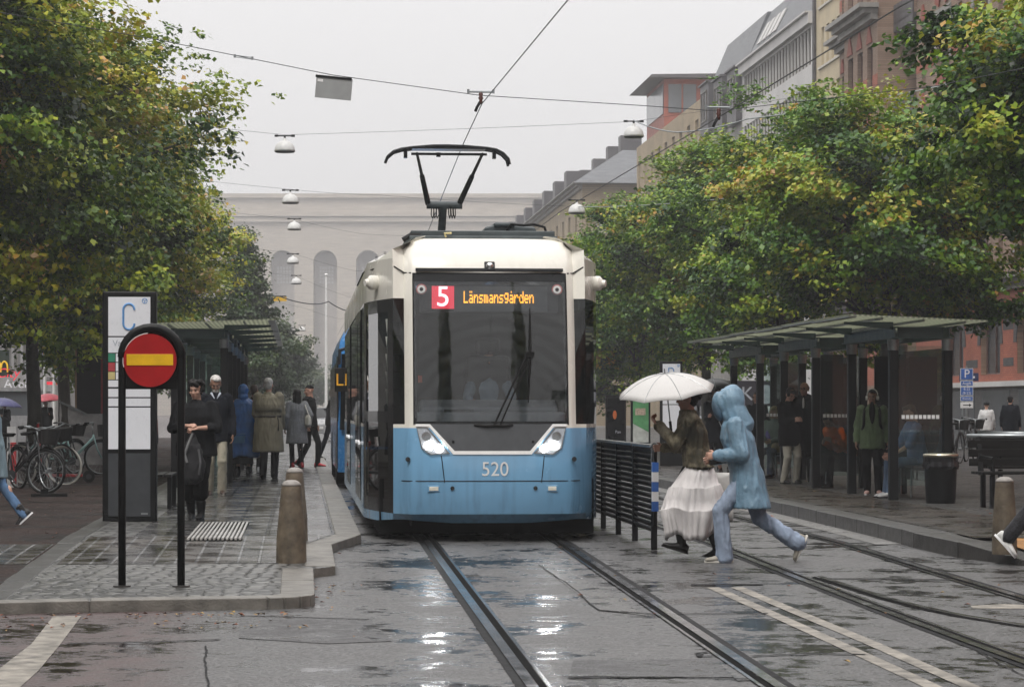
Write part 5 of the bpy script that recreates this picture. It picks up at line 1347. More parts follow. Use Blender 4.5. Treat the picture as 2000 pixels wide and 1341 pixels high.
# pendant lamps on span wires
M['enamel'] = P('white_enamel', (.60, .60, .59), .35, var=.12, scale=4)
def wire(label, pts, r=.008, name='span_wire', cat='wire', sag=0, n=10, m='dkmetal', grp='span wires over the street'):
    q = []
    for a, b in zip(pts, pts[1:]):
        a, b = V(a), V(b)
        for i in range(n): t = i / n; p = a.lerp(b, t); p.z -= sag * 4 * t * (1 - t); q.append(p)
    q.append(V(pts[-1])); c = sum(q, V((0, 0, 0))) / len(q); c = q[0].copy()
    bm = BM(); tube(bm, [p - c for p in q], r, 5); o = obj(name, bm, M[m]); o.location = c
    return tag(o, label, cat, grp)
def hang(label, p, d=.5):
    t = thing('pendant_lamp', label, 'street lamp', p, ANG, 'pendant street lamps')
    r = d / 2; bm = BM(); prof = [(r * 1.0, -r * .02), (r * .99, r * .15), (r * .93, r * .42), (r * .78, r * .72), (r * .52, r * .95), (r * .2, r * 1.05), (r * .14, r * 1.22), (r * .1, r * 1.3)]
    lathe(bm, prof, n=28); obj('shade', bm, M['enamel'], t, smooth=True)
    bm = BM(); lathe(bm, [(r * .96, -r * .03), (r * .9, -r * .10), (.01, -r * .16)], n=24); obj('glass', bm, M['dkgrey'], t, smooth=True)
    bm = BM(); tube(bm, [(-r * .8, 0, r * 1.5), (r * .8, 0, r * 1.5)], .018, 6); tube(bm, [(0, 0, r * 1.25), (0, 0, r * 1.52)], .025, 6)
    for s_ in (-1, 1): box(bm, (s_ * r * .8, 0, r * 1.5), (.09, .05, .05))
    obj('hanger', bm, M['post'], t); return t
LP = [(-.38, 62, 7.62, 'first hanging white lamp against open sky on the platform side'), (-.30, 76, 7.50, 'hanging white lamp in front of the top edge of the hall'), (-.22, 91, 7.76, 'hanging white lamp over the dark pointed tree, third in its row'), (-.31, 104, 7.30, 'hanging white lamp in front of an arched niche, under a dark fitting'), (-.2, 119, 7.2, 'small hanging white lamp low between two arched niches'), (.1, 178, 6.8, 'tiny hanging white lamp above the hazy far trees'), (-.1, 205, 6.9, 'farthest tiny hanging lamp beside the flagpole'), (8.1, 62, 8.05, 'hanging white lamp beside the red roof pavilion'), (8.0, 74, 7.1, 'hanging white lamp in front of the hipped house, above the tram corner')]
for x, l, z, lab in LP: hang(lab, SH(x, l, z))
def span(label, l, xs_, r=.0045, **kw):
    return wire(label, [SH(x, l, z) for x, z in xs_], r, **kw)
span('thin span wire carrying the first pair of hanging lamps across open sky', 62, [(-6, 8.6), (-.38, 8.02), (8.1, 8.42), (24, 11)], sag=.02)
span('span wire crossing at the top edge of the hall', 76, [(-6, 8.5), (-.3, 7.9), (2.3, 7.75), (8.0, 7.45), (24, 10.5)], sag=.03)
span('span wire crossing the hall below its cornice', 91, [(-6, 8.8), (-.22, 8.12), (2.3, 7.6), (9, 7.5), (24, 10)], sag=.04)
span('span wire crossing just above the arched niches', 104, [(-6, 8.5), (-.31, 7.7), (2.2, 7.0), (10, 7.2), (24, 10)], sag=.04)
span('span wire crossing the arched niches', 119, [(-6, 8.3), (-.2, 7.55), (2.2, 6.6), (24, 10)], sag=.04)
span('faint span wire low before the niches', 140, [(-6, 8.2), (.2, 6.9), (2.1, 6.3), (24, 10)], sag=.04)
span('main span wire with square plate and insulator over the tram', 32.6, [(-5.9, 6.75), (-1.8, 6.08), (.4, 5.66), (2.28, 5.42), (4.37, 5.31), (5.34, 5.25), (8.2, 5.6), (12, 6.4), (24, 9)], r=.0052)
cwz = 5.30
wire('overhead contact wire above the near track running over the pantograph', [SH(x, l, z) for x, l, z in ((2.9, 2, cwz), (2.49, 24.3, cwz), (2.30, 32.5, cwz), (2.26, 35.8, 5.105), (2.72, 55, cwz - .10), (2.1, 82, cwz + .1), (2.0, 140, cwz + .1))], .007, 'contact_wire')
wire('overhead contact wire above the track by the shelter', [SH(x, l, z) for x, l, z in ((6.3, 2, cwz), (5.70, 24, cwz), (5.36, 32.5, cwz - .13), (5.1, 50, cwz), (5.05, 80, cwz), (5.0, 140, cwz))], .008, 'contact_wire')
wire('thick pale cable sagging in front of the trees behind the shelter', [SH(8.1, 62, 8.45), SH(8.9, 60, 7.95), SH(10.2, 58, 8.05), SH(13, 50, 7.9), SH(15, 44, 7.9)], .016, 'cable', m='galv', sag=.06)
wire('thin pale cable crossing the middle of the green trees', [SH(8.0, 74, 7.28), SH(11, 58, 6.4), SH(14.5, 42, 5.5)], .012, 'cable', m='galv', sag=.1)
def insulator(label, p, rot=0):
    t = thing('insulator', label, 'insulator', p, ANG)
    bm = BM(); tube(bm, [(-.16, 0, .03), (.16, 0, .03)], .014, 8)
    for s_ in (-1, 1): box(bm, (s_ * .16, 0, .035), (.03, .03, .05))
    obj('crossbar', bm, M['galv'], t)
    bm = BM(); lathe(bm, [(.02, -.13), (.028, -.1), (.018, -.08), (.034, -.05), (.02, -.03), (.03, 0), (.01, .03)], n=12); obj('core', bm, P('brown_glaze', (.08, .03, .025), .2), t, smooth=True)
    bm = BM(); tube(bm, [(-.01, 0, -.1), (-.05, -.02, -.17), (-.07, 0, -.22)], .02, 8); obj('clamp', bm, M['post'], t)
insulator('insulator joining span wire and contact wire above the pantograph', SH(2.29, 32.55, 5.43)); insulator('insulator on the span wire in front of the olive trees', SH(5.35, 32.55, 5.26))
hp = thing('hanging_plate', 'blank grey rectangular plate hanging from the main span wire', 'sign', SH(.42, 32.6, 5.64), ANG)
bm = BM(); box(bm, (0, 0, -.15), (.46, .012, .27), ry=R(5)); obj('plate', bm, P('grey_plate', (.30, .31, .31), .45, var=.1), hp)
bm = BM(); box(bm, (0, 0, -.012), (.46, .03, .03), ry=R(5)); obj('clip_rail', bm, M['post'], hp); bm = BM(); box(bm, (-.17, -.008, -.05), (.07, .004, .035), ry=R(5)); obj('label_plate', bm, M['dashw'], hp)
tb = thing('turnbuckle', 'small turnbuckle on the main span wire near the yellowing trees', 'fitting', SH(-.72, 32.6, 5.875), ANG)
bm = BM(); tube(bm, [(-.1, 0, .022), (.1, 0, -.002)], .006, 6); tube(bm, [(-.1, 0, .0), (.1, 0, -.026)], .006, 6); box(bm, (-.11, 0, .012), (.03, .02, .04)); box(bm, (.11, 0, -.014), (.03, .02, .04)); obj('frame', bm, M['galv'], tb)
yp = thing('hanging_plate', 'small yellow plate hanging over the street before the hazy trees', 'sign', SH(-.9, 110, 6.2), ANG); bm = BM(); box(bm, (0, 0, -.1), (.62, .02, .18)); obj('plate', bm, M['yellow'], yp); bm = BM(); box(bm, (0, 0, .02), (.6, .03, .05)); obj('clip_rail', bm, M['post'], yp)
wire('wavy feeder cable behind the yellow plate', [SH(-6, 110, 6.6), SH(-.9, 110, 6.22), (SH(.4, 110, 5.9)), SH(1.2, 110, 6.0), SH(2.0, 110, 5.6)], .025, 'cable', sag=.05)

# parking sign by the brick house
ps = thing('parking_sign', 'blue parking sign stack with white P and arrow in front of the red brick wall', 'sign', SH(20.6, 78, PHR), ANG)
bm = BM(); tube(bm, [(0, .03, 0), (0, .03, 2.6)], .03, 10); obj('pole', bm, M['galv'], ps)
z = 2.52
def plate(zc, h_, m, w_=.40):
    bm = BM(); box(bm, (0, 0, zc), (w_, .012, h_)); o = obj('plate', bm, M['dashw'], ps); bm = BM(); box(bm, (0, -.008, zc), (w_ - .03, .006, h_ - .03)); obj('plate_face', bm, m, o); return o
p_ = plate(2.34, .36, M['pgreen']); text('lettering', 'P', .36, M['dashw'], p_, (0, -.013, 2.34))
p_ = plate(2.05, .17, M['pgreen']); text('lettering', 'Avgift', .12, M['dashw'], p_, (0, -.013, 2.05))
p_ = plate(1.81, .27, M['pgreen']); text('lettering', '8-22', .11, M['dashw'], p_, (0, -.013, 1.87)); text('lettering', '(8-22)', .11, M['dashw'], p_, (0, -.013, 1.75))
p_ = plate(1.58, .15, M['pgreen']); text('lettering', 'Boende', .09, M['dashw'], p_, (0, -.013, 1.58))
p_ = plate(1.38, .19, M['dashw']); bm = BM(); box(bm, (-.02, -.012, 1.38), (.2, .006, .025)); face(bm, [(.07, -.013, 1.43), (.15, -.013, 1.38), (.07, -.013, 1.33)]); obj('arrow', bm, M['post'], p_)
sn = thing('street_name_sign', 'small dark blue street sign behind the parking sign', 'sign', SH(21.2, 80, 2.42), ANG); bm = BM(); box(bm, (0, 0, 0), (.62, .02, .26)); obj('plate', bm, P('navy', (.02, .03, .09), .4), sn); bm = BM(); box(bm, (.02, -.014, 0), (.34, .004, .06)); obj('lettering', bm, M['dashw'], sn); bm = BM(); tube(bm, [(-.2, .03, -2.27), (-.2, .03, .12)], .025, 8); obj('pole', bm, M['galv'], sn)

# poster frames and boards behind the right platform
pf = thing('poster_case', 'grey poster case with green and white poster behind the fence', 'poster', SH(8.0, 60, PHR), ANG)
bm = BM(); box(bm, (0, 0, .85), (.46, .1, 1.4)); obj('frame', bm, M['post'], pf); bm = BM(); box(bm, (0, -.055, .98), (.37, .01, 1.0)); po = obj('poster', bm, P('poster_white', (.5, .53, .5), .4), pf)
bm = BM(); box(bm, (0, -.062, 1.28), (.37, .004, .4)); prism(bm, [(-.185, 1.08), (.185, 1.08), (.185, .72), (-.185, .92)], .003, Matrix.Translation((0, -.06, 0)) @ Matrix.Rotation(R(90), 4, 'X')); obj('poster_print', bm, P('poster_green', (.10, .30, .13), .4), po)
bm = BM(); box(bm, (-.01, -.066, 1.2), (.24, .003, .16)); obj('poster_picture', bm, P('poster_photo', (.45, .36, .28), .5, var=.5, scale=30), po)
for x in (-.2, .2):
    bm = BM(); box(bm, (x, 0, .08), (.05, .08, .16)); obj('foot', bm, M['post'], pf)
pc = thing('poster_case', 'dark glass poster case with small orange figure, left of the green poster', 'poster', SH(7.72, 62.5, PHR), ANG)
bm = BM(); box(bm, (0, 0, .85), (.5, .1, 1.5)); obj('frame', bm, M['post'], pc); bm = BM(); box(bm, (0, -.055, .95), (.42, .01, 1.15)); po = obj('poster', bm, M['black'], pc)
bm = BM(); ellipsoid(bm, (-.03, -.062, 1.12), (.05, .004, .11)); obj('poster_print', bm, P('orange_print', (.5, .12, .03), .5), po); text('lettering', 'Pan', .1, M['ptext'], po, (.05, -.064, .7))
kb = thing('shop_board', 'long dark board with pale letters K behind the hooded walker', 'sign', SH(13.7, 80, PHR), ANG)
bm = BM(); box(bm, (0, 0, 1.75), (2.6, .08, .8)); obj('board', bm, P('navy_board', (.03, .03, .04), .4), kb); text('lettering', 'K', .5, M['ptext'], kb, (-.62, -.05, 1.75)); text('lettering', 'K', .62, M['ptext'], kb, (.36, -.05, 1.72))
bm = BM(); cyl(bm, (.95, -.045, 1.72), .3, .02, 28, axis='y'); obj('round_logo', bm, M['ptext'], kb)
for x in (-1.2, 1.2):
    bm = BM(); box(bm, (x, 0, .7), (.08, .08, 1.4)); obj('leg', bm, M['post'], kb)
# ------------------------------------------------------------------ people
def cloth(name, col, var=.22, rough=.8, bump=.25, scale=9, sheen=.1, spec=.3): return P(name, col, rough, var=var, scale=scale, bump=bump, bscale=120, sheen=sheen, spec=spec)
SKIN = P('skin', (.52, .30, .22), .5, var=.12, scale=9); SKIN2 = P('skin_ruddy', (.45, .24, .17), .5, var=.14, scale=9); SKIN3 = P('skin_tanned', (.28, .15, .10), .5, var=.14, scale=9)
EYE = P('eye_dark', (.02, .015, .012), .2); LIP = P('lips', (.36, .13, .11), .5)
BLK = cloth('black_cloth', (.006, .006, .0065), .3, spec=.1, sheen=0); NAVY = cloth('navy_cloth', (.0075, .009, .014), .3, spec=.1, sheen=0); CHAR = cloth('charcoal_cloth', (.012, .0125, .014), .3, spec=.1, sheen=0)
LEATHER = P('black_leather', (.007, .0065, .0065), .35, var=.4, spec=.3); BLKHAIR = P('black_hair', (.007, .006, .0055), .45, spec=.2, var=.5, scale=30, bump=.6, bscale=80); BRNHAIR = P('brown_hair', (.06, .035, .02), .45, var=.4, scale=30, bump=.6, bscale=80)
WHTHAIR = P('white_hair', (.55, .53, .50), .55, var=.3, scale=30, bump=.6, bscale=80); BLONDE = P('blonde_hair', (.38, .27, .14), .5, var=.35, scale=30, bump=.6, bscale=80)
def ik(a, c, l1, l2, hint):
    a, c, hint = V(a), V(c), V(hint); d = c - a; L = min(d.length, (l1 + l2) * .999); d.normalize()
    c2 = a + d * L; x = (l1 * l1 - l2 * l2 + L * L) / (2 * L); h_ = math.sqrt(max(l1 * l1 - x * x, 1e-6))
    p = hint - d * hint.dot(d)
    if p.length < 1e-4: p = V((1, 0, 0))
    return a + d * x + p.normalized() * h_, c2
def hand_bm(bm, wrist, d, n, s, curl, side):
    "palm, four jointed fingers and a thumb; d along the hand, n out of the palm"
    d = V(d).normalized(); n = V(n); n = (n - d * n.dot(d)).normalized(); w_ = d.cross(n) * side
    L = .085 * s
    rs = []
    for t, wd, th in ((-.12, .021, .018), (.15, .030, .0165), (.6, .039, .0145), (1.0, .037, .012)):
        rs.append(ring(bm, wrist + d * L * t, w_, n, wd * s, th * s, 12))
    bridge(bm, rs)
    for k_, (ox, l) in enumerate(((-.030, .068), (-.010, .078), (.011, .073), (.030, .056))):
        p = wrist + d * L * .95 + w_ * ox * s; a = curl * (.85 + .12 * k_); dd = d.copy(); pts = [p]; l *= s
        for q, f_ in enumerate((.45, .32, .25)):
            a_ = a * (.7, 1.0, .8)[q]; dd = (dd * math.cos(a_) + n * math.sin(a_)).normalized() if q == 0 else (Matrix.Rotation(a_, 3, dd.cross(n).normalized()) @ dd).normalized()
            pts.append(pts[-1] + dd * l * f_)
        for q in range(3): capsule(bm, pts[q], pts[q + 1], (.0092, .0086, .0078)[q] * s, (.0086, .0078, .0066)[q] * s, 8)
    p = wrist + d * L * .3 - w_ * .026 * s; dd = (d * .75 - w_ * .65 + n * .35).normalized(); m_ = p + dd * .040 * s; e = m_ + (d * .9 - w_ * .1 + n * .5).normalized() * .034 * s
    capsule(bm, p, m_, .0125 * s, .0105 * s, 8); capsule(bm, m_, e, .0105 * s, .008 * s, 8)
def merge(bm, me, mi=0):
    n0 = len(bm.faces); bm.from_mesh(me); bpy.data.meshes.remove(me)
    bm.faces.ensure_lookup_table()
    for f in bm.faces[n0:]: f.material_index = mi; f.smooth = True
class Fig:
    "a figure facing -y: joints first, then one skin and the clothes over it"
    def __init__(s, label, loc, rz, h=1.72, hip=None, lean=0.0, feet=None, hands=(None, None), head=(0, 0), build=1.0, skin=SKIN, fine=1.0, group=None, side_lean=0, curl=(.35, .35), elbow=None, knee=None, shoulder_twist=0.0):
        s.t = thing('person', label, 'person', loc, rz, group); s.h = h; s.b = build; s.skin = skin; s.vox = .013 * fine; k = h / 1.72; s.k = k
        s.hip = V(hip) * 1 if hip else V((0, 0, .915 * k)); s.lean = lean
        u = V((math.sin(side_lean), -math.sin(lean), math.cos(lean))).normalized(); s.u = u
        s.chest = s.hip + u * .40 * k; s.neck = s.hip + u * .535 * k; s.sh = s.hip + u * .49 * k
        hd = V((0, -math.sin(lean * .6 + head[1] * .5), math.cos(lean * .6 + head[1] * .5))); s.hc = s.neck + hd * .155 * k; s.hyaw, s.hpit = head
        ct, st = math.cos(shoulder_twist), math.sin(shoulder_twist); bx = V((ct, st, 0)); s.bx = bx
        s.S = [s.sh - bx * (.175 * k * (build * .5 + .5)), s.sh + bx * (.175 * k * (build * .5 + .5))]
        s.H = [s.hip + V((-.085 * k, 0, -.02)), s.hip + V((.085 * k, 0, -.02))]
        feet = feet or [(-.1, 0, 0, 0, 0), (.1, 0, 0, 0, 0)]
        s.feet = feet; s.A = []; s.K = []; s.E = []; s.Wr = []; s.curl = curl
        for i in (0, 1):
            f_ = feet[i]; an = V((f_[0], f_[1] + .03, f_[2] + .075 * k)); kn, an = ik(s.H[i], an, .425 * k, .425 * k, knee[i] if knee else V((0, -1, .1)))
            s.K.append(kn); s.A.append(an)
            sd = -1 if i == 0 else 1
            hp = V(hands[i]) if hands[i] else s.S[i] + V((sd * .075, -.06, -.52 * k))
            e, wr = ik(s.S[i], hp, .29 * k, .255 * k, V(elbow[i]) if elbow and elbow[i] else V((sd * .35, .8, -.3)))
            s.E.append(e); s.Wr.append(wr)
    def body(s, face=True, hands=True, hand_n=(None, None), lk=1.0):
        k, b = s.k, s.b; bm = BM(); B = lambda t: s.hip + s.u * t * k
        loft(bm, [(B(-.10), .12 * b * k, .10 * b * k), (B(0), .155 * b * k, .11 * b * k), (B(.18), .13 * b * k, .095 * b * k), (B(.36), .155 * b * k, .11 * b * k), (B(.47), .16 * k, .085 * k), (B(.53), .07 * k, .065 * k), (B(.56), .055 * k, .055 * k)], 18)
        capsule(bm, B(.48), s.hc - V((0, -.01, .03)), .058 * k, .054 * k)
        for i in (0, 1):
            capsule(bm, s.S[i], s.E[i], .046 * k * b, .038 * k * b); capsule(bm, s.E[i], s.Wr[i], .040 * k * (b * .6 + .4), .027 * k)
            capsule(bm, s.H[i], s.K[i], .068 * k * b * lk, .048 * k * b * lk); capsule(bm, s.K[i], s.A[i], .048 * k * b * lk, .034 * k * lk)
            m_ = s.K[i].lerp(s.A[i], .3); ellipsoid(bm, m_ + V((0, .006, 0)), (.045 * k * b * lk, .046 * k * b * lk, .10 * k))
        out = BM(); merge(out, solid(bm, s.vox * 1.1, 4))
        # head
        hb = BM(); c = V((0, 0, 0)); q = .118 * s.h / .203 / 1.0 * 1.0; q = k
        ellipsoid(hb, (0, .012 * q, .035 * q), (.074 * q, .092 * q, .085 * q), n=20); ellipsoid(hb, (0, -.022 * q, -.035 * q), (.058 * q, .062 * q, .078 * q), n=18)
        ellipsoid(hb, (0, -.055 * q, -.088 * q), (.026 * q, .022 * q, .022 * q)); ellipsoid(hb, (0, -.03 * q, -.06 * q), (.053 * q, .045 * q, .04 * q))
        capsule(hb, (0, -.078 * q, .012 * q), (0, -.099 * q, -.026 * q), .009 * q, .0145 * q); ellipsoid(hb, (0, -.086 * q, -.03 * q), (.018 * q, .012 * q, .010 * q))
        ellipsoid(hb, (0, -.078 * q, -.060 * q), (.022 * q, .010 * q, .010 * q)); ellipsoid(hb, (0, -.066 * q, .030 * q), (.050 * q, .022 * q, .014 * q))
        for sd in (-1, 1): ellipsoid(hb, (sd * .074 * q, .018 * q, -.012 * q), (.010 * q, .020 * q, .032 * q)); ellipsoid(hb, (sd * .042 * q, -.058 * q, -.02 * q), (.022 * q, .022 * q, .02 * q))
        capsule(hb, (0, .02 * q, -.05 * q), (0, .03 * q, -.14 * q), .05 * q, .052 * q)
        hm = solid(hb, .0075 * q, 3)
        s.HM = Matrix.Translation(s.hc) @ Matrix.Rotation(s.hyaw, 4, 'Z') @ Matrix.Rotation(s.hpit + s.lean * .35, 4, 'X')
        hm.transform(s.HM); merge(out, hm)
        if face:
            fb = BM()
            for sd in (-1, 1): ellipsoid(fb, (sd * .030 * q, -.0795 * q, .006 * q), (.0125 * q, .005 * q, .0058 * q), n=10); capsule(fb, (sd * .016 * q, -.090 * q, .026 * q), (sd * .046 * q, -.080 * q, .028 * q), .0045 * q, .003 * q, 6)
            me = bpy.data.meshes.new('f'); fb.to_mesh(me); fb.free(); me.transform(s.HM); merge(out, me, 1)
            fb = BM(); ellipsoid(fb, (0, -.0845 * q, -.062 * q), (.022 * q, .006 * q, .0058 * q), n=10)
            me = bpy.data.meshes.new('f'); fb.to_mesh(me); fb.free(); me.transform(s.HM); merge(out, me, 2)
        if hands:
            for i in (0, 1):
                hb = BM(); sd = -1 if i == 0 else 1; d = (s.Wr[i] - s.E[i]).normalized()
                hand_bm(hb, s.Wr[i], d, hand_n[i] if hand_n[i] else V((-sd, -.15, -.1)), k, s.curl[i], sd)
                merge(out, solid(hb, .0048 * max(1, s.vox / .013), 1))
        o = obj('body', out, [s.skin, EYE, LIP], s.t); return o
    def top(s, m, sleeve=1.0, hem=-.06, name='jacket', loose=1.0, disp=.006, collar=.03, seed=1, flare=1.0, hemshift=(0, 0), extra=None, sw=1.0):
        k, b = s.k, s.b * loose; bm = BM(); B = lambda t: s.hip + s.u * t * k
        secs = [(B(.575), .058 * k + collar * .5, .06 * k + collar * .5), (B(.535), .085 * k, .075 * k + collar * .3), (B(.475), .178 * k * (b * .6 + .4), .102 * k * b), (B(.36), .178 * k * b, .132 * k * b), (B(.18), .160 * k * b, .120 * k * b), (B(.02), .178 * k * b, .132 * k * b)]
        n_ = max(1, int(abs(hem) / .12))
        for i in range(1, n_ + 1):
            f_ = i / n_; z = hem * f_; c = s.hip + V((hemshift[0] * f_, hemshift[1] * f_, z)); secs.append((c, (.178 * b * (1 + (flare - 1) * f_)) * k, (.132 * b * (1 + (flare - 1) * f_)) * k))
        loft(bm, secs[::-1], 24)
        for i in (0, 1):
            capsule(bm, s.S[i] + V((0, 0, -.005)), s.E[i], .066 * k * b * sw, .056 * k * b * sw)
            if sleeve > .5: capsule(bm, s.E[i], s.E[i].lerp(s.Wr[i], min(1, (sleeve - .5) * 2) * .97), .056 * k * b * sw, .045 * k * b * sw)
            elif sleeve < .5: pass
        if extra: extra(bm)
        o = link(name, solid(bm, s.vox, 4, disp, 9, seed), s.t, m); return o
    def legs(s, m, to=1.0, name='trousers', loose=1.0, disp=.005, seed=2, flare=1.0):
        k, b = s.k, s.b * loose; bm = BM()
        loft(bm, [(s.hip + V((0, 0, -.12 * k)), .135 * k * b, .115 * k * b), (s.hip + V((0, 0, -.02)), .168 * k * b, .128 * k * b), (s.hip + s.u * .10 * k, .15 * k * b, .112 * k * b)], 20)
        for i in (0, 1):
            capsule(bm, s.H[i], s.K[i], .09 * k * b, .068 * k * b)
            e = s.K[i].lerp(s.A[i] - V((0, 0, .02)), max(0, to * 2 - 1)) if to > .5 else None
            if e is not None: capsule(bm, s.K[i], e, .068 * k * b, .058 * k * b * flare)
        return link(name, solid(bm, s.vox, 4, disp, 11, seed), s.t, m)
    def shoes(s, m, name='shoe', boot=0, sole=None, socks=None):
        k = s.k
        for i in (0, 1):
            f_ = s.feet[i]; bm = BM(); yaw = f_[4] if len(f_) > 4 else 0; pit = f_[3]
            rs = []
            for y, zc, wd, ht in ((.075, .045, .028, .036), (.05, .05, .037, .048), (0, .052, .040, .050), (-.06, .040, .044, .038), (-.12, .030, .046, .028), (-.165, .026, .038, .022), (-.19, .024, .018, .014)):
                rs.append(ring(bm, V((0, y, zc)) * k, V((1, 0, 0)), V((0, 0, 1)), wd * k, ht * k, 14))
            bridge(bm, rs)
            if not boot: capsule(bm, (0, .01 * k, .07 * k), (0, .01 * k, .10 * k), .045 * k, .043 * k)
            sb = BM(); pl = [(.0 + .048 * k * math.sin(a) * (1 if math.cos(a) < 0 else .86), -.055 * k - .142 * k * math.cos(a)) for a in [2 * PI * q / 18 for q in range(18)]]; prism(sb, pl, .02 * k)
            Mx = Matrix.Translation((f_[0], f_[1] + .03, f_[2])) @ Matrix.Rotation(yaw, 4, 'Z') @ Matrix.Translation((0, 0, .075 * k)) @ Matrix.Rotation(pit, 4, 'X') @ Matrix.Translation((0, 0, -.075 * k))
            if boot:
                Mi = Mx.inverted(); capsule(bm, Mi @ s.A[i], Mi @ s.A[i].lerp(s.K[i], boot / .42), .048 * k, .062 * k * (s.b * .5 + .5))
            me = solid(bm, .009 * s.vox / .013, 2); me.transform(Mx); o = link(name, me, s.t, m)
            me = bpy.data.meshes.new('sole'); bmesh.ops.recalc_face_normals(sb, faces=sb.faces[:]); sb.to_mesh(me); sb.free(); me.transform(Mx); link('sole', me, o, sole or LEATHER)
            if socks:
                bm = BM(); capsule(bm, s.A[i], s.A[i].lerp(s.K[i], .28), .043 * k, .05 * k * s.b); link('sock', solid(bm, s.vox, 2), s.t, socks)
    def hair(s, m, kind='short', seed=3, name='hair'):
        q = s.k; bm = BM()
        ellipsoid(bm, (0, .034 * q, .052 * q), (.079 * q, .086 * q, .078 * q), n=18)
        ellipsoid(bm, (0, .055 * q, -.005 * q), (.070 * q, .058 * q, .075 * q))
        if kind in ('short', 'long', 'bun'): ellipsoid(bm, (.01 * q, -.035 * q, .092 * q), (.058 * q, .045 * q, .030 * q))
        if kind == 'fringe': ellipsoid(bm, (.015 * q, -.05 * q, .082 * q), (.068 * q, .042 * q, .036 * q)); ellipsoid(bm, (-.055 * q, -.01 * q, .03 * q), (.032 * q, .05 * q, .06 * q))
        if kind == 'curly':
            for a in range(11): t = -.25 + a * (PI + .5) / 10; ellipsoid(bm, (.080 * q * math.cos(t), .025 * q + .085 * q * math.sin(t) * .95, .045 * q + .035 * q * math.sin(5 * t)), (.032 * q, .034 * q, .038 * q))
            [ellipsoid(bm, (q * .062 * math.cos(2.4 * a_), q * (-.012 + .075 * math.sin(2.4 * a_) * (1 if math.sin(2.4 * a_) > 0 else .75)), q * (.098 + .018 * math.sin(a_ * 1.7))), (.030 * q, .032 * q, .030 * q)) for a_ in range(12)]; ellipsoid(bm, (.045 * q, -.066 * q, .066 * q), (.028 * q, .02 * q, .026 * q)); ellipsoid(bm, (-.078 * q, .03 * q, -.03 * q), (.03 * q, .045 * q, .06 * q))
        if kind == 'long':
            ellipsoid(bm, (0, .06 * q, -.1 * q), (.085 * q, .06 * q, .15 * q))
            for sd in (-1, 1): capsule(bm, (sd * .072 * q, 0, .03 * q), (sd * .07 * q, .02 * q, -.16 * q), .026 * q, .03 * q)
        if kind == 'bun': ellipsoid(bm, (0, .12 * q, .03 * q), (.04 * q, .04 * q, .04 * q))
        me = solid(bm, .009 * max(1, s.vox / .013), 2, .0035, 45, seed, (1, 1, .5)); me.transform(s.HM); return link(name, me, s.t, m)
    def add(s, name, bm, m, smooth=True, hd=False):
        o = obj(name, bm, m, s.t, smooth)
        if hd: o.data.transform(s.HM)
        return o
M['umb_white'] = P('white_umbrella_cloth', (.56, .55, .535), .5, var=.05, scale=60); M['umb_black'] = P('black_umbrella_cloth', (.012, .013, .015), .35); M['umb_pink'] = P('pink_umbrella_cloth', (.55, .10, .13), .5); M['umb_purple'] = P('purple_umbrella_cloth', (.10, .10, .24), .5)
def umbrella(label, top, axis, r, hgt, m, shaft, group='open umbrellas', squash=1.0, turn=0):
    "canopy of eight scalloped panels with ribs, shaft and handle; top = tip, axis = down along the shaft"
    t = thing('umbrella', label, 'umbrella', top, 0, group)
    z = -V(axis).normalized(); x = V((1, 0, 0)); x = (x - z * x.dot(z)).normalized(); y = z.cross(x)
    Mx = Matrix((x, y, z)).transposed().to_4x4() @ Matrix.Rotation(turn, 4, 'Z'); bm = BM(); NR, NA = 8, 48; rs = []
    for i in range(NR + 1):
        f_ = i / NR; row = []
        for a in range(NA):
            th = 2 * PI * a / NA; seg = (th % (PI / 4)) / (PI / 4); sag = math.sin(PI * seg)
            rr = r * f_ * (1 - .045 * sag * f_ ** 3); zz = -hgt * (f_ ** 2.1) + .03 * r * sag * f_ ** 2 - .035 * r * sag * f_ ** 1 * (1 - f_)
            row.append(bm.verts.new(Mx @ V((rr * math.cos(th) + 1e-5 * math.cos(th), rr * math.sin(th) * squash + 1e-5 * math.sin(th), zz))))
        rs.append(row)
    bridge(bm, rs, cap=False); bmesh.ops.remove_doubles(bm, verts=bm.verts[:], dist=1e-6)
    c = obj('canopy', bm, m, t, smooth=True); md = c.modifiers.new('thick', 'SOLIDIFY'); md.thickness = .004
    bm = BM()
    for a in range(8):
        th = PI / 4 * a; tube(bm, [Mx @ V((r * f_ * math.cos(th) * .99, r * f_ * math.sin(th) * squash * .99, -hgt * f_ ** 2.1 - .008)) for f_ in (.03, .3, .6, .8, 1.0)], .004, 5)
    obj('ribs', bm, M['dkmetal'], t)
    bm = BM()
    for a in range(8):
        th = PI / 4 * a; tube(bm, [Mx @ V((r * f_ * math.cos(th), r * f_ * math.sin(th) * squash, -hgt * f_ ** 2.1 + .002)) for f_ in (.03, .2, .4, .6, .8, 1.0)], .0028, 5)
    lathe(bm, [(.012, .0), (.012, .03), (.004, .045)], n=10) if 0 else None
    obj('seam', bm, M['galv'], t)
    bm = BM(); tube(bm, [Mx @ V((0, 0, .05)), Mx @ V((0, 0, -shaft))], .007, 8); sh_ = obj('shaft', bm, M['galv'], t)
    bm = BM(); tube(bm, [Mx @ V((0, 0, -shaft + .02)), Mx @ V((0, 0, -shaft - .08))], .014, 10); obj('handle', bm, M['post'], t)
    return t
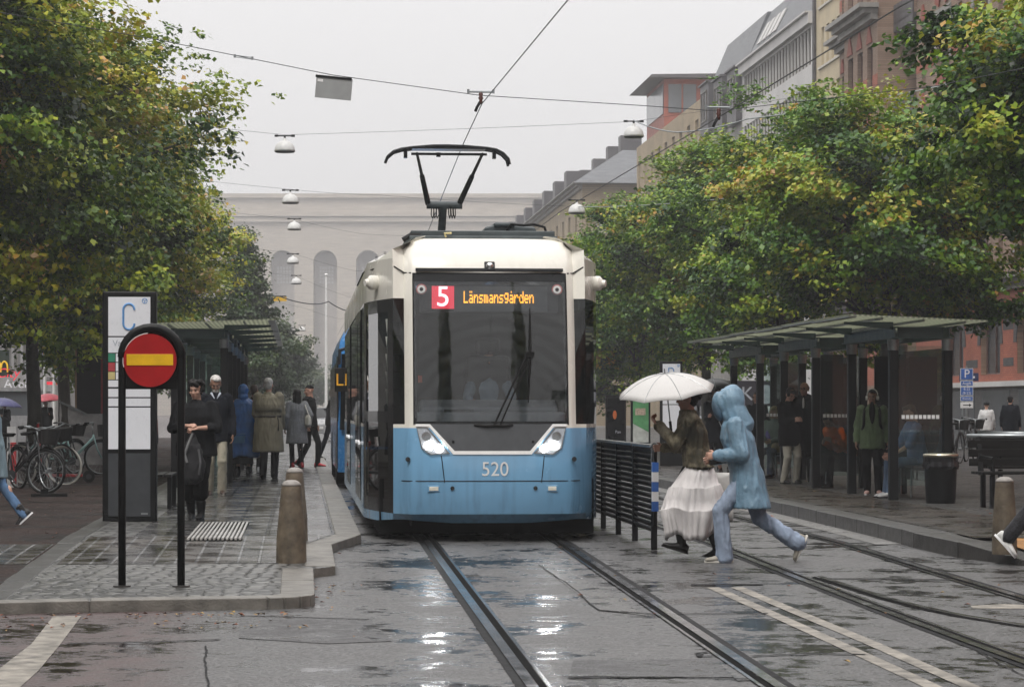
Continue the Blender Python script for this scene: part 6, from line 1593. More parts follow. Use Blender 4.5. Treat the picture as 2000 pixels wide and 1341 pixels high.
# ---- the two crossing the tracks
GW = G(1365, 1087)
jack = NT('camouflage_jacket'); co = jack.co(); n1 = jack.noise(co, 3.6, 6, .68); n2 = jack.noise(co, 60, 4)
jack.set(Base_Color=jack.mix(jack.math('MULTIPLY', n2, .5), jack.ramp(n1, [(.36, (.018, .016, .010)), (.45, (.055, .045, .024)), (.52, (.19, .16, .10)), (.64, (.38, .335, .25))]), (.05, .045, .03)), Roughness=.7, Normal=jack.bump(n2, .3, .01))
skirtm = P('white_gauze', (.70, .67, .665), .75, var=.12, scale=7, bump=.6, bscale=35, stretch=(2.5, 2.5, .4))
w_ = Fig('woman in olive mottled jacket, white tiered skirt and black boots striding under a white umbrella', GW, R(-90), 1.67, hip=(.0, .0, .89), lean=.20, feet=[(-.09, .16, .0, .22, 0), (.06, -.20, .05, -.30, 0)],
         hands=((-.12, -.34, 1.07), (.10, -.40, 1.29)), head=(0, -.05), skin=SKIN2, curl=(.6, .95), elbow=((-.4, .9, -.6), (.2, .3, -1)), fine=.8)
w_.t['label'] = 'person in olive jacket, white tiered skirt and black boots striding under white umbrella'
w_.body(hand_n=(None, V((0, -.2, 1))))
w_.top(jack.m, 1.0, -.01, 'jacket', 1.14, .011, .05, 4, 1.05)
bm = BM(); B = w_.hip
loft(bm, [(B + V((0, 0, -.03)), .185, .140), (B + V((0, 0, .03)), .178, .134)], 24); o = w_.add('waistband', bm, jack.m)
# tiered skirt of gauze: each tier is gathered onto the one above, the hem blown back by the stride
bm = BM(); rs = []
tiers = [(.01, .172, .135, .0), (-.11, .195, .19, -.02), (-.205, .21, .235, -.04), (-.21, .222, .25, -.04), (-.215, .224, .255, -.04), (-.33, .225, .29, -.045), (-.425, .23, .315, -.045), (-.43, .243, .33, -.045), (-.44, .243, .332, -.045), (-.56, .215, .305, -.05), (-.66, .205, .28, -.055), (-.72, .20, .265, -.06)]
for i, (z, wx, wy, sy) in enumerate(tiers):
    row = []; t_ = 0 if i < 3 else 1 if i < 7 else 2
    for a in range(160):
        th = 2 * PI * a / 160; f_ = -z / .7; k_ = (13, 19, 27)[t_]
        rip = 1 + (.012 + .03 * f_) * math.sin(th * k_ + t_ * 2.1 + 2.2 * math.sin(3 * th + t_) + 1.3 * math.sin(7 * th)) + .05 * f_ * math.sin(th * 5 + 1.0 + .6 * i) + .03 * noise.noise(V((math.cos(th) * 6, math.sin(th) * 6, z * 5)))
        x = wx * math.cos(th) * rip; y = wy * math.sin(th) * rip + sy; zz = z
        if y > 0: zz += .17 * f_ * min(1, (y / wy)) ** 1.5
        if math.sin(th) < -.2: zz += .05 * f_ * math.sin(th * 2) ** 2
        row.append(bm.verts.new(B + V((x, y, zz + .012 * f_ * math.sin(th * 9 + 1)))))
    rs.append(row)
bridge(bm, rs, cap=False); o = w_.add('skirt', bm, skirtm); o.modifiers.new('s', 'SOLIDIFY').thickness = .004
bm = BM()                                     # thin overskirt panel trailing behind
pl = [[B + V((-.17 + .05 * math.sin(j * 2.1), .08 + .07 * i + .01 * math.sin(i * 1.7 + j), -.06 - .13 * j + .028 * i * (1 if j < 2 else .4) - (.03 * i if j == 0 else 0))) for i in range(5)] for j in range(5)]
vv = [[bm.verts.new(p) for p in r] for r in pl]
for a, b in zip(vv, vv[1:]):
    for q in range(4): bm.faces.new((a[q], a[q + 1], b[q + 1], b[q]))
o = w_.add('overskirt', bm, P('thin_gauze', (.5, .49, .47), .7, var=.1)); o.modifiers.new('s', 'SOLIDIFY').thickness = .004
bm = BM(); tube(bm, [B + V((-.2, -.02, .02)), B + V((-.215, .06, -.1)), B + V((-.22, .2, -.22)), B + V((-.18, .36, -.32))], .011, 6); w_.add('strap', bm, BLK)
bm = BM(); loft(bm, [(B + V((.02, -.22, -.22)), .02, .03), (B + V((.0, -.16, -.10)), .05, .05), (B + V((.0, -.11, .0)), .06, .05)], 12); w_.add('coat_tail', bm, BLK)
w_.shoes(LEATHER, 'boot', .30); w_.hair(BLKHAIR, 'bun', 5)
hw_ = w_.t.matrix_basis @ w_.Wr[1]
tipw = V((hw_.x + .02, hw_.y + .0, gz(hw_.y) + 1.66))
umbrella('white umbrella held low over a walker, its front edge tipped down', G(1365, 1087) + V((-.335, -.02, 1.80)), V((.12, .20, -1)), .485, .185, M['umb_white'], .50, turn=R(14))

GR_ = G(1418, 1097)
rain = P('pale_blue_raincoat', (.165, .275, .37), .34, var=.3, scale=6, bump=.5, bscale=40, spec=.5)
jean = P('pale_jeans', (.25, .31, .41), .75, var=.25, scale=8, bump=.4, bscale=70)
r_ = Fig('person in pale blue hooded raincoat and light jeans striding across the tracks', GR_, R(-90), 1.70, hip=(0, .20, .84), lean=.26, feet=[(-.07, .66, .13, 1.15, 0), (.08, -.05, .0, 0, 0)], hands=((-.10, -.12, .98), (.12, -.10, 1.02)), head=(0, .22), curl=(.8, .8),
         elbow=((-.5, .9, -.5), (.5, .9, -.5)), fine=.8, knee=((0, -1, -.2), (0, -1, .1)))
r_.body(lk=.72)
def hoodx(bm):
    pass
r_.top(rain, .97, -.32, 'raincoat', 1.24, .0075, .03, 8, 1.22, (0, .03), sw=1.12)
bm = BM(); q = r_.k
ellipsoid(bm, (0, .035 * q, .030 * q), (.118 * q, .135 * q, .150 * q), n=22); ellipsoid(bm, (0, -.055 * q, .045 * q), (.095 * q, .085 * q, .115 * q), n=18)
ellipsoid(bm, (0, .075 * q, .065 * q), (.09 * q, .10 * q, .12 * q)); capsule(bm, (0, .03 * q, -.05 * q), (0, .045 * q, -.19 * q), .122 * q, .150 * q); ellipsoid(bm, (0, -.03 * q, -.08 * q), (.085 * q, .075 * q, .09 * q))
me = solid(bm, .010, 6, .004, 12, 3); me.transform(r_.HM); hd_ = link('hood', me, r_.t, rain)
bm = BM(); ellipsoid(bm, (0, -.118 * q, -.012 * q), (.078 * q, .046 * q, .112 * q), n=18); me = solid(bm, .009, 3); me.transform(r_.HM); link('hood_opening', me, hd_, P('hood_dark_inside', (.06, .11, .16), .7))  # solid darker blue plug stands in for the hood's open inside
bm = BM(); tube(bm, [r_.HM @ V((-.05, -.13, -.12)), r_.HM @ V((-.05, -.12, -.20)), r_.HM @ V((-.04, -.09, -.28))], .005, 6); r_.add('cord', bm, M['dashw'])
r_.legs(jean, 1.0, 'jeans', 1.16, .008, 5, 1.3); r_.shoes(P('grey_trainer', (.28, .26, .22), .6), 'shoe', 0, P('pale_sole', (.55, .53, .48), .6))
for i_ in (0, 1):
    bm = BM(); d0 = (r_.Wr[i_] - r_.E[i_]).normalized(); tube(bm, [r_.Wr[i_] - d0 * .035, r_.Wr[i_] - d0 * .012], .056, 14); r_.add('cuff', bm, P('raincoat_cuff', (.10, .17, .24), .5))
bm = BM(); box(bm, r_.hip + V((-.215, -.02, -.02)), (.02, .15, .035), rx=.3); r_.add('pocket_flap', bm, P('raincoat_flap', (.24, .36, .46), .4), False)
bm = BM(); box(bm, r_.Wr[0].lerp(r_.Wr[1], .5) + V((0, .05, -.03)), (.16, .2, .05), rx=.2); r_.add('pouch', bm, LEATHER, False)

# ---- on the platform by the letter C pillar
p0 = G(384, 1014, PH)
a_ = Fig('person in black top, cropped black trousers and boots holding a black rucksack, walking towards us', p0, R(-6), 1.675, hip=(0, 0, .895), lean=.04, feet=[(-.10, .12, .0, .15, 0), (.07, -.10, 0, 0, 0)], hands=((-.05, -.25, 1.14), (.07, -.26, 1.11)), build=1.32, head=(R(-10), .12), curl=(1.0, 1.0), elbow=((-1, .5, -.3), (1, .5, -.3)), fine=.8)
a_.body(hand_n=(V((.6, 0, -.5)), V((-.6, 0, -.5))))
a_.top(CHAR, .66, -.12, 'shirt', 1.06, .006, .0, 3, 1.05); a_.legs(BLK, .68, 'trousers', 1.12, .008, 6, 1.25); a_.shoes(LEATHER, 'boot', .13, None, BLK); a_.hair(BLKHAIR, 'curly')
bm = BM(); loft(bm, [((-.0, -.27, .44), .06, .05), ((.0, -.27, .50), .14, .08), ((.01, -.27, .68), .155, .09), ((.0, -.27, .86), .12, .075), ((.01, -.26, .98), .05, .04), ((.01, -.26, 1.06), .02, .02)], 18); rs_ = thing('rucksack', 'black rucksack with grey strap dangling from the hands of the walker in black', 'bag', p0, R(-6)); link('body', solid(bm, .012, 3, .012, 10, 4), rs_, cloth('rucksack_black', (.017, .017, .019), .3))
bm = BM(); tube(bm, [(.02, -.30, 1.05), (-.03, -.345, .90), (-.06, -.37, .80), (-.03, -.375, .70)], .016, 8); obj('strap', bm, P('grey_strap', (.16, .16, .16), .6), rs_); bm = BM(); tube(bm, [(.10, -.33, .86), (.13, -.35, .7), (.11, -.35, .55)], .014, 8); obj('strap', bm, P('dark_strap', (.08, .08, .085), .6), rs_)

b_ = Fig('white haired person in dark jacket and khaki trousers looking down beside the shelter posts', G(421, 966, PH), R(8), 1.85, feet=[(-.10, .10, 0, .1, 0), (.10, -.08, 0, 0, .1)], head=(0, .42), skin=SKIN3, lean=.05)
b_.body(); b_.top(NAVY, 1, -.16, 'jacket', 1.18, .008, .02, 7); b_.legs(cloth('khaki', (.34, .31, .24), .15), 1, 'trousers', 1.08, .008, 3, 1.15); b_.shoes(P('brown_shoe', (.05, .03, .022), .4), sole=P('sole_grey', (.3, .28, .25), .6)); b_.hair(WHTHAIR)
bm = BM(); ellipsoid(bm, b_.neck + V((0, -.085, -.115)), (.045, .03, .08)); b_.add('shirt', bm, P('blue_shirt', (.08, .12, .26), .7)); bm = BM(); tube(bm, [b_.neck + V((-.07, -.06, .03)), b_.neck + V((-.02, -.125, -.06))], [.02, .008], 6); tube(bm, [b_.neck + V((.07, -.06, .03)), b_.neck + V((.02, -.125, -.06))], [.02, .008], 6); b_.add('collar', bm, P('pale_collar', (.5, .54, .62), .7))
bm = BM(); ellipsoid(bm, (0, -.07, -.078), (.045, .03, .035)); me = solid(bm, .008, 2); me.transform(b_.HM); link('beard', me, b_.t, WHTHAIR)

ponch = P('blue_poncho', (.022, .13, .41), .38, var=.3, scale=6, bump=.5, bscale=14, spec=.5)
c_ = Fig('person seen from behind in a bright blue hooded rain poncho and black skirt', G(475, 934, PH), R(180), 1.79, feet=[(-.10, 0, 0, 0, 0), (.10, .03, 0, 0, 0)]); c_.body(face=False)
bm = BM(); rs = []
for i, (z, wx, wy) in enumerate(((1.50, .07, .07), (1.44, .16, .11), (1.38, .215, .14), (1.25, .245, .17), (1.0, .27, .19), (.7, .30, .21), (.42, .335, .225), (.40, .31, .2))):
    z *= 1.04; wx *= 1.04; rs.append([bm.verts.new((wx * math.cos(th) * (1 + .035 * math.sin(9 * th) * i / 7) + (.02 * i / 7 if math.cos(th) < 0 else 0) * -1.5, wy * math.sin(th) * (1 + .05 * math.sin(7 * th + 1) * i / 7) - .01, z + .02 * math.sin(5 * th) * i / 7)) for th in [2 * PI * a / 72 for a in range(72)]])
bridge(bm, rs); link('poncho', solid(bm, .016, 3, .010, 8, 5), c_.t, ponch)
bm = BM(); ellipsoid(bm, (0, .01, .02), (.10, .115, .13)); ellipsoid(bm, (0, .03, -.1), (.10, .1, .08)); me = solid(bm, .012, 3, .006, 12, 2); me.transform(c_.HM); link('hood', me, c_.t, ponch)
bm = BM(); box(bm, (.05, .215, .74), (.20, .03, .11)); box(bm, (.05, .222, .81), (.23, .035, .03)); box(bm, (.05, .222, .86), (.22, .03, .02)); c_.add('pouch', bm, P('pale_blue_pouch', (.06, .19, .36), .45), False)
bm = BM(); loft(bm, [((0, 0, .28), .20, .15), ((0, 0, .85), .17, .13)], 20); c_.add('skirt', bm, BLK); c_.shoes(LEATHER, 'shoe', .05, P('sole_grey2', (.4, .4, .4), .6), BLK)

trench = P('khaki_trench_cloth', (.32, .28, .195), .7, var=.14, scale=5, bump=.4, bscale=60)
d_ = Fig('older person from behind in a long khaki trench coat with belt and back flap', G(524, 935, PH), R(176), 1.92, feet=[(-.13, .05, .02, .2, 0), (.11, -.06, 0, 0, 0)], hands=((-.22, -.22, 1.0), (.2, -.25, 1.05)), lean=.06, skin=SKIN2, build=1.08); d_.body(face=False)
d_.top(trench, 1, -.50, 'trench_coat', 1.25, .009, .04, 9, 1.12)
bm = BM(); q = d_.hip; loft(bm, [(q + V((0, -.006, .15)), .252, .19), (q + V((0, -.008, .20)), .250, .188)], 28); tube(bm, [q + V((-.19, .1, .18)), q + V((-.22, .13, .08)), q + V((-.215, .14, -.1))], .012, 6); d_.add('belt', bm, P('dark_belt', (.07, .06, .045), .6))
bm = BM(); loft(bm, [(q + d_.u * .27 + V((0, .02, 0)), .262, .19), (q + d_.u * .40 + V((0, .015, 0)), .248, .172), (q + d_.u * .50 + V((0, .008, 0)), .195, .125)], 28); d_.add('back_flap', bm, trench)
d_.legs(BLK, 1, loose=1.05); d_.shoes(LEATHER); d_.hair(WHTHAIR, 'short', 6); bm = BM(); loft(bm, [(d_.neck + V((0, 0, -.005)), .085, .085), (d_.neck + V((0, -.005, .045)), .075, .075)], 20); d_.add('collar', bm, CHAR)

e_ = Fig('bald person mostly hidden behind the trench coat, only head and dark shoulder showing', G(497, 924, PH), R(170), 1.83, feet=[(-.1, 0, 0, 0, 0), (.1, 0, 0, 0, 0)], skin=SKIN2, fine=1.4); e_.body(face=False); e_.top(NAVY, 1, -.2, loose=1.15); e_.legs(BLK); e_.shoes(P('white_shoe', (.6, .6, .6), .5)); e_.hair(BRNHAIR)
greyc = P('grey_wool', (.20, .205, .21), .9, var=.3, scale=40, bump=.5, bscale=90)
f_ = Fig('person from behind in grey wool coat with long black hair and a white shoulder bag', G(580, 914, PH), R(200), 1.77, feet=[(-.09, .05, 0, 0, 0), (.09, -.08, 0, 0, 0)], fine=1.2, hands=((-.28, -.02, .98), None)); f_.body(face=False); f_.top(greyc, 1, -.38, 'coat', 1.18, .008, .03, 4, 1.18); f_.legs(BLK, loose=.95); f_.shoes(P('red_shoe', (.4, .02, .025), .4)); f_.hair(BLKHAIR, 'long')
sb_ = thing('shoulder_bag', 'white shoulder bag hanging at the side of the grey coat', 'bag', G(600, 914, PH), R(200)); bm = BM(); loft(bm, [((0, .06, .93), .05, .10), ((0, .06, .98), .07, .15), ((0, .06, 1.15), .06, .13), ((0, .06, 1.2), .02, .1)], 16); link('body', solid(bm, .014, 3, .006, 8, 2), sb_, P('cream_bag', (.55, .53, .46), .5)); bm = BM(); tube(bm, [(0, .16, 1.17), (.06, .06, 1.42), (0, -.04, 1.17)], .012, 6); obj('strap', bm, P('cream_strap', (.5, .48, .42), .5), sb_)
g_ = Fig('person in black cap, black t-shirt and red shoes stepping towards the tram', G(606, 911, PH), R(70), 1.88, feet=[(-.09, .22, .03, .5, 0), (.08, -.18, 0, 0, 0)], skin=SKIN2, fine=1.2, head=(R(-150), .1), lean=-.06); g_.body(); g_.top(BLK, .45, -.08, 't_shirt', 1.1); g_.legs(BLK); g_.shoes(P('red_trainer', (.5, .03, .04), .4))
bm = BM(); ellipsoid(bm, (0, .02, .068), (.085, .098, .068)); loft(bm, [((0, -.115, .068), .05, .06), ((0, -.11, .08), .06, .07)], 14); me = solid(bm, .011, 2); me.transform(g_.HM); link('cap', me, g_.t, BLK); bm = BM(); loft(bm, [(g_.hip + V((0, 0, -.06)), .172, .13), (g_.hip + V((0, 0, -.02)), .175, .132)], 20); g_.add('shirt_hem', bm, M['dashw'])
h_ = Fig('dark clothed person with one leg still on the platform, climbing aboard past the cap wearer', G(639, 894, PH), R(75), 1.82, hip=(0, -.12, 1.0), feet=[(-.08, .16, 0, .3, 0), (.08, -.3, .25, 0, 0)], fine=1.5, lean=.1); h_.body(face=False); h_.top(BLK, 1, -.12, loose=1.15); h_.legs(NAVY); h_.shoes(LEATHER); h_.hair(BRNHAIR)

# ---- at the edges of the picture
i_ = Fig('person in pale blue raincoat and jeans walking out past the parked bicycles', G(-10, 1024, PH), R(-82), 1.68, hip=(0, -.05, .88), feet=[(-.08, -.35, 0, -.1, 0), (.09, .30, .06, .75, 0)], lean=.12, fine=.9); i_.body(); i_.top(P('pale_blue_coat', (.24, .33, .38), .5, var=.1, bump=.4, bscale=18), 1, -.34, 'raincoat', 1.25, .01, .03, 5, 1.2); i_.legs(P('blue_jeans', (.10, .19, .34), .75, var=.3), loose=.95); i_.shoes(P('black_slip_on', (.015, .015, .016), .5), 'shoe', .08, M['dashw']); i_.hair(BRNHAIR, 'long')
j_ = Fig('person in black patterned trousers and white trainers walking out past the bollard', G(2062, 1085, PHR), R(85), 1.72, hip=(0, -.1, .88), feet=[(-.09, .42, .10, .85, 0), (.08, -.35, 0, 0, 0)], fine=.9); j_.body(); j_.top(BLK, 1, -.1, loose=1.15); j_.legs(cloth('black_print', (.02, .02, .024), .9, scale=60), loose=1.25); j_.shoes(P('white_trainer', (.72, .72, .70), .45), 'trainer', 0, M['dashw']); j_.hair(BRNHAIR)

# ---- waiting on the far platform
def RP(x, l): return SH(x, l, PHR)
GP = 'people waiting on the far platform'
k1 = Fig('person under a black umbrella holding a phone between the two crossing walkers', RP(8.15, 50), R(-20), 1.66, hands=((-.06, -.28, 1.12), (.12, -.26, 1.30)), fine=1.2, feet=[(-.09, 0, 0, 0, 0), (.09, .02, 0, 0, 0)], curl=(.7, 1.0), skin=SKIN2); k1.body(); k1.top(NAVY, 1, -.28, 'coat', 1.15, flare=1.1); k1.legs(BLK, .72); k1.shoes(LEATHER); k1.hair(BRNHAIR, 'long')
umbrella('black umbrella behind the white one, held over a waiting person', RP(8.05, 49.7) + V((0, 0, 1.86)), V((.12, -.05, -1)), .46, .22, M['umb_black'], .6)
k2 = Fig('person in long dark coat with bare ankles beside the black umbrella', RP(8.42, 50.5), R(10), 1.74, fine=1.2, head=(R(30), .1)); k2.body(); k2.top(BLK, 1, -.42, 'coat', 1.18, flare=1.12); k2.legs(BLK, .75); k2.shoes(LEATHER); k2.hair(BLKHAIR)
k3 = Fig('brown haired person half hidden behind the blue raincoat hood', RP(8.55, 47.6), R(-30), 1.58, fine=1.3); k3.body(); k3.top(CHAR, 1, -.2, loose=1.1); k3.legs(BLK); k3.shoes(LEATHER); k3.hair(BRNHAIR, 'long')
def seated(label, x, l, rz, h=1.68, lean=.15, **kw):
    return Fig(label, RP(x, l), rz, h, hip=(0, .05, .53), lean=lean, feet=[(-.13, -.42, 0, 0, 0), (.12, -.46, 0, 0, 0)], **kw)
k4 = seated('seated person with blonde hair in grey top and purple scarf inside the shelter', 8.72, 46.6, R(-35), fine=1.3, hands=((-.1, -.3, .68), (.1, -.32, .68)), head=(0, .25)); k4.body(); k4.top(P('grey_green_top', (.16, .18, .16), .8), 1, -.05, loose=1.1); k4.legs(P('navy_jeans', (.03, .04, .07), .8)); k4.shoes(LEATHER); k4.hair(BLONDE, 'long'); bm = BM(); ellipsoid(bm, k4.hip + V((-.1, -.14, .22)), (.06, .05, .14)); k4.add('scarf', bm, P('purple_scarf', (.12, .08, .3), .8)); bm = BM(); ellipsoid(bm, k4.hip + V((.12, -.2, .02)), (.12, .1, .12)); k4.add('lap_bag', bm, P('tan_bag', (.25, .16, .06), .6))
k5 = Fig('dark haired person in black jacket and beige trousers looking down at a phone', RP(8.27, 42.9), R(25), 1.62, hands=((-.08, -.26, 1.08), (.06, -.27, 1.08)), head=(0, .5), fine=1.1, feet=[(-.1, 0, 0, 0, .2), (.1, -.06, 0, 0, 0)]); k5.body(); k5.top(BLK, 1, -.22, loose=1.22); k5.legs(cloth('beige_trousers', (.34, .32, .27), .12), loose=1.1); k5.shoes(LEATHER); k5.hair(BLKHAIR, 'fringe')
k6 = Fig('tall balding person in glasses and long black hooded coat', RP(8.60, 43.3), R(-12), 1.72, fine=1.0, head=(R(-15), 0), skin=SKIN2, build=1.08, feet=[(-.12, 0, 0, 0, -.2), (.12, 0, 0, 0, .2)]); k6.body(); k6.top(BLK, 1, -.36, 'coat', 1.25, collar=.06, flare=1.05); k6.legs(BLK, loose=1.1); k6.shoes(LEATHER, sole=P('sole_light', (.4, .4, .38), .6))
bm = BM(); ellipsoid(bm, (0, .05, .02), (.079, .062, .06)); me = solid(bm, .009, 2); me.transform(k6.HM); link('hair', me, k6.t, BLKHAIR); bm = BM()
for s_ in (-1, 1): tube(bm, [(s_ * .032 + .022 * math.cos(a), -.098, .006 + .017 * math.sin(a)) for a in [2 * PI * q / 12 for q in range(12)]], .003, 5, closed=True)
tube(bm, [(-.01, -.1, .008), (.01, -.1, .008)], .003, 5); k6.add('glasses', bm, LEATHER, hd=True); bm = BM(); ellipsoid(bm, k6.neck + V((0, .05, .02)), (.13, .09, .07)); k6.add('hood', bm, BLK); bm = BM(); ellipsoid(bm, k6.chest + V((0, -.155, .03)), (.02, .02, .12)); k6.add('shirt', bm, M['dashw'])
k7 = seated('seated person in orange sweater bending forward with head down', 8.78, 40.9, R(-55), lean=.62, fine=1.2, hands=((-.08, -.35, .72), (.1, -.34, .75)), head=(0, .5)); k7.body(); k7.top(P('orange_knit', (.75, .15, .02), .85, var=.2, bump=.5), 1, -.03, 'sweater', 1.12); k7.legs(BLK); k7.shoes(LEATHER); k7.hair(BRNHAIR, 'long')
k8 = Fig('person in green jacket and white headphones standing in front of the shelter post', RP(8.45, 37.4), R(-10), 1.545, fine=.9, head=(R(-8), .02), skin=SKIN3, feet=[(-.07, -.05, 0, 0, -.1), (.09, .0, 0, 0, .25)], build=1.02); k8.body(); k8.top(cloth('green_jacket', (.10, .14, .07), .25), 1, -.14, 'jacket', 1.16, .009, .03, 6); k8.legs(BLK, loose=1.05); k8.shoes(P('pink_shoe', (.5, .32, .28), .6), sole=M['dashw']); k8.hair(BLKHAIR)
bm = BM(); ellipsoid(bm, k8.chest + V((0, -.118, .03)), (.045, .035, .17)); k8.add('shirt', bm, BLK)
bm = BM(); q = k8.k; tube(bm, [(.088 * q * math.cos(a), .015, .035 * q + .105 * q * math.sin(a)) for a in [PI * t / 12 for t in range(13)]], .009, 8)
for s_ in (-1, 1): cyl(bm, (s_ * .09 * q, .012, -.012 * q), .034, .03, 16, axis='x')
k8.add('headphones', bm, P('white_plastic', (.75, .74, .70), .3), hd=True)
for s_ in (-1, 1):
    bm = BM(); tube(bm, [k8.sh + V((s_ * .10, .02, .055)), k8.sh + V((s_ * .115, -.115, -.04)), k8.sh + V((s_ * .12, -.13, -.22)), k8.sh + V((s_ * .15, -.02, -.32))], .02, 8); k8.add('rucksack_strap', bm, BLK)
k9 = seated('seated person in blue t-shirt and jeans facing the tracks behind the glass', 8.80, 36.15, R(-78), h=1.72, lean=.2, fine=1.0, hands=((-.14, -.36, .62), (.12, -.38, .62)), head=(0, .3), skin=SKIN2, elbow=((-.6, .8, 0), (.6, .8, 0))); k9.body(); k9.top(cloth('blue_t_shirt', (.10, .16, .30), .2), .46, -.04, 't_shirt', 1.12); k9.legs(P('washed_jeans', (.07, .11, .18), .75, var=.3), loose=1.05); k9.shoes(P('pale_shoe', (.4, .4, .4), .5)); k9.hair(BRNHAIR)
bm = BM(); ellipsoid(bm, k9.chest + V((0, .17, -.08)), (.13, .08, .2)); k9.add('rucksack', bm, BLK)
k10 = Fig('person in white jacket and pale cap beyond the bench, near the parking sign', RP(20.0, 73.5), R(170), 1.45, fine=1.8, lean=.1); k10.body(face=False); k10.top(P('white_jacket', (.58, .58, .58), .6, bump=.4), 1, -.15, loose=1.25); k10.legs(BLK); k10.shoes(LEATHER); bm = BM(); ellipsoid(bm, (0, .01, .06), (.09, .11, .06)); ellipsoid(bm, (0, -.10, .04), (.07, .07, .012)); me = solid(bm, .014, 2); me.transform(k10.HM); link('cap', me, k10.t, CHAR)
k11 = Fig('dark dressed person at the picture edge beyond the bench', RP(18.6, 66), R(160), 1.6, fine=1.8); k11.body(face=False); k11.top(NAVY, 1, -.3, loose=1.25); k11.legs(BLK); k11.shoes(LEATHER); k11.hair(BLKHAIR)
# far umbrellas behind the bicycles
m1 = Fig('dark figure under a pink umbrella behind the bicycles', SH(-7.85, 80, PH), R(20), 1.62, fine=2, hands=(None, (.1, -.2, 1.15))); m1.body(); m1.top(BLK, 1, -.2, loose=1.2); m1.legs(CHAR); m1.shoes(LEATHER); m1.hair(BLKHAIR); umbrella('pink umbrella behind the mossy tree trunk', SH(-7.8, 79.7, PH + 1.80), V((.1, 0, -1)), .58, .25, M['umb_pink'], .6)
m2 = Fig('figure under a blue purple umbrella near the pale kiosk', SH(-9.0, 79, PH), R(-20), 1.55, fine=2, hands=(None, (.1, -.2, 1.1))); m2.body(); m2.top(CHAR, 1, -.2, loose=1.2); m2.legs(BLK); m2.shoes(LEATHER); m2.hair(BLKHAIR); umbrella('blue purple umbrella near the pale kiosk', SH(-8.95, 78.7, PH + 1.66), V((-.1, 0, -1)), .58, .25, M['umb_purple'], .6)
# driver
dv = Fig('driver in a pale blue shirt seated behind the tram windscreen', S(2.04, TL, 0) + NX * .06 + TY * 1.35 + V((0, 0, .87)), ANG, 1.68, hip=(0, .05, .42), lean=.05, feet=[(-.13, -.42, .0, 0, 0), (.12, -.42, .0, 0, 0)], hands=((-.22, -.38, .62), (.22, -.38, .62)), fine=1.3, skin=SKIN2); dv.body(); dv.top(M['skyblue'], .8, -.02, 'shirt', 1.1); dv.legs(NAVY); dv.shoes(LEATHER); dv.hair(BRNHAIR)
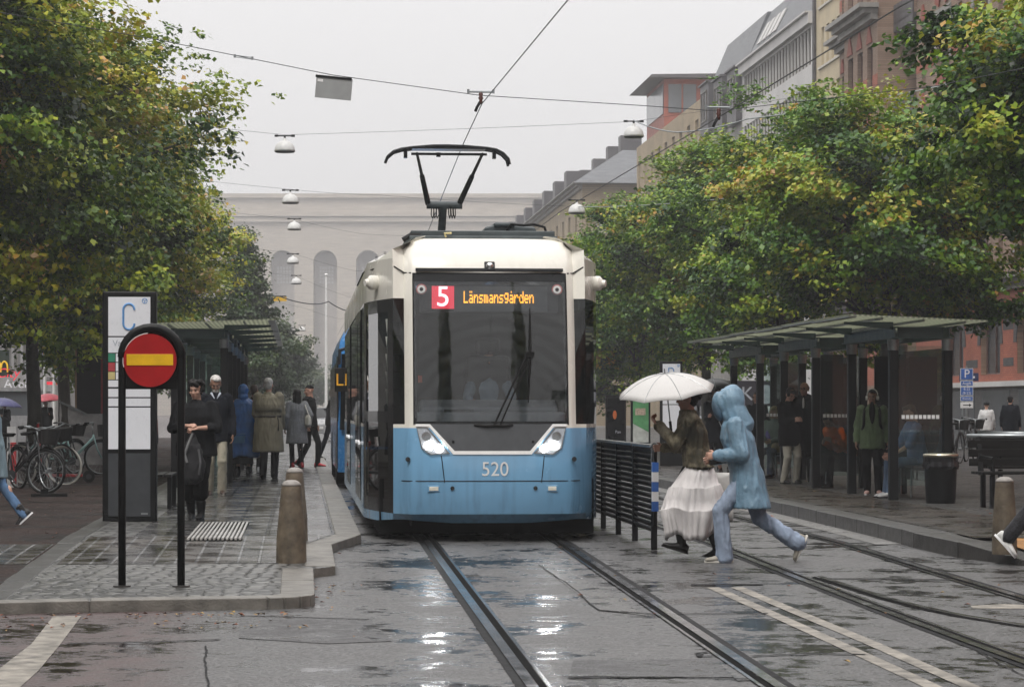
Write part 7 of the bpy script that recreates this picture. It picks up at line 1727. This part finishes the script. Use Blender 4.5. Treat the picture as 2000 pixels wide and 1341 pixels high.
# ------------------------------------------------------------------ bicycles, scooter, kiosk and lettering on the left
def bicycle(label, p, rz, frame, tyre=None, basket=True, lean=.08, steer=0.0, group='bicycles parked on the path'):
    t = thing('bicycle', label, 'bicycle', p, rz, group); t.rotation_euler = (lean, 0, rz); tyre = tyre or M['rubber']; r = .34; wb = .54
    def tb(name, segs, rad, m, par=t):
        bm = BM()
        for q in segs: tube(bm, q, rad, 8)
        return obj(name, bm, m, par, smooth=True)
    fm = P('bicycle_paint', frame, .3, var=.1)
    tb('frame', [[(-.06, 0, .28), (.36, 0, .72), (.38, 0, .82)], [(-.06, 0, .28), (-.16, 0, .80)], [(-.02, 0, .36), (.37, 0, .76)], [(-.06, 0, .28), (-wb, .05, r)], [(-.06, 0, .28), (-wb, -.05, r)], [(-.15, 0, .72), (-wb, .05, r)], [(-.15, 0, .72), (-wb, -.05, r)]], .018, fm)
    fk = tb('fork', [[(.38, 0, .80), (.45, .05, .52), (wb, .05, r)], [(.38, 0, .80), (.45, -.05, .52), (wb, -.05, r)]], .013, fm)
    for x in (-wb, wb):
        w = bpy.data.objects.new('wheel', bpy.data.meshes.new('wheel')); COL.objects.link(w); w.parent = t; w.location = (x, 0, r)
        if x > 0 and steer: w.rotation_euler = (0, 0, steer)
        bm = BM(); tube(bm, [(r * math.cos(a), 0, r * math.sin(a)) for a in [2 * PI * q / 40 for q in range(40)]], .021, 8, closed=True); obj('tyre', bm, tyre, w, smooth=True)
        bm = BM(); tube(bm, [((r - .028) * math.cos(a), 0, (r - .028) * math.sin(a)) for a in [2 * PI * q / 40 for q in range(40)]], .010, 6, closed=True); cyl(bm, (0, 0, 0), .03, .09, 14, axis='y')
        for q in range(18): a = 2 * PI * q / 18; tube(bm, [(0, .02 * (-1) ** q, 0), ((r - .03) * math.cos(a), 0, (r - .03) * math.sin(a))], .0022, 4)
        obj('rim', bm, M['galv'], w)
        bm = BM(); tube(bm, [(x + (r + .035) * math.cos(a), 0, r + (r + .035) * math.sin(a)) for a in [R(20 + 130 * q / 16) for q in range(17)]], .017, 6); obj('mudguard', bm, fm if x < 0 else M['rubber'], t)
    hb = tb('handlebar', [[(.37, 0, .82), (.35, 0, 1.0)], [(.26, -.29, 1.04), (.36, -.25, 1.05), (.37, 0, 1.0), (.36, .25, 1.05), (.26, .29, 1.04)]], .013, M['galv'])
    [tb('grip', [[(.18, s_ * .30, 1.03), (.28, s_ * .29, 1.04)]], .018, M['rubber'], hb) for s_ in (-1, 1)]
    bm = BM(); loft(bm, [((-.19, 0, .90), .10, .085), ((-.17, 0, .94), .13, .10), ((-.15, 0, .955), .10, .06)], 16); sd_ = obj('saddle', bm, M['rubber'], t, smooth=True); bm = BM(); tube(bm, [(-.155, 0, .78), (-.17, 0, .9)], .014, 8); obj('seat_post', bm, M['galv'], sd_)
    bm = BM(); box(bm, (-.48, 0, .74), (.36, .12, .012))
    for s_ in (-1, 1): tube(bm, [(-.62, s_ * .06, .74), (-wb, s_ * .06, r)], .007, 6)
    obj('carrier', bm, M['post'], t)
    bm = BM(); cyl(bm, (-.06, -.05, .28), .085, .012, 24, axis='y'); tube(bm, [(-.06, -.09, .28), (.05, -.09, .16), (.05, -.17, .16)], .01, 6); obj('crank', bm, M['dkmetal'], t)
    if basket:
        bm = BM(); loft(bm, [((.58, 0, .78), .11, .15), ((.60, 0, 1.0), .15, .19)], 16); loft(bm, [((.60, 0, .995), .155, .195), ((.60, 0, 1.01), .155, .195)], 16)
        bk = obj('basket', bm, P('wicker_black', (.012, .011, .011), .6, var=.6, scale=60, bump=.6), t)
    return t
bp = lambda u, v: G(u, v, PH)
white_t = P('cream_tyre', (.55, .53, .48), .6)
bicycle('pale mint green bicycle facing the black stop pillar', bp(146, 927), R(12), (.30, .48, .47), None, True, -.06)
bicycle('dark bicycle with cream tyres and basket leaning between other bicycles', bp(88, 945), R(-38), (.03, .05, .05), white_t, True, .12, R(20))
bicycle('black bicycle with thin pale tyre standing behind the pale raincoat walker', bp(66, 955), R(-52), (.012, .012, .014), None, True, .05)
bicycle('black bicycle with wide black wheels nearest the pale raincoat walker', bp(30, 962), R(-20), (.02, .02, .022), None, True, -.08)
bicycle('black bicycle standing farther back among the tree trunks', bp(112, 925), R(60), (.015, .015, .018), None, True, .05)
bicycle('dark bicycle half hidden behind the letter C pillar', bp(262, 925), R(70), (.03, .03, .035), None, False, .05)
for u, x, l, lab in ((0, 15.0, 58, 'dark bicycle parked behind the bench under the parking sign'), (0, 16.2, 61, 'black bicycle with basket parked near the red brick wall')): bicycle(lab, SH(x, l, PHR), R(20 + x * 3), (.02, .022, .025), None, True, .05)
scm = P('scooter_red', (.42, .03, .035), .35)
t = thing('kick_scooter', 'red electric kick scooter parked low in front of the mint green bicycle', 'scooter', bp(128, 942), R(4))
bm = BM(); box(bm, (0, 0, .13), (.62, .15, .05)); tube(bm, [(-.30, 0, .14), (-.44, 0, .2), (-.50, 0, 1.08)], .024, 10); obj('deck', bm, scm, t, bevel=.008)
bm = BM(); tube(bm, [(-.5, -.25, 1.08), (-.5, .25, 1.08)], .016, 8); obj('handlebar', bm, M['post'], t)
for x in (-.46, .42):
    bm = BM(); cyl(bm, (x, 0, .11), .11, .05, 26, axis='y'); wl = obj('wheel', bm, M['rubber'], t); bm = BM(); cyl(bm, (x, -.028, .11), .05, .012, 18, axis='y'); obj('hub', bm, M['dkgrey'], wl)
t = thing('cable_cover', 'flat black rubber wedge lying on the path below the bicycles', 'cover', bp(92, 970), R(15)); bm = BM(); prism(bm, [(-.25, -.1), (.3, -.06), (.12, .12), (-.18, .14)], .05); prism(bm, [(-.1, 0), (.02, .02), (.0, .1), (-.08, .08)], .12); obj('wedge', bm, M['rubber'], t)
# kiosk column
t = thing('advertising_kiosk', 'tall dark kiosk column with pale wooden edge and red side behind the stop pillar', 'kiosk', SH(-5.35, 66, PH), ANG)
bm = BM(); box(bm, (0, 0, 1.75), (.62, .7, 3.5)); obj('case', bm, M['post'], t); bm = BM(); box(bm, (-.33, -.2, 1.8), (.05, .3, 3.2)); obj('wooden_edge', bm, P('pale_wood', (.34, .24, .14), .6), t); bm = BM(); box(bm, (.33, -.1, 1.4), (.08, .5, 2.4)); obj('red_side', bm, scm, t); bm = BM(); box(bm, (-.12, 0, 3.55), (1.05, .9, .12)); obj('roof', bm, M['slate_dark'], t)
t = thing('grey_barrier', 'pale grey barrier panel with faint print behind the mint green bicycle', 'barrier', SH(-5.15, 61.5, PH), ANG + R(5)); bm = BM(); prism(bm, [(-.55, 0), (.5, 0), (.5, 1.22), (.1, 1.22), (-.55, 1.55)], .06, Matrix.Rotation(R(90), 4, 'X')); obj('panel', bm, P('pale_panel', (.33, .32, .32), .5), t); bm = BM(); box(bm, (-.25, -.075, 1.36), (.7, .03, .05), ry=R(26)); obj('rail', bm, M['galv'], t); text('lettering', 'STRAND', .09, M['ptext'], t, (.2, -.062, .62))
# writing on the building
def sign_at(name, label, u, v, y, w_=None): return thing(name, label, 'sign', PX(u, v, y), ANG * .5)
rl = P('red_lit_letter', (.6, .03, .05), .4, emit=(1, .05, .08), es=.5); wl_ = P('white_letter', (.75, .74, .76), .4, emit=(.9, .9, 1), es=.12); yl = P('golden_letter', (.8, .5, .02), .4, emit=(1, .6, .05), es=.25); gl = P('green_letter', (.05, .4, .25), .4, emit=(.1, .9, .5), es=.25); gd = P('dark_green_board', (.02, .035, .025), .5)
Y1 = 96.0; px1 = Y1 / FPX
t = sign_at('restaurant_sign', 'red script lettering City on the pale facade', 17, 729, Y1); text('lettering', 'City', 26 * px1, rl, t, (0, 0, 0), shear=.25)
t = sign_at('restaurant_sign', 'large white lettering Aveny beside the mossy tree', 39, 750, Y1); text('lettering', 'Aveny', 25 * px1, wl_, t, (0, 0, 0))
t = sign_at('emblem_sign', 'yellow double arch emblem on a dark green board', 2, 712, Y1); bm = BM(); box(bm, (-.05, .08, .05), (.7, .06, 1.0)); bd = obj('board', bm, gd, t); bm = BM()
for s_ in (-1, 1): tube(bm, [(s_ * .125 + .115 * math.cos(a), 0, .22 * math.sin(a) - .10 + (.0 if 0 < a < PI else 0)) for a in [PI * q / 12 for q in range(13)]], .032, 8); 
for x in (-.24, -.005, .24): tube(bm, [(x, 0, -.1), (x, 0, -.28)], .03, 8)
obj('arches', bm, yl, t)
for lab, u, v in (('pair of small green rings between the tree trunks', 105, 713), ('pair of small green rings below the white lettering', 32, 765)):
    t = sign_at('ring_sign', lab, u, v, Y1); bm = BM()
    for s_ in (-1, 0, 1) if v < 750 else (-.5, .5): tube(bm, [(s_ * .15 + .06 * math.cos(a), 0, .055 * math.sin(a)) for a in [2 * PI * q / 18 for q in range(18)]], .02, 8, closed=True)
    obj('rings', bm, gl, t)
t = thing('red_awning', 'red lit strip awning between the tree trunks', 'awning', PX(108, 748, 99), ANG); bm = BM(); box(bm, (0, 0, 0), (.75, .3, .12)); obj('fabric', bm, rl, t); bm = BM(); box(bm, (0, -.02, .12), (.75, .3, .05)); box(bm, (0, .0, .2), (.75, .2, .03)); obj('edge', bm, M['slate_dark'], t)
t = thing('serving_kiosk', 'low pale kiosk with glass front below the white lettering', 'kiosk', (PX(28, 800, 88).x, 88, PH), ANG); bm = BM(); box(bm, (0, .5, .55), (1.5, 1.0, 1.1)); box(bm, (0, .5, 2.0), (1.6, 1.1, .12)); obj('counter', bm, P('kiosk_grey', (.3, .3, .31), .5), t); bm = BM(); box(bm, (0, .5, 1.5), (1.35, .9, .86)); obj('glass', bm, M['winglass2'], t)
for x in (-.7, .7):
    bm = BM(); box(bm, (x, 0, 1.5), (.07, .07, .9)); obj('post', bm, M['frame_w'], t)
for u, lab in ((88, 'slim white pole left of the pink umbrella'), (106, 'slim white pole right behind the pink umbrella'), (121, 'slim white pole hidden by the dark tree trunk')):
    t = thing('pole', lab, 'pole', (PX(u, 800, 92).x, 92, PH), 0); bm = BM(); tube(bm, [(0, 0, 0), (0, 0, 3.5)], .06, 10); obj('shaft', bm, M['white'], t); bm = BM(); cyl(bm, (0, 0, .03), .12, .06, 16); obj('base', bm, M['dkmetal'], t)
for u, v, lab in ((54, 715, 'clear globe street lamp above the white lettering'), (116, 737, 'clear globe street lamp between mossy and dark trunk'), (150, 727, 'clear globe street lamp beside the kiosk column')):
    t = thing('globe_lamp', lab, 'street lamp', (PX(u, v, 90).x, 90, PH), 0, 'globe street lamps'); z = CAMZ - (v - HOR) / FPX * 90 - PH
    bm = BM(); ellipsoid(bm, (0, 0, z), (.2, .2, .2), n=20); obj('globe', bm, M['lens'], t, smooth=True); bm = BM(); ellipsoid(bm, (0, 0, z), (.1, .1, .14)); obj('inner_lamp', bm, M['enamel'], t, smooth=True); bm = BM(); tube(bm, [(0, 0, 0), (0, 0, z - .3), (0, 0, z - .17)], [.06, .045, .11], 10); obj('pole', bm, M['post'], t)
t = thing('charging_post', 'red and pale post beside the nearest black bicycle', 'post', bp(22, 952), 0); bm = BM(); box(bm, (0, .1, .52), (.16, .12, 1.04)); obj('case', bm, P('pale_case', (.5, .5, .5), .4), t); bm = BM(); box(bm, (.03, .035, .42), (.1, .02, .7)); obj('front', bm, scm, t)

# ------------------------------------------------------------------ cars far up the street
def car(label, p, rz, col, lit=False, group=None):
    t = thing('car', label, 'car', p, rz, group); bm = BM(); W = .86
    prof = [(-2.1, .35), (-2.12, .75), (-1.95, .95), (-1.2, 1.02), (1.55, .95), (2.05, .8), (2.1, .4)]
    secs = []
    for x, in_ in ((-W, .06), (-W * .93, 0), (W * .93, 0), (W, .06)): secs.append([bm.verts.new((x, y * (1 - in_ * .3), z + (0 if z < .5 else -in_ * .6))) for y, z in prof])
    for a, b in zip(secs, secs[1:]):
        for k_ in range(len(prof)): bm.faces.new((a[k_], a[(k_ + 1) % len(prof)], b[(k_ + 1) % len(prof)], b[k_]))
    bm.faces.new(secs[0][::-1]); bm.faces.new(secs[-1]); cp = P('car_paint', col, .25, coat=.4); b_ = obj('body', bm, cp, t, auto=35, bevel=.03)
    bm = BM(); loft(bm, [((0, .05, .95), .80, 1.55), ((0, .15, 1.4), .60, .95), ((0, .15, 1.44), .55, .85)], 28); obj('cabin', bm, M['black'], t, auto=45); bm = BM(); box(bm, (0, .15, 1.45), (1.1, 1.6, .04)); obj('roof', bm, cp, t, bevel=.015)
    for x in (-.62, .62):
        bm = BM(); box(bm, (x, -2.09, .74), (.34, .06, .14)); obj('tail_lamp', bm, rl if lit else P('tail_red', (.4, .03, .03), .3), t, bevel=.02)
    bm = BM(); box(bm, (0, -2.13, .6), (.5, .02, .11)); obj('number_plate', bm, M['dashw'], t)
    for y in (-1.3, 1.3):
        for x in (-.78, .78):
            bm = BM(); cyl(bm, (x, y, .32), .32, .2, 26, axis='x'); wl = obj('wheel', bm, M['rubber'], t); bm = BM(); cyl(bm, (x * 1.02, y, .32), .19, .19, 18, axis='x'); obj('rim', bm, M['galv'], wl)
    return t
car('pale silver car far up the street between platform people and tram', SH(.72, 112, 0), ANG, (.42, .43, .44))
car('small dark car farther up the hazy street', SH(.55, 160, 0), ANG, (.05, .06, .07))
car('red car with lit tail lamps seen between stop pillar and sign post', SH(-6.4, 100, PH), ANG + R(4), (.20, .03, .03), True)
car('grey parked car beyond the fence, low at the foot of the trees', SH(15.5, 100, PHR), ANG, (.22, .23, .25))

# ------------------------------------------------------------------ the street goes on behind the camera, with unseen shapes added to darken reflections
def rear(label, x, la, lb, rz, h, m):
    t = thing('building', label, 'building', S(x, la if rz > 0 else lb, 0), rz); bm = BM(); W = lb - la; ops = []
    for z in range(1, int(h / 3.4)):
        q = 1.5
        while q < W - 2.5: ops.append((q, q + 1.6, z * 3.4, z * 3.4 + 2.2)); q += 4.2
    facade(bm, W, h, [], depth=.2); face(bm, [(0, 0, h), (W, 0, h), (W, 10, h), (0, 10, h)]); face(bm, [(0, 0, 0), (0, 10, 0), (0, 10, h), (0, 0, h)]); face(bm, [(W, 0, 0), (W, 10, 0), (W, 10, h), (W, 0, h)]); obj('wall', bm, m, t)
    bm = BM()
    for o in ops: box(bm, ((o[0] + o[1]) / 2, -.03, (o[2] + o[3]) / 2), (1.6, .05, 2.2))
    obj('windows', bm, M['winglass'], t)
rear('stone front behind the viewer, platform side', -17, -50, 68, ANG + PI / 2, 20, M['stone'])
rear('brick front behind the viewer, shelter side', 24, -50, 68, ANG - PI / 2, 21, M['bk_red'])
t = thing('building', 'dark block closing the street behind the viewer', 'building', (34, -52, 0), PI); bm = BM(); facade(bm, 64, 15, []); face(bm, [(0, 0, 15), (64, 0, 15), (64, 3, 15), (0, 3, 15)]); obj('wall', bm, M['stone'], t); bm = BM()  # end block added out of view to darken reflections and frontal fill
for i in range(13):
    for j in range(4): box(bm, (3 + i * 4.8, -.03, 2 + j * 3.4), (2.2, .05, 2.2))
obj('windows', bm, M['winglass'], t)
tr_ = [o for o in COL.objects if o.name.startswith('tree') and o.parent is None]
for x, l, q in ((-6.2, 5, 0), (-6.0, -4, 1), (-6, -14, 2), (-5.8, -26, 3), (12.2, 4, 12), (12, -6, 13), (11.6, -18, 14)):
    d_ = dup(tr_[q], T(x, l), q * 1.3, 'tree of the row behind the viewer'); d_['group'] = 'trees behind the viewer'
for x, l, q, s_ in ((-1.2, -3.2, 3, 2.0), (8.2, -3.5, 1, 2.0)):  # tree copies squeezed and stretched, added to mirror dark bands in the windscreen
    d_ = dup(tr_[q], T(x, l), q * 1.3, 'unseen stretched tree added behind the viewer for dark windscreen bands'); d_.scale = (.25, .25, s_); d_['group'] = 'trees behind the viewer'
# ------------------------------------------------------------------ rain haze
bm = BM(); box(bm, (0, 255, 29.5), (300, 660, 62))
k = NT('haze'); k.t.nodes.remove(k.b)
pv = k.n('ShaderNodeVolumePrincipled'); pv.inputs['Color'].default_value = (.93, .93, .95, 1); pv.inputs['Density'].default_value = .0011; pv.inputs['Anisotropy'].default_value = .2
k.l(pv.outputs[0], k.out.inputs['Volume'])
hz = tag(obj('haze', bm, k.m), kind='stuff')
bpy.data.scenes.remove(WORK)
